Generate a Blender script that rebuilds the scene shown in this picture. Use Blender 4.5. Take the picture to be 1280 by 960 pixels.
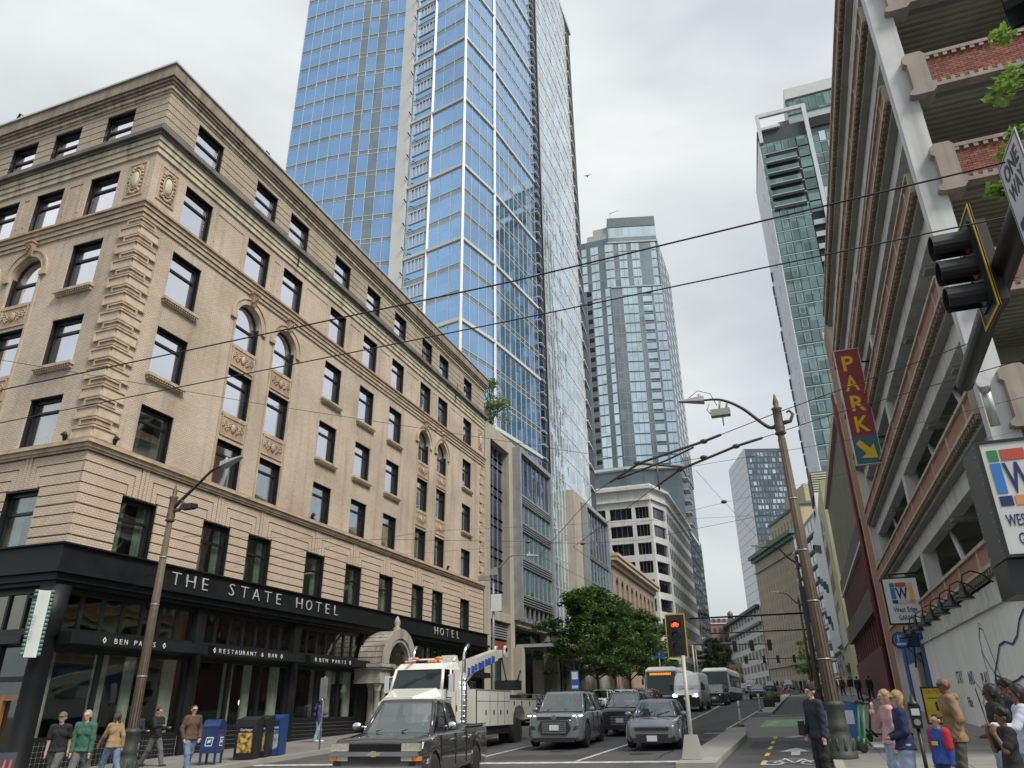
import bpy, math, random
import numpy as np
from mathutils import Vector, Matrix
random.seed(7)
for o in list(bpy.data.objects): bpy.data.objects.remove(o)
SC = bpy.context.scene
COL = SC.collection
# ---------------- camera ----------------
F_PX, YAW, PITCH, ROLL, EYE = 917.2, -0.3480035, 0.416166, -0.01256576, 1.65
fw = Vector((math.sin(YAW)*math.cos(PITCH), math.cos(YAW)*math.cos(PITCH), math.sin(PITCH)))
rt = Vector((math.cos(YAW), -math.sin(YAW), 0)); up = rt.cross(fw)
rt2 = rt*math.cos(ROLL)+up*math.sin(ROLL); up2 = -rt*math.sin(ROLL)+up*math.cos(ROLL)
cd = bpy.data.cameras.new('camera'); cam = bpy.data.objects.new('camera', cd); COL.objects.link(cam)
cam.matrix_world = Matrix(((rt2.x, up2.x, -fw.x, 0), (rt2.y, up2.y, -fw.y, 0), (rt2.z, up2.z, -fw.z, EYE), (0, 0, 0, 1)))
cd.lens = 36*F_PX/1280; cd.sensor_width = 36; cd.clip_end = 6000; cd.clip_start = .1
SC.camera = cam
# ---------------- sky and sun ----------------
SUN_EL, SUN_AZ = 50, 118          # azimuth clockwise from +Y (street direction)
W = bpy.data.worlds.new('World'); SC.world = W; W.use_nodes = True
nt = W.node_tree; nt.nodes.clear(); N = nt.nodes; LK = nt.links
out = N.new('ShaderNodeOutputWorld'); bg = N.new('ShaderNodeBackground'); bg.inputs[1].default_value = 0.12
sky = N.new('ShaderNodeTexSky'); sky.sky_type = 'NISHITA'; sky.sun_disc = False
sky.sun_elevation = math.radians(SUN_EL); sky.sun_rotation = math.radians(SUN_AZ)
tc = N.new('ShaderNodeTexCoord'); mp = N.new('ShaderNodeMapping'); mp.inputs['Scale'].default_value = (1.0, 1.0, 2.2)
LK.new(tc.outputs['Generated'], mp.inputs[0])
n1 = N.new('ShaderNodeTexNoise'); n1.inputs['Scale'].default_value = 2.1; n1.inputs['Detail'].default_value = 7; n1.inputs['Roughness'].default_value = .5
n1.inputs['Distortion'].default_value = .5
LK.new(mp.outputs[0], n1.inputs['Vector'])
cr = N.new('ShaderNodeValToRGB'); e = cr.color_ramp
e.elements[0].position = .30; e.elements[0].color = (4.35, 4.72, 4.85, 1)
e.elements[1].position = .72; e.elements[1].color = (6.75, 6.95, 7.0, 1)
LK.new(n1.outputs[0], cr.inputs[0])
# an overcast dome: brighter overhead than at the horizon
sep = N.new('ShaderNodeSeparateXYZ'); LK.new(tc.outputs['Generated'], sep.inputs[0])
mr = N.new('ShaderNodeMapRange'); mr.inputs[1].default_value = .0; mr.inputs[2].default_value = 1.0; mr.inputs[3].default_value = 1.0; mr.inputs[4].default_value = 1.3
LK.new(sep.outputs[2], mr.inputs[0])
mul = N.new('ShaderNodeVectorMath'); mul.operation = 'SCALE'; LK.new(cr.outputs[0], mul.inputs[0]); LK.new(mr.outputs[0], mul.inputs['Scale'])
n2 = N.new('ShaderNodeTexNoise'); n2.inputs['Scale'].default_value = 1.3; n2.inputs['Detail'].default_value = 5
mp2 = N.new('ShaderNodeMapping'); mp2.inputs['Location'].default_value = (3.1, .6, 1.2); mp2.inputs['Scale'].default_value = (1, 1, 3)
LK.new(tc.outputs['Generated'], mp2.inputs[0]); LK.new(mp2.outputs[0], n2.inputs['Vector'])
mf = N.new('ShaderNodeMapRange'); mf.inputs[1].default_value = .30; mf.inputs[2].default_value = .62; mf.inputs[3].default_value = .62; mf.inputs[4].default_value = 1.0
LK.new(n2.outputs[0], mf.inputs[0])
mx = N.new('ShaderNodeMixRGB'); LK.new(mf.outputs[0], mx.inputs[0]); LK.new(sky.outputs[0], mx.inputs[1]); LK.new(mul.outputs[0], mx.inputs[2])
LK.new(mx.outputs[0], bg.inputs[0]); LK.new(bg.outputs[0], out.inputs[0])
sd = bpy.data.lights.new('sun', 'SUN'); sd.energy = 3.4; sd.angle = math.radians(20); sd.color = (1, .95, .86)
sun = bpy.data.objects.new('sun', sd); COL.objects.link(sun)
_e, _a = math.radians(SUN_EL), math.radians(SUN_AZ)
sdir = Vector((math.sin(_a)*math.cos(_e), math.cos(_a)*math.cos(_e), math.sin(_e)))
sun.rotation_euler = sdir.to_track_quat('Z', 'Y').to_euler(); sun.location = (0, 0, 300)
SC.view_settings.view_transform = 'Standard'; SC.view_settings.look = 'None'; SC.view_settings.exposure = 0.0; SC.view_settings.gamma = 1
SC.view_settings.use_curve_mapping = False
# ---------------- helpers ----------------
ORG = {}
TM = {}
def setm(o, M): TM[o.name] = M.copy(); o.matrix_local = M
def px(p):
    d = Vector(p)-Vector((0, 0, EYE)); z = d.dot(fw)
    if z < .1: return None
    return (640+F_PX*d.dot(rt2)/z, 480-F_PX*d.dot(up2)/z, z)
def G(X, Y):
    b = -.05 if Y < 12 else (-.05+.406*(Y-12)/10 if Y < 22 else .029*(Y-8)-.05)
    if Y > 420: b = .029*412-.05
    return b+.018*max(-30, min(30, X))
def root(name, label, cat, loc=(0, 0, 0), rz=0, group=None):
    o = bpy.data.objects.new(name, None); COL.objects.link(o); o.location = loc; o.rotation_euler = (0, 0, rz)
    o.empty_display_size = .3
    o['label'] = label; o['category'] = cat
    if group: o['group'] = group
    ORG[o.name] = Vector(loc)
    return o
def tag(o, label, cat, group=None):
    o['label'] = label; o['category'] = cat
    if group: o['group'] = group
    return o
class Fr:
    """facade frame: P origin, u along (pointing right seen from outside), b outward, h up"""
    def __init__(s, P, u):
        s.P = Vector((P[0], P[1], P[2] if len(P) > 2 else 0)); s.u = Vector((u[0], u[1], 0)).normalized(); s.n = Vector((s.u.y, -s.u.x, 0))
    def pt(s, a, b, h): return s.P+s.u*a+s.n*b+Vector((0, 0, h))
W0 = Fr((0, 0, 0), (1, 0))      # a=x, b=-y, h=z
class MB:
    def __init__(s): s.v = []; s.f = []; s.m = []; s.sm = []; s.cm = 0
    def face(s, pts, smooth=False):
        i = len(s.v); s.v += [tuple(p) for p in pts]; s.f.append(tuple(range(i, i+len(pts)))); s.m.append(s.cm); s.sm.append(smooth)
    def box(s, fr, a0, a1, b0, b1, h0, h1):
        if a1 < a0: a0, a1 = a1, a0
        if b1 < b0: b0, b1 = b1, b0
        if h1 < h0: h0, h1 = h1, h0
        i = len(s.v)
        s.v += [tuple(fr.pt(a, b, h)) for h in (h0, h1) for a, b in ((a0, b1), (a1, b1), (a1, b0), (a0, b0))]
        for q in ((3, 2, 1, 0), (4, 5, 6, 7), (0, 1, 5, 4), (1, 2, 6, 5), (2, 3, 7, 6), (3, 0, 4, 7)):
            s.f.append(tuple(i+k for k in q)); s.m.append(s.cm); s.sm.append(False)
        return s
    def prism(s, pts_a, pts_b, smooth=False, caps=True):
        """two equal rings of points joined by side faces and capped"""
        n = len(pts_a); i = len(s.v); s.v += [tuple(p) for p in pts_a]+[tuple(p) for p in pts_b]
        for k in range(n):
            j = (k+1) % n; s.f.append((i+k, i+j, i+n+j, i+n+k)); s.m.append(s.cm); s.sm.append(smooth)
        if caps:
            s.f.append(tuple(i+n-1-k for k in range(n))); s.f.append(tuple(i+n+k for k in range(n))); s.m += [s.cm]*2; s.sm += [False]*2
        return s
    def poly(s, fr, pts, b0, b1):
        s.prism([fr.pt(a, b0, h) for a, h in pts], [fr.pt(a, b1, h) for a, h in pts]); return s
    def tube(s, pts, r, n=8, caps=True, r2=None):
        pts = [Vector(p) for p in pts]; m = len(pts); i = len(s.v); up0 = None
        for k, p in enumerate(pts):
            t = (pts[min(k+1, m-1)]-pts[max(k-1, 0)]).normalized()
            if up0 is None: up0 = Vector((0, 0, 1)) if abs(t.z) < .9 else Vector((1, 0, 0))
            x = t.cross(up0).normalized(); y = x.cross(t).normalized(); up0 = y
            rr = r[k] if isinstance(r, (list, tuple)) else (r if r2 is None else r+(r2-r)*k/(m-1))
            for q in range(n):
                c = 2*math.pi*q/n; s.v.append(tuple(p+x*(rr*math.cos(c))+y*(rr*math.sin(c))))
        for k in range(m-1):
            for q in range(n):
                j = (q+1) % n; s.f.append((i+k*n+q, i+k*n+j, i+(k+1)*n+j, i+(k+1)*n+q)); s.m.append(s.cm); s.sm.append(True)
        if caps:
            s.f.append(tuple(i+n-1-q for q in range(n))); s.f.append(tuple(i+(m-1)*n+q for q in range(n))); s.m += [s.cm]*2; s.sm += [False]*2
        return s
    def lathe(s, c, prof, n=16, axis='z'):
        """prof: list (r, h) along axis"""
        c = Vector(c); i = len(s.v); m = len(prof)
        for r, h in prof:
            for q in range(n):
                t = 2*math.pi*q/n; x, y = r*math.cos(t), r*math.sin(t)
                s.v.append(tuple(c+(Vector((x, y, h)) if axis == 'z' else Vector((h, x, y)) if axis == 'x' else Vector((y, h, x)))))
        for k in range(m-1):
            for q in range(n):
                j = (q+1) % n; s.f.append((i+k*n+q, i+k*n+j, i+(k+1)*n+j, i+(k+1)*n+q)); s.m.append(s.cm); s.sm.append(True)
        s.f.append(tuple(i+n-1-q for q in range(n))); s.f.append(tuple(i+(m-1)*n+q for q in range(n))); s.m += [s.cm]*2; s.sm += [False]*2
        return s
    def wall(s, fr, a0, a1, h0, h1, ops, depth, b=0):
        xs = sorted({a0, a1}|{min(max(v, a0), a1) for o in ops for v in o[:2]}); zs = sorted({h0, h1}|{min(max(v, h0), h1) for o in ops for v in o[2:4]})
        idx = {}; 
        for i in range(len(xs)-1):
            for j in range(len(zs)-1):
                cx, cz = (xs[i]+xs[i+1])/2, (zs[j]+zs[j+1])/2
                if any(o[0] < cx < o[1] and o[2] < cz < o[3] for o in ops): continue
                s.face([fr.pt(xs[i], b, zs[j]), fr.pt(xs[i+1], b, zs[j]), fr.pt(xs[i+1], b, zs[j+1]), fr.pt(xs[i], b, zs[j+1])])
        for o in ops:
            A, B_, C, D = o[:4]
            q = [(A, C), (B_, C), (B_, D), (A, D)]
            for k in range(4):
                (x0, z0), (x1, z1) = q[k], q[(k+1) % 4]
                s.face([fr.pt(x1, b, z1), fr.pt(x0, b, z0), fr.pt(x0, b-depth, z0), fr.pt(x1, b-depth, z1)])
        return s
    def archfill(s, fr, ac, r, hs, ht, depth, b=0, n=12):
        """fills the corners between a half-round arch (springing hs, radius r) and the rectangle up to ht"""
        for sg in (-1, 1):
            arc = [(ac+sg*r*math.cos(t), hs+r*math.sin(t)) for t in [math.pi/2*k/n for k in range(n+1)]]
            top = [(ac+sg*r, hs+(ht-hs)*k/n*1.0) for k in range(n+1)]
            for k in range(n):
                x0, z0 = arc[k]; x1, z1 = arc[k+1]
                s.face([fr.pt(x0, b, z0), fr.pt(x0, b, ht), fr.pt(x1, b, ht), fr.pt(x1, b, z1)])
                s.face([fr.pt(x0, b, z0), fr.pt(x1, b, z1), fr.pt(x1, b-depth, z1), fr.pt(x0, b-depth, z0)], True)
        return s
    def ring(s, fr, ac, hc, r0, r1, b0, b1, t0=0, t1=math.pi, n=16):
        P = [(math.cos(t0+(t1-t0)*k/n), math.sin(t0+(t1-t0)*k/n)) for k in range(n+1)]
        for k in range(n):
            (c0, s0), (c1, s1) = P[k], P[k+1]
            q = [(ac+r0*c0, hc+r0*s0), (ac+r1*c0, hc+r1*s0), (ac+r1*c1, hc+r1*s1), (ac+r0*c1, hc+r0*s1)]
            s.poly(fr, q, b0, b1)
        return s
    def blob(s, c, rx, ry, rz, n=8, m=6):
        i = len(s.v)
        for k in range(m+1):
            ph = math.pi*k/m
            for q in range(n):
                t = 2*math.pi*q/n; s.v.append((c[0]+rx*math.sin(ph)*math.cos(t), c[1]+ry*math.sin(ph)*math.sin(t), c[2]+rz*math.cos(ph)))
        for k in range(m):
            for q in range(n):
                j = (q+1) % n; s.f.append((i+k*n+q, i+(k+1)*n+q, i+(k+1)*n+j, i+k*n+j)); s.m.append(s.cm); s.sm.append(True)
        return s
    def mesh(s, name, mats, org=Vector((0, 0, 0))):
        me = bpy.data.meshes.new(name)
        v = np.array(s.v, dtype=float).reshape(-1, 3)-np.array(org)
        me.from_pydata(v.tolist(), [], s.f)
        if not isinstance(mats, (list, tuple)): mats = [mats]
        for m in mats: me.materials.append(m)
        me.polygons.foreach_set('material_index', s.m); me.polygons.foreach_set('use_smooth', s.sm)
        me.update(); return me
    def build(s, name, mats, parent=None, kind=None, label=None, local=False):
        org = ORG.get(parent.name, Vector((0, 0, 0))) if (parent is not None and not local) else Vector((0, 0, 0))
        o = bpy.data.objects.new(name, s.mesh(name, mats, org)); COL.objects.link(o)
        if parent is not None: o.parent = parent
        ORG[o.name] = org
        if kind: o['kind'] = kind
        if label: o['label'] = label
        return o
UC = {}
def unit_mesh(mat):
    if mat.name not in UC:
        m = MB(); m.box(W0, -.5, .5, -.5, .5, -.5, .5); UC[mat.name] = m.mesh('panel_'+mat.name, mat)
    return UC[mat.name]
def piece(parent, name, mat, fr, a0, a1, b0, b1, h0, h1, mesh=None):
    o = bpy.data.objects.new(name, mesh or unit_mesh(mat)); COL.objects.link(o)
    c = fr.pt((a0+a1)/2, (b0+b1)/2, (h0+h1)/2)
    if parent is not None: o.parent = parent; c = c-ORG.get(parent.name, Vector((0, 0, 0)))
    o.location = c; o.rotation_euler = (0, 0, math.atan2(fr.u.y, fr.u.x)); o.scale = (abs(a1-a0), abs(b1-b0), abs(h1-h0))
    return o
def pieces(parent, name, items, cap=300, minpx=0, stuff=None):
    """items: (mat, fr, a0,a1,b0,b1,h0,h1); the largest in the photograph become objects, the rest one joined part"""
    L = []
    for it in items:
        m, fr, a0, a1, b0, b1, h0, h1 = it
        p, q = px(fr.pt(a0, b1, h0)), px(fr.pt(a1, b1, h1)); p2, q2 = px(fr.pt(a1, b1, h0)), px(fr.pt(a0, b1, h1))
        if not (p and q and p2 and q2): L.append((0, it)); continue
        x0, x1 = min(p[0], q[0], p2[0], q2[0]), max(p[0], q[0], p2[0], q2[0]); y0, y1 = min(p[1], q[1], p2[1], q2[1]), max(p[1], q[1], p2[1], q2[1])
        vis = x1 > 0 and x0 < 1280 and y1 > 0 and y0 < 960
        sz = max(x1-x0, y1-y0) if vis else 0
        L.append((sz, it))
    L.sort(key=lambda t: -t[0])
    rest = []
    for k, (sz, it) in enumerate(L):
        if k < cap and sz >= minpx and sz > 0: piece(parent, name, *it)
        else: rest.append(it)
    if rest:
        mats = []; b = MB()
        for it in rest:
            if it[0] not in mats: mats.append(it[0])
            b.cm = mats.index(it[0]); b.box(*it[1:])
        b.build(stuff or name+'s', mats, parent, kind='stuff')
def copy_tree(o, loc=None, rz=None, label=None, group=None, parent=None, name=None):
    c = o.copy(); COL.objects.link(c)
    if parent is not None: c.parent = parent
    if loc is not None: c.location = loc
    if rz is not None: c.rotation_euler = (0, 0, rz)
    if label: c['label'] = label
    if group: c['group'] = group
    for ch in list(o.children): copy_tree(ch, parent=c)
    return c
# ---------------- materials ----------------
MC = {}
def _base(name):
    m = bpy.data.materials.new(name); m.use_nodes = True; n = m.node_tree.nodes; return m, n, m.node_tree.links, n['Principled BSDF']
def _noise(n, l, scale, detail=4, sc=(1, 1, 1)):
    g = n.new('ShaderNodeNewGeometry'); mp = n.new('ShaderNodeMapping'); mp.inputs['Scale'].default_value = sc
    t = n.new('ShaderNodeTexNoise'); t.inputs['Scale'].default_value = scale; t.inputs['Detail'].default_value = detail
    l.new(g.outputs['Position'], mp.inputs[0]); l.new(mp.outputs[0], t.inputs['Vector']); return t
def pm(name, col, rough=.6, metal=0, var=.18, scale=1.5, bump=0, bscale=30, coat=0, sc=(1, 1, 1), spec=None, streak=0):
    if name in MC: return MC[name]
    m, n, l, p = _base(name); MC[name] = m
    t = _noise(n, l, scale, 5, sc)
    r = n.new('ShaderNodeValToRGB'); r.color_ramp.elements[0].position = .25; r.color_ramp.elements[1].position = .75
    r.color_ramp.elements[0].color = tuple(c*(1-var) for c in col)+(1,); r.color_ramp.elements[1].color = tuple(min(1, c*(1+var)) for c in col)+(1,)
    l.new(t.outputs[0], r.inputs[0]); last = r.outputs[0]
    if streak:
        s2 = _noise(n, l, 1.0, 4, (3, 3, .18)); q = n.new('ShaderNodeMapRange'); q.inputs[1].default_value = .45; q.inputs[2].default_value = .75; q.inputs[3].default_value = 0; q.inputs[4].default_value = streak
        l.new(s2.outputs[0], q.inputs[0]); mx = n.new('ShaderNodeMixRGB'); mx.blend_type = 'MULTIPLY'; l.new(q.outputs[0], mx.inputs[0]); l.new(last, mx.inputs[1]); mx.inputs[2].default_value = (.35, .33, .30, 1); last = mx.outputs[0]
    l.new(last, p.inputs['Base Color']); p.inputs['Metallic'].default_value = metal
    q = n.new('ShaderNodeMapRange'); q.inputs[3].default_value = max(0, rough-.08); q.inputs[4].default_value = min(1, rough+.08); l.new(t.outputs[0], q.inputs[0]); l.new(q.outputs[0], p.inputs['Roughness'])
    if coat: p.inputs['Coat Weight'].default_value = coat; p.inputs['Coat Roughness'].default_value = .05
    if spec is not None: p.inputs['Specular IOR Level'].default_value = spec
    if bump:
        t2 = _noise(n, l, bscale, 3); b = n.new('ShaderNodeBump'); b.inputs['Strength'].default_value = bump; b.inputs['Distance'].default_value = .01
        l.new(t2.outputs[0], b.inputs['Height']); l.new(b.outputs[0], p.inputs['Normal'])
    return m
def brick(name, c1, c2, mortar, bw=.22, bh=.075, ms=.012, rough=.85, stain=.35):
    if name in MC: return MC[name]
    m, n, l, p = _base(name); MC[name] = m
    g = n.new('ShaderNodeNewGeometry'); s = n.new('ShaderNodeSeparateXYZ'); a = n.new('ShaderNodeMath'); a.operation = 'ADD'; c = n.new('ShaderNodeCombineXYZ')
    l.new(g.outputs['Position'], s.inputs[0]); l.new(s.outputs[0], a.inputs[0]); l.new(s.outputs[1], a.inputs[1]); l.new(a.outputs[0], c.inputs[0]); l.new(s.outputs[2], c.inputs[1])
    b = n.new('ShaderNodeTexBrick'); b.inputs['Scale'].default_value = 1; b.inputs['Brick Width'].default_value = bw; b.inputs['Row Height'].default_value = bh; b.inputs['Mortar Size'].default_value = ms; b.inputs['Mortar Smooth'].default_value = .3
    b.inputs['Color1'].default_value = c1+(1,); b.inputs['Color2'].default_value = c2+(1,); b.inputs['Mortar'].default_value = mortar+(1,)
    l.new(c.outputs[0], b.inputs['Vector'])
    t = _noise(n, l, .35, 6); q = n.new('ShaderNodeMapRange'); q.inputs[1].default_value = .4; q.inputs[2].default_value = .75; q.inputs[3].default_value = 0; q.inputs[4].default_value = stain; l.new(t.outputs[0], q.inputs[0])
    mx = n.new('ShaderNodeMixRGB'); mx.blend_type = 'MULTIPLY'; l.new(q.outputs[0], mx.inputs[0]); l.new(b.outputs[0], mx.inputs[1]); mx.inputs[2].default_value = (.45, .42, .38, 1)
    s2 = _noise(n, l, 1.0, 4, (2.5, 2.5, .15)); q2 = n.new('ShaderNodeMapRange'); q2.inputs[1].default_value = .5; q2.inputs[2].default_value = .8; q2.inputs[3].default_value = 0; q2.inputs[4].default_value = stain; l.new(s2.outputs[0], q2.inputs[0])
    m3 = n.new('ShaderNodeMixRGB'); m3.blend_type = 'MULTIPLY'; l.new(q2.outputs[0], m3.inputs[0]); l.new(mx.outputs[0], m3.inputs[1]); m3.inputs[2].default_value = (.5, .47, .43, 1)
    l.new(m3.outputs[0], p.inputs['Base Color']); p.inputs['Roughness'].default_value = rough
    bu = n.new('ShaderNodeBump'); bu.inputs['Strength'].default_value = .5; bu.inputs['Distance'].default_value = .006; bu.invert = True
    l.new(b.outputs['Fac'], bu.inputs['Height']); l.new(bu.outputs[0], p.inputs['Normal'])
    return m
def mirror(name, tint, rough=.04, wob=.02, wscale=.25, var=.2, metal=.9, randv=True):
    """coated facade glass: tinted reflection, slightly uneven from pane to pane"""
    if name in MC: return MC[name]
    m, n, l, p = _base(name); MC[name] = m
    oi = n.new('ShaderNodeObjectInfo'); hs = n.new('ShaderNodeMapRange'); hs.inputs[3].default_value = 1-var; hs.inputs[4].default_value = 1+var
    l.new(oi.outputs['Random'], hs.inputs[0]); t = _noise(n, l, .05, 2); a = n.new('ShaderNodeMapRange'); a.inputs[1].default_value = .3; a.inputs[2].default_value = .7; a.inputs[3].default_value = 1-var*.6; a.inputs[4].default_value = 1+var*.6
    l.new(t.outputs[0], a.inputs[0]); mu = n.new('ShaderNodeMath'); mu.operation = 'MULTIPLY'; l.new(hs.outputs[0], mu.inputs[0]); l.new(a.outputs[0], mu.inputs[1])
    v = n.new('ShaderNodeVectorMath'); v.operation = 'SCALE'; v.inputs[0].default_value = tint; l.new(mu.outputs[0], v.inputs['Scale']); l.new(v.outputs[0], p.inputs['Base Color'])
    p.inputs['Metallic'].default_value = metal; p.inputs['Roughness'].default_value = rough
    t2 = _noise(n, l, wscale, 1); b = n.new('ShaderNodeBump'); b.inputs['Strength'].default_value = 1; b.inputs['Distance'].default_value = wob
    l.new(t2.outputs[0], b.inputs['Height']); l.new(b.outputs[0], p.inputs['Normal'])
    return m
def clearglass(name, refl=.5, tint=(.9, .93, .95), rough=.03, tr=(.5, .53, .53), wob=.01):
    """window glass one can half see through: a coated reflection over a transparent sheet"""
    if name in MC: return MC[name]
    m = bpy.data.materials.new(name); m.use_nodes = True; n = m.node_tree.nodes; l = m.node_tree.links; n.clear(); MC[name] = m
    o = n.new('ShaderNodeOutputMaterial'); g = n.new('ShaderNodeBsdfGlossy'); g.inputs[0].default_value = tint+(1,); g.inputs['Roughness'].default_value = rough
    t = n.new('ShaderNodeBsdfTransparent'); t.inputs[0].default_value = tr+(1,); mx = n.new('ShaderNodeMixShader')
    fr = n.new('ShaderNodeLayerWeight'); fr.inputs[0].default_value = .5; pw = n.new('ShaderNodeMath'); pw.operation = 'POWER'; pw.inputs[1].default_value = 4; l.new(fr.outputs['Facing'], pw.inputs[0])
    ad = n.new('ShaderNodeMath'); ad.operation = 'MULTIPLY_ADD'; ad.use_clamp = True; ad.inputs[1].default_value = .7; ad.inputs[2].default_value = refl; l.new(pw.outputs[0], ad.inputs[0])
    l.new(ad.outputs[0], mx.inputs[0]); l.new(t.outputs[0], mx.inputs[1]); l.new(g.outputs[0], mx.inputs[2]); l.new(mx.outputs[0], o.inputs[0])
    t2 = _noise(n, l, .6, 1); b = n.new('ShaderNodeBump'); b.inputs['Distance'].default_value = wob; l.new(t2.outputs[0], b.inputs['Height']); l.new(b.outputs[0], g.inputs['Normal'])
    return m
def emit(name, col, s):
    if name in MC: return MC[name]
    m, n, l, p = _base(name); MC[name] = m; p.inputs['Base Color'].default_value = col+(1,); p.inputs['Emission Color'].default_value = col+(1,); p.inputs['Emission Strength'].default_value = s; return m
def text(parent, name, s, mat, fr, a, b, h, size, ext=.01, align='LEFT', spacing=1.0, bold=0, sx=1.0, slant=0, rot=0):
    """flat lettering standing on a facade frame, converted to a mesh"""
    cu = bpy.data.curves.new('lettering', 'FONT'); cu.body = s; cu.size = size; cu.extrude = ext; cu.align_x = align; cu.space_character = spacing; cu.offset = bold; cu.resolution_u = 2; cu.shear = slant
    t = bpy.data.objects.new('tmp', cu); COL.objects.link(t)
    dg = bpy.context.evaluated_depsgraph_get(); me = bpy.data.meshes.new_from_object(t.evaluated_get(dg)); bpy.data.objects.remove(t)
    me.materials.clear(); me.materials.append(mat)
    o = bpy.data.objects.new(name, me); COL.objects.link(o)
    c = fr.pt(a, b, h)
    if parent is not None: o.parent = parent; c = c-ORG.get(parent.name, Vector((0, 0, 0)))
    R3 = Matrix(((fr.u.x, 0, fr.n.x), (fr.u.y, 0, fr.n.y), (0, 1, 0))).to_4x4()
    M_ = Matrix.Translation(c) @ R3 @ Matrix.Rotation(rot, 4, 'Z') @ Matrix.Diagonal((sx, 1, 1, 1))
    setm(o, M_); return o
# ---------------- materials used by the buildings ----------------
buff = brick('buff_brick', (.67, .555, .44), (.575, .475, .375), (.40, .335, .27), .22, .078, .012, .85, .55)
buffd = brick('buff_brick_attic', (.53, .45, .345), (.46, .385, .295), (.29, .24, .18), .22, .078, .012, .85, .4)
buffp = brick('buff_brick_rusticated', (.66, .53, .41), (.58, .465, .36), (.38, .31, .24), .22, .078, .012, .85, .22)
terra = pm('terracotta', (.50, .40, .29), .7, var=.2, scale=2, bump=.3, bscale=12, streak=.5)
terrar = pm('red_terracotta', (.43, .29, .20), .7, var=.2, scale=3, bump=.3, bscale=12, streak=.4)
cream = pm('cream_stone', (.57, .51, .38), .75, var=.14, scale=1.2, bump=.3, bscale=12, streak=.75)
lead = pm('dark_ledge', (.17, .155, .14), .7, var=.4, scale=1.2, bump=.3, streak=.5)
brownst = pm('brown_parapet', (.30, .25, .19), .8, var=.25, scale=1, bump=.3, streak=.8)
blk = pm('black_paint', (.011, .012, .014), .5, var=.4, scale=1.4, bump=.15, bscale=6, spec=.3)
blk2 = pm('window_black', (.012, .013, .015), .4, var=.3, scale=2)
alum = pm('light_metal', (.55, .56, .56), .4, .6, var=.1, scale=2)
greyst = pm('grey_limestone', (.36, .33, .29), .8, var=.2, scale=1.5, bump=.5, bscale=10, streak=.8)
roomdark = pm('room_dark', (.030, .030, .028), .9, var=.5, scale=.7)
curtain = pm('green_curtain', (.42, .52, .44), .85, var=.25, scale=3)
curtainw = pm('pale_curtain', (.64, .66, .58), .85, var=.25, scale=3)
hglass = clearglass('hotel_glass', .88, (.93, .93, .98))
sglass = clearglass('shop_glass', .10, (.85, .9, .9), tr=(.86, .9, .88))
tglass = clearglass('transom_glass', .22, (.8, .82, .72), tr=(.5, .52, .42), wob=.03)
tile_w = pm('tile_grout', (.45, .45, .43), .7, var=.1)
signw = pm('sign_white', (.72, .73, .70), .5, var=.08, scale=6)
def zt(z, p, D=22.5): return EYE+(z-EYE)*(D-p)/D
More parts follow.
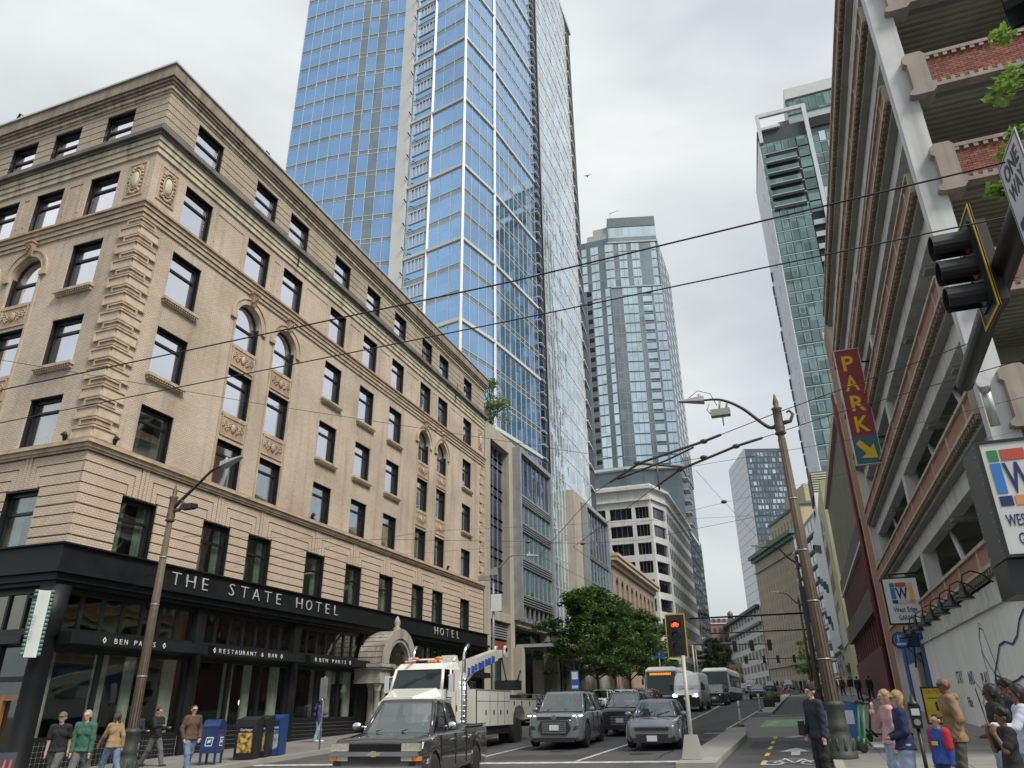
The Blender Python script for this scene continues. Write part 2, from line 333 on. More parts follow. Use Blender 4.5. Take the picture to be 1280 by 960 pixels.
def window_kit(name, w, h, glass, frame=None, dep=.34, tr=.68, arch=False, curt=None, mull=False):
    """returns a function that sets one window into an opening: frame > pane, curtain"""
    frame = frame or blk2
    m = MB(); F = Fr((0, 0, 0), (1, 0))
    t = .065
    rh = h-w/2 if arch else h
    m.box(F, -w/2, -w/2+t, -.1, 0, 0, rh); m.box(F, w/2-t, w/2, -.1, 0, 0, rh)
    m.box(F, -w/2+t, w/2-t, -.1, 0, 0, t)
    if arch: m.ring(F, 0, rh, w/2-t, w/2, -.1, 0, n=14)
    else: m.box(F, -w/2+t, w/2-t, -.1, 0, h-t, h)
    m.box(F, -w/2+t, w/2-t, -.09, .01, h*tr-.05, h*tr+.05)
    if mull: m.box(F, -.04, .04, -.08, .0, t, h*tr)
    # dark side jamb that the upper sash leaves on the outside
    m.box(F, w/2-t-.10, w/2-t-.002, -.05, .04, t, rh); m.box(F, -w/2+t+.002, -w/2+t+.05, -.05, .03, t, rh)
    rd = dep-.1
    m.box(F, -w/2+.003, -w/2+.03, .0, rd-.05, .0, rh); m.box(F, w/2-.03, w/2-.003, .0, rd-.05, .0, rh)
    if not arch: m.box(F, -w/2+.03, w/2-.03, .0, rd-.05, h-.03, h-.003); m.box(F, -w/2+t, w/2-t, -.1, .02, h-t-.09, h-t)  # black reveal lining; with the top strip it also stands for recess shade
    fme = m.mesh(name+'_frame', frame)
    g = MB()
    if arch:
        pts = [(-w/2+.03, .03), (w/2-.03, .03)]+[((w/2-.03)*math.cos(math.pi*k/14), rh+(w/2-.03)*math.sin(math.pi*k/14)) for k in range(15)]
        g.poly(F, pts, -.07, -.055)
    else: g.box(F, -w/2+.03, w/2-.03, -.07, -.055, .03, h-.03)
    gme = g.mesh(name+'_pane', glass)
    cme = None
    if curt:
        c = MB(); n = 26
        for a, b in ((-w/2+.05, -w*.12), (w*.22, w/2-.05)) if curt != 'full' else ((-w/2+.05, w/2-.05),):
            for k in range(n):
                x0 = a+(b-a)*k/n; x1 = a+(b-a)*(k+1)/n; y0 = -.22+.035*math.sin(k*1.9); y1 = -.22+.035*math.sin((k+1)*1.9)
                c.face([F.pt(x0, y0, .03), F.pt(x1, y1, .03), F.pt(x1, y1, h*.97 if not arch else rh), F.pt(x0, y0, h*.97 if not arch else rh)], True)
        cme = c.mesh(name+'_curtain', curtain)
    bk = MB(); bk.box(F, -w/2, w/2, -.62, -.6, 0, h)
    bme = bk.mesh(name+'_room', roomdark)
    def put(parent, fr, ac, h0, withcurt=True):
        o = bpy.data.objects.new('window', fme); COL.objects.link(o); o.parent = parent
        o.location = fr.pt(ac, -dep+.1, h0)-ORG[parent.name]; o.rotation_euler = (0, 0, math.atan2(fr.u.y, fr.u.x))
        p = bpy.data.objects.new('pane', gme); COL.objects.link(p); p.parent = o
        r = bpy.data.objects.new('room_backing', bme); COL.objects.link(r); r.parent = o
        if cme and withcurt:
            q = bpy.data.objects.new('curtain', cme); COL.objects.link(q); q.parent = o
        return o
    return put
# ---------------- the brick hotel on the corner ----------------
HX, HY, HL, HS = -22.5, 18.0, 36.8, 19.5
hotel = root('brick_hotel', 'buff brick corner hotel with black storefront and terracotta trim', 'hotel', (HX, HY, 0))
FE = Fr((HX, HY, 0), (0, 1)); FS = Fr((HX-HS, HY, 0), (1, 0))
cE = [v-HY for v in (20.68, 24.9, 27.77, 32.2, 35.9, 39.55, 43.7, 46.65, 51.28)]       # window centre lines on the long front
cS = [HS+v-0 for v in (-2.78, -6.0, -8.75, -11.5, -14.3)]                              # and on the short front
cS = [HS-2.78, HS-6.0, HS-8.75, HS-11.6, HS-14.6, HS-17.4]
W2 = .85
arE = (1, 2, 6, 7); arS = (1, 2)
ops = {2: (6.9, 9.0), 3: (10.62, 12.66), 4: (13.95, 16.1), 5: (17.4, 19.7), 6: (21.14, 23.17), 7: (25.13, 26.7)}
def openings(cs, ar):
    L = []
    for i, c in enumerate(cs):
        for k, (z0, z1) in ops.items():
            if k == 5 and i in ar: z1 = 19.62; z0 = 17.25
            L.append((c-W2, c+W2, z0, z1, i, k))
    return L
opE, opS = openings(cE, arE), openings(cS, arS)
def zone(op, a, b): return [o for o in op if a <= o[2] and o[3] <= b]
m = MB()
for fr, L, op, ar, cs in ((FE, HL, opE, arE, cE), (FS, HS, opS, arS, cS)):
    m.cm = 0; m.wall(fr, 0, L, 10.2, 24.2, zone(op, 10.2, 24.2), .34)
    for i in ar: m.archfill(fr, cs[i], W2, 19.62-W2, 19.62, .34)
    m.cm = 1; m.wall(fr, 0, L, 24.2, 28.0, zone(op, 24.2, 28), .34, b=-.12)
    m.cm = 2; m.wall(fr, 0, L, 6.2, 10.2, zone(op, 6.2, 10.2), .36, b=-.13)
# side and rear faces of the block and its roof
m.cm = 0
m.face([(HX, HY+HL, 0), (HX-HS, HY+HL, 0), (HX-HS, HY+HL, 28), (HX, HY+HL, 28)]); m.face([(HX-HS, HY+HL, 0), (HX-HS, HY, 0), (HX-HS, HY, 28), (HX-HS, HY+HL, 28)])
m.face([(HX-.3, HY+.3, 27.6), (HX-.3, HY+HL, 27.6), (HX-HS, HY+HL, 27.6), (HX-HS, HY+.3, 27.6)])
m.build('brick_wall', [buff, buffd, buffp], hotel)
# belt courses and cornices: profile steps (p = how far they stand out)
def belt(name, mat, steps, parent=hotel, mitre=True):
    b = MB()
    for z0, z1, p in steps:
        b.box(FE, -p, HL, 0 if p > 0 else -.05, p, z0, z1); b.box(FS, 0, HS, 0, p, z0, z1)
    return b.build(name, mat, parent)
belt('terracotta_belt', terra, [(10.20, 10.28, .10), (10.284, 10.42, .16), (10.424, 10.52, .26)])
belt('belt_slope', terrar, [(10.524, 10.60, .20)])
belt('string_course', terra, [(20.22, 20.38, .07), (20.41, 20.60, .13), (20.63, 20.80, .19)])
belt('string_course_cap', terrar, [(20.803, 20.90, .27)])
belt('frieze', cream, [(23.55, 23.80, .08), (23.82, 24.06, .14), (24.08, 24.32, .20)])
belt('dark_ledge', lead, [(24.323, 24.45, .28), (24.452, 24.62, .42), (24.622, 24.74, .36)])
belt('upper_moulding', cream, [(26.95, 27.05, .05), (27.07, 27.24, .14)])
belt('brown_cornice', brownst, [(27.245, 27.36, .22), (27.38, 27.50, .30), (27.52, 28.12, .38)])
belt('metal_coping', alum, [(28.123, 28.22, .46)])
# rusticated brick courses, second floor and attic
def piers(cs, L, w=W2):
    e = [0]
    for c in sorted(cs): e += [c-w, c+w]
    e.append(L); return [(e[i], e[i+1]) for i in range(0, len(e), 2)]
EXK = (.11, .375, .64)
items = []
for fr, L, cs in ((FE, HL, cE), (FS, HS, cS)):
    cs2 = sorted(cs)
    for j, (a, b) in enumerate(piers(cs, L)):
        z = 6.82
        for k in range(6):
            items.append((buffp, fr, a if a else (0 if fr is FS else -.0), b, -.13, 0, z+.055, z+.365)); z += .365
        for k in range(3):
            x0, x1 = (a-EXK[k] if a > 0 else a), (b+EXK[k] if b < L else b)
            y0, y1 = z+.055, z+(.39 if k < 2 else .375)
            items.append((buffp, fr, x0, x1, -.13, 0, y0, y1))
            if k:
                for xa, xb, on in ((x0, x0+.215, a > 0), (x1-.215, x1, b < L)):
                    if on: items.append((buffp, fr, xa, xb, -.13, 0, 9.03, y0))
            z += .39
    for c in cs2:
        for sg in (-1, 1): items.append((buffp, fr, c+(.02 if sg > 0 else -.165), c+(.165 if sg > 0 else -.02), -.13, .02, 9.03, 10.19))
pieces(hotel, 'stone_course', items, cap=300)
items = []
for fr, L, cs in ((FE, HL, cE), (FS, HS, cS)):
    for j, (a, b) in enumerate(piers(cs, L)):
        z = 24.76
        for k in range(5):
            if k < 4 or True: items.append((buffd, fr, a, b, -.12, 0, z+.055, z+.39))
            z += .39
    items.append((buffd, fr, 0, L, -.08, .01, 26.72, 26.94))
pieces(hotel, 'attic_course', items, cap=200)
# windows
k_reg = {2: window_kit('tall', 1.7, 2.1, clearglass('low_glass', .22, (.85, .88, .9), tr=(.8, .85, .8)), curt='side', tr=.62, dep=.36),
         3: window_kit('third', 1.7, 2.04, clearglass('mid_glass', .45, (.9, .92, .95), tr=(.8, .85, .8)), curt='side', tr=.72),
         4: window_kit('fourth', 1.7, 2.15, hglass, tr=.72), 5: window_kit('fifth', 1.7, 2.3, hglass, tr=.68),
         6: window_kit('sixth', 1.7, 2.03, hglass, tr=.68), 7: window_kit('attic', 1.7, 1.57, hglass, tr=.5)}
k_arch = window_kit('arched', 1.7, 2.37, hglass, arch=True, tr=.5)
sill_m = MB(); sill_m.box(W0, -1.0, 1.0, 0, .22, -.12, 0); sill_m.box(W0, -.94, .94, 0, .12, -.25, -.122)
for q in range(15): sill_m.box(W0, -.9+q*.125, -.84+q*.125, .12, .19, -.20, -.122)
sill_me = sill_m.mesh('window_sill', terra)
def ornament(w, h, seed):
    rnd = random.Random(seed); o = MB()
    o.box(W0, -w/2, w/2, 0, .05, 0, .06); o.box(W0, -w/2, w/2, 0, .05, h-.06, h); o.box(W0, -w/2, -w/2+.06, 0, .05, .06, h-.06); o.box(W0, w/2-.06, w/2, 0, .05, .06, h-.06)
    o.cm = 1; o.box(W0, -w/2+.06, w/2-.06, .0, .02, .06, h-.06)
    for k in range(6):
        for sg in (-1, 1):
            x = sg*(w/2-.14)*(1-k/6); r = min(w, h)*.13; z = h/2+math.sin(k*1.7)*h*.13
            pts = [(x+r*math.cos(t)*.8, -.035, z+r*math.sin(t)) for t in [k2*.75 for k2 in range(7)]]
            o.cm = 0; o.tube(pts, .022, 5); o.blob((x, -.04, z), .05, .035, .05, 6, 4)
    o.blob((0, -.04, h/2), min(w, h)*.16, .08, min(w, h)*.22, 8, 6)
    return o.mesh('ornament', [terra, terrar])
pan_me = ornament(1.55, .95, 3); cart_me = ornament(1.0, 1.75, 5)
_c = MB(); _c.box(W0, -.5, .5, 0, .05, 0, .07); _c.box(W0, -.5, .5, 0, .05, 1.68, 1.75); _c.box(W0, -.5, -.43, 0, .05, .07, 1.68); _c.box(W0, .43, .5, 0, .05, .07, 1.68)
_c.cm = 1; _c.box(W0, -.43, .43, 0, .02, .07, 1.68)
_c.cm = 2; _c.blob((0, -.05, .85), .2, .12, .42, 12, 10); _c.cm = 0
_c.tube([(.26*math.cos(t), -.06, .85+.5*math.sin(t)) for t in [k*.35 for k in range(19)]], .035, 6)
for k in range(22):
    t = k*2*math.pi/22; _c.blob((.34*math.cos(t), -.045, .85+.68*math.sin(t)), .06+.02*(k % 3), .05, .07, 6, 4)
for sg in (-1, 1):
    _c.tube([(sg*(.1+.2*math.sin(t)), -.05, 1.25+.3*t/3+.08*math.cos(2*t)) for t in [k*.4 for k in range(8)]], .03, 5)
    _c.tube([(sg*(.1+.2*math.sin(t)), -.05, .45-.3*t/3+.08*math.cos(2*t)) for t in [k*.4 for k in range(8)]], .03, 5)
cart_me = _c.mesh('cartouche', [terra, terrar, cream])
def setp(name, me, fr, a, b, h, parent=hotel):
    o = bpy.data.objects.new(name, me); COL.objects.link(o); o.parent = parent; o.location = fr.pt(a, b, h)-ORG[parent.name]; o.rotation_euler = (0, 0, math.atan2(fr.u.y, fr.u.x)); return o
surr = MB(); surr.ring(W0, 0, 0, W2+.04, W2+.36, 0, .07, n=16); surr.ring(W0, 0, 0, W2+.30, W2+.40, .07, .12, n=16)
for sg in (-1, 1): surr.box(W0, sg*(W2+.40), sg*(W2+.02), 0, .12, -.22, -.01)
surr_me = surr.mesh('arch_surround', terra)
jamb = MB()
for sg in (-1, 1): jamb.box(W0, sg*W2, sg*(W2+.12), 0, .05, 10.62, 18.7)
jamb_me = jamb.mesh('window_architrave', terra)
key = MB(); key.prism([(-.13, 0, -.05), (.13, 0, -.05), (.13, -.14, -.02), (-.13, -.14, -.02)], [(-.2, 0, .58), (.2, 0, .58), (.2, -.3, .58), (-.2, -.3, .58)])
for k in range(4): key.blob((-.12+.08*k, -.2-.02*k, .15+.1*k), .06, .06, .07, 6, 4)
key.box(W0, -.24, .24, 0, .34, .58, .66); key_me = key.mesh('keystone', terrar)
pan2 = MB()
for fr, op, ar, cs in ((FE, opE, arE, cE), (FS, opS, arS, cS)):
    for o in op:
        i, k = o[4], o[5]; c = (o[0]+o[1])/2
        if k == 5 and i in ar: k_arch(hotel, fr, c, o[2])
        else: k_reg[k](hotel, fr, c, o[2])
        if k in (4, 5) and i not in ar: setp('window_sill', sill_me, fr, c, 0, o[2])
    for i in ar:
        c = cs[i]
        for z in (12.85, 16.25): setp('relief_panel', pan_me, fr, c, .004, z)
        for z in (13.83, 17.2): piece(hotel, 'sill_course', terra, fr, c-W2, c+W2, -.3, .05, z-.02, z+.10)
        setp('arch_surround', surr_me, fr, c, 0, 19.62-W2); setp('keystone', key_me, fr, c, 0, 19.68); setp('window_architrave', jamb_me, fr, c, 0, 0)
    # sunk panels between the sixth floor windows: thin raised frames
    for (a, b) in piers(cs, HL if fr is FE else HS)[1:-1]:
        if b-a > 1.0:
            pan2.box(fr, a+.30, a+.36, 0, .03, 21.5, 23.1); pan2.box(fr, b-.36, b-.30, 0, .03, 21.5, 23.1); pan2.box(fr, a+.36, b-.36, 0, .03, 23.04, 23.1)
pan2.build('panel_moulding', buff, hotel)
setp('cartouche_panel', cart_me, FE, .85, 0, 21.45); setp('cartouche_panel', cart_me, FS, HS-.85, 0, 21.45); setp('cartouche_panel', cart_me, FE, HL-.85, 0, 21.45)
# corner quoins in framed terracotta, wide and narrow by turns
def quoin(w, h, mat1, mat2, name):
    q = MB()
    F1 = Fr((0, 0, 0), (0, 1)); F2 = Fr((-w, 0, 0), (1, 0))
    for fr, x0, x1 in ((F1, -.10, w), (F2, 0, w)):
        q.cm = 0; q.box(fr, x0, x1, 0, .10, 0, .05); q.box(fr, x0, x1, 0, .10, h-.07, h)
        q.box(fr, (w-.07) if fr is F1 else 0, w if fr is F1 else .07, 0, .10, .05, h-.07)
        q.cm = 1; q.box(fr, 0, w-.07, 0, .055, .05, h-.07) if fr is F1 else q.box(fr, .07, w, 0, .055, .05, h-.07)
    return q.mesh(name, [mat1, mat2])
qw, qn = quoin(1.0, .46, terra, pm('quoin_face', (.57, .46, .34), .7, var=.2, scale=2.5), 'quoin_wide'), quoin(.66, .26, terra, terrar, 'quoin_narrow')
z = 10.66
for k in range(12):
    setp('quoin', qw, W0, 0, 0, 0).location = (0, 0, z); setp('quoin', qn, W0, 0, 0, 0).location = (0, 0, z+.50); z += .79
qi = []
z = 10.66
for k in range(12):
    qi.append((terra, FE, HL-.9, HL, 0, .09, z, z+.46)); qi.append((terrar, FE, HL-.6, HL, 0, .07, z+.5, z+.76)); z += .79
pieces(hotel, 'quoin_block', qi, cap=60)
# ---- black storefront ----
b = MB()
for z0, z1, p in ((5.50, 5.62, .30), (5.63, 5.85, .42), (5.86, 6.02, .58), (6.03, 6.78, .38), (6.785, 6.84, .50)):
    b.box(FE, -p, HL, -.3, p, z0, z1); b.box(FS, 0, HS-.3, -.3, p, z0, z1)
b.build('sign_cornice', blk, hotel)
bayE = [(.35, 6.45), (6.95, 12.95), (13.45, 19.2), (26.4, 36.3)]
pilE = [(0, .35), (6.45, 6.95), (12.95, 13.45), (19.2, 19.8), (25.7, 26.4), (36.3, 36.8)]
for a, c in pilE: piece(hotel, 'pilaster', blk, FE, a, c, -.3, .12, -.8, 5.49)
for a, c in ((0, .5), (6.2, 6.7), (12.6, 13.1)): piece(hotel, 'pilaster', blk, FS, a, c, -.3, .12, -.8, 5.49)
b = MB(); b.lathe((HX+.0, HY, 0), [(.42, -.9), (.42, -.2), (.34, .0), (.30, 3.9), (.40, 4.0), (.46, 5.5)], 20); b.build('corner_column', blk, hotel)
lampm = emit('warm_lamp', (1, .75, .3), 4)
for bi, (a, c) in enumerate(bayE):
    st = MB()
    st.box(FE, a, c, -.2, -.05, 5.32, 5.5); st.box(FE, a, c, -.2, -.0, 4.12, 4.24)
    nb = 7 if bi < 3 else 11
    for k in range(1, nb): x = a+(c-a)*k/nb; st.box(FE, x-.05, x+.05, -.2, -.06, 4.24, 5.32)
    st.build('transom_frame', blk2, hotel)
    for k in range(nb):
        x0, x1 = a+(c-a)*k/nb+.05, a+(c-a)*(k+1)/nb-.05; piece(hotel, 'transom_pane', tglass, FE, x0, x1, -.14, -.13, 4.24, 5.32)
    # canopy fascia over the shop window
    cn = MB(); cn.prism([FE.pt(a-.05, 0, 4.10), FE.pt(a-.05, .78, 4.06), FE.pt(a-.05, .82, 3.72), FE.pt(a-.05, 0, 3.66)], [FE.pt(c+.05, 0, 4.10), FE.pt(c+.05, .78, 4.06), FE.pt(c+.05, .82, 3.72), FE.pt(c+.05, 0, 3.66)])
    cn.build('canopy_fascia', blk, hotel)
    g = G(HX, HY+(a+c)/2)
    # tiled stall riser: white joints behind, black tiles proud
    gb = MB(); gb.box(FE, a, c, -.12, -.02, g-.6, g+.95); gb.build('tile_joints', tile_w, hotel)
    its = []; z = g-.3
    while z < g+.9:
        x = a+.01
        while x < c-.05:
            its.append((blk, FE, x, min(x+.145, c), -.02, -.008, z, z+.145)); x += .16
        z += .16
    tb = MB()
    for it in its: tb.box(*it[1:])
    tb.build('wall_tiles', blk, hotel, kind='stuff')
    fr_ = MB(); fr_.box(FE, a, c, -.2, 0, g+.95, g+1.05); fr_.box(FE, a, c, -.2, 0, 3.5, 3.66)
    nm = 3 if bi < 3 else 5
    for k in range(nm+1): x = a+(c-a)*k/nm; fr_.box(FE, x-.05, x+.05, -.2, -.01, g+1.05, 3.5)
    fr_.build('shop_frame', blk2, hotel)
    for k in range(nm): x0, x1 = a+(c-a)*k/nm+.05, a+(c-a)*(k+1)/nm-.05; piece(hotel, 'shop_window', sglass, FE, x0, x1, -.12, -.11, g+1.05, 3.5)
    # curtains inside
    rnd = random.Random(bi)
    for (u0, u1) in ((.03, .09), (.36, .44), (.58, .64), (.88, .97)):
        cb = MB(); x0 = a+(c-a)*u0; x1 = a+(c-a)*u1; n = 40
        for k in range(n):
            xa, xb = x0+(x1-x0)*k/n, x0+(x1-x0)*(k+1)/n; ya, yb = -.5+.11*math.sin(k*1.3)+.03*math.sin(k*3.1), -.5+.11*math.sin((k+1)*1.3)+.03*math.sin((k+1)*3.1)
            cb.face([FE.pt(xa, ya, g+.9), FE.pt(xb, yb, g+.9), FE.pt(xb, yb, 5.3), FE.pt(xa, ya, 5.3)], True)
        cb.build('curtain', curtainw, hotel)
    lp = MB(); lp.blob(tuple(FE.pt(a+(c-a)*.72, -1.2, g+1.9)), .09, .09, .14, 8, 6); lp.build('wall_lamp', lampm, hotel)
# short front, ground floor: doors, transoms
for a, c in ((.5, 6.2), (6.7, 12.6), (13.1, 19.1)):
    st = MB(); st.box(FS, a, c, -.2, -.05, 5.32, 5.5); st.box(FS, a, c, -.2, 0, 4.02, 4.2); st.box(FS, a, c, -.2, .5, 3.7, 3.95)
    for k in range(8): x = a+(c-a)*k/7; st.box(FS, x-.05, x+.05, -.2, -.06, 4.2, 5.32); 
    for k in range(5): x = a+(c-a)*k/4; st.box(FS, x-.06, x+.06, -.2, -.02, -.6, 3.7)
    st.box(FS, a, c, -.2, -.02, 2.6, 2.75)
    st.build('shop_frame', blk2, hotel)
    for k in range(7): piece(hotel, 'transom_pane', tglass, FS, a+(c-a)*k/7+.05, a+(c-a)*(k+1)/7-.05, -.14, -.13, 4.2, 5.32)
    for k in range(4): piece(hotel, 'shop_window', sglass, FS, a+(c-a)*k/4+.06, a+(c-a)*(k+1)/4-.06, -.12, -.11, -.5, 3.7)
wood = pm('door_wood', (.40, .20, .08), .5, var=.25, scale=6, sc=(1, 1, .1))
dr = MB(); 
for x in (17.25, 18.25):
    dr.box(FS, x, x+.14, -.1, .03, -.6, 2.2); dr.box(FS, x+.8, x+.94, -.1, .03, -.6, 2.2); dr.box(FS, x+.14, x+.8, -.1, .03, 2.05, 2.2); dr.box(FS, x+.14, x+.8, -.1, .03, -.6, -.2)
dr.build('wooden_door', wood, hotel)
# dark rooms behind the shop fronts
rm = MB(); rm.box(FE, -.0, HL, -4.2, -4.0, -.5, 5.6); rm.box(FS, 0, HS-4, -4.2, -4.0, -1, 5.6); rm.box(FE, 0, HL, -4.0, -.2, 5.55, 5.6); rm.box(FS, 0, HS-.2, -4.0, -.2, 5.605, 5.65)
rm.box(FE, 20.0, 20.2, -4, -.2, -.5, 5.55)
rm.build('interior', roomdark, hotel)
# lettering
FT = Fr((HX+.385, HY, 0), (0, 1))
def lettering(s, a0, a1, h0, h1, fr, name='lettering', mat=signw, b=0, parent=hotel, ext=.03):
    o = text(parent, name, s, mat, fr, a0, b, h0, (h1-h0)/.70, ext, bold=0)
    xs = [v.co.x for v in o.data.vertices]; w = max(xs)-min(xs)
    setm(o, TM[o.name] @ Matrix.Diagonal(((a1-a0)/w, 1, 1, 1)) @ Matrix.Translation((-min(xs), 0, 0))); return o
def spaced(words, a0, a1, h0, h1, fr, name, mat=signw, b=0, parent=hotel, ext=.03, adv=None, cw=.62, bold=0):
    """one mesh per sign, letters set at even steps"""
    n = len(words); st = (a1-a0)/(n-1+cw); ob = []
    for k, ch in enumerate(words):
        if ch == ' ': continue
        o = text(parent, name, ch, mat, fr, 0, b, h0, (h1-h0)/.70, ext, bold=bold)
        xs = [v.co.x for v in o.data.vertices]; w = max(xs)-min(xs); tgt = st*cw*(.35 if ch == 'I' else 1)
        sx = min(1.25, tgt/w) if ch != 'I' else 1
        setm(o, Matrix.Translation(fr.u*(a0+st*k+st*cw/2)) @ TM[o.name] @ Matrix.Diagonal((sx, 1, 1, 1)) @ Matrix.Translation((-(min(xs)+max(xs))/2, 0, 0))); ob.append(o)
    return ob
lett = pm('letter_metal', (.48, .48, .44), .5, var=.2, scale=9)
spaced('THE STATE HOTEL', 4.42, 16.1, 6.13, 6.63, FT, 'sign_letter', lett, bold=-.012)
spaced('HOTEL', 27.5, 31.5, 6.13, 6.63, FT, 'sign_letter', lett, bold=-.012)
FC = Fr((HX+.825, HY, 0), (0, 1))
def diamond(a, h, r=.1, parent=hotel):
    d = MB(); 
    for k in range(4):
        t0, t1 = math.pi/2*k, math.pi/2*(k+1); q = [(a+r*.75*math.cos(t0), h+r*math.sin(t0)), (a+r*.75*math.cos(t1), h+r*math.sin(t1)), (a+r*.45*math.cos(t1), h+r*.6*math.sin(t1)), (a+r*.45*math.cos(t0), h+r*.6*math.sin(t0))]
        d.poly(FC, q, 0, .02)
    d.build('diamond_mark', signw, parent)
spaced('BEN PARIS', 1.98, 3.80, 3.80, 3.97, FC, 'letter', ext=.008, bold=-.003); diamond(1.56, 3.88); diamond(4.2, 3.88)
spaced('RESTAURANT & BAR', 7.12, 10.85, 3.80, 3.97, FC, 'letter', ext=.008, bold=-.003); diamond(6.85, 3.88); diamond(11.15, 3.88)
spaced('BEN PARIS', 14.1, 16.5, 3.80, 3.97, FC, 'letter', ext=.008, bold=-.003); diamond(13.8, 3.88); diamond(16.85, 3.88)
lettering('THE STATE HOTEL', 21.2, 24.2, 3.35, 3.5, Fr((HX+.05, HY, 0), (0, 1)))

# ---- stone entrance porch with barrel arch ----
AC, AR = 20.7, 1.78   # centre along the front, outer radius
PX0 = 1.55                  # stands out from the front
zsp = 3.95
porch = MB()
n = 18
for k in range(n):          # outer shell of the barrel, panelled
    t0, t1 = math.pi*k/n, math.pi*(k+1)/n
    for b0, b1 in ((0, .5), (.52, 1.02), (1.04, PX0)):
        g = .012
        q = [(AC+(AR-.12)*math.cos(t0+g), zsp+(AR-.12)*math.sin(t0+g)), (AC+AR*math.cos(t0+g), zsp+AR*math.sin(t0+g)), (AC+AR*math.cos(t1-g), zsp+AR*math.sin(t1-g)), (AC+(AR-.12)*math.cos(t1-g), zsp+(AR-.12)*math.sin(t1-g))]
        porch.poly(FE, q, b0, b1)
porch.ring(FE, AC, zsp, AR-.30, AR-.125, 0, PX0-.01, n=20)
porch.ring(FE, AC, zsp, AR-.42, AR+.10, PX0, PX0+.12, n=24); porch.ring(FE, AC, zsp, AR-.62, AR-.425, PX0-.25, PX0+.05, n=24)
porch.build('barrel_arch', greyst, hotel)
cof = MB()
for k in range(1, 12):
    t = math.pi*k/12; q = [(AC+(AR-.36)*math.cos(t-.015), zsp+(AR-.36)*math.sin(t-.015)), (AC+(AR-.301)*math.cos(t-.015), zsp+(AR-.301)*math.sin(t-.015)), (AC+(AR-.301)*math.cos(t+.015), zsp+(AR-.301)*math.sin(t+.015)), (AC+(AR-.36)*math.cos(t+.015), zsp+(AR-.36)*math.sin(t+.015))]
    cof.poly(FE, q, .1, PX0-.05)
cof.build('coffer_ribs', greyst, hotel)
fin = MB(); fin.lathe(tuple(FE.pt(AC, PX0-.2, zsp+AR-.05)), [(.22, 0), (.26, .15), (.12, .28), (.2, .45), (.16, .6), (.03, .85)], 10)
fin.build('finial', greyst, hotel)
en = MB()
for sg in (-1, 1):
    x = AC+sg*(AR-.35); x0, x1 = x-.62, x+.62
    for z0, z1, p in ((2.95, 3.12, .0), (3.13, 3.62, -.06), (3.63, 3.74, .06), (3.75, 3.92, .14)): en.box(FE, x0-p, x1+p, 0, PX0+.05+p, z0, z1)
en.build('entablature', greyst, hotel)
for sg in (-1, 1):
    x = AC+sg*(AR-.35)
    for dx, bb in ((-.32, PX0-.25), (.32, PX0-.25), (-.32*sg, .55)):
        g0 = G(HX+bb, HY+x)+.15; c = FE.pt(x+dx, bb, 0); cc = MB()
        cc.lathe((c.x, c.y, 0), [(.26, g0), (.26, g0+.35), (.2, g0+.38), (.22, g0+.5), (.17, g0+.55), (.165, 1.6), (.145, 2.55), (.20, 2.6), (.16, 2.66), (.26, 2.92), (.26, 2.95)], 14); cc.build('column', greyst, hotel)
    ur = MB(); c = FE.pt(x-.1*sg, PX0-.3, 3.92); ur.lathe((c.x, c.y, c.z), [(.2, 0), (.2, .08), (.09, .16), (.26, .5), (.28, .6), (.14, .68), (.12, .95), (.04, 1.05)], 12); ur.build('urn', greyst, hotel)
tym = MB(); tym.box(FE, AC-AR+.5, AC+AR-.5, .0, .1, 3.3, 4.0); tym.poly(FE, [(AC-AR+.45, zsp)]+[(AC+(AR-.45)*math.cos(math.pi-math.pi*k/12), zsp+(AR-.45)*math.sin(math.pi*k/12)) for k in range(1, 12)]+[(AC+AR-.45, zsp)], .05, .1)
tym.build('tympanum', pm('tympanum', (.10, .05, .02), .5, var=.6, scale=8), hotel)
# uplights on the lower belt
for y in (18.9, 31.4, 47.9):
    u = MB(); c = FE.pt(y-18, .12, 10.6); u.tube([c, c+Vector((0, 0, .22)), c+Vector((.1, 0, .3))], [.05, .09, .11], 8); u.build('uplight', blk2, hotel)
u = MB(); c = FS.pt(HS-1.15, .12, 10.6); u.tube([c, c+Vector((0, 0, .22)), c+Vector((0, -.1, .3))], [.05, .09, .11], 8); u.build('uplight', blk2, hotel)
rf = MB(); rf.tube([(-33.2, 18.1, 28), (-32.7, 18.1, 29.3), (-31.9, 18.1, 28.6), (-31.2, 18.1, 28.1)], .06, 5); rf.build('roof_davit', blk2, hotel)
rf = MB(); rf.box(FE, 6.2, 6.5, -.2, .1, 28.2, 28.75); rf.build('roof_lamp', blk2, hotel)
for y in (9.7, 30.4):
    dp = MB(); dp.tube([FE.pt(y, .35, 25.1), FE.pt(y, .42, 24.7), FE.pt(y, .25, 24.4), FE.pt(y, .22, 23.6)], .035, 5); dp.build('drain_spout', blk2, hotel)
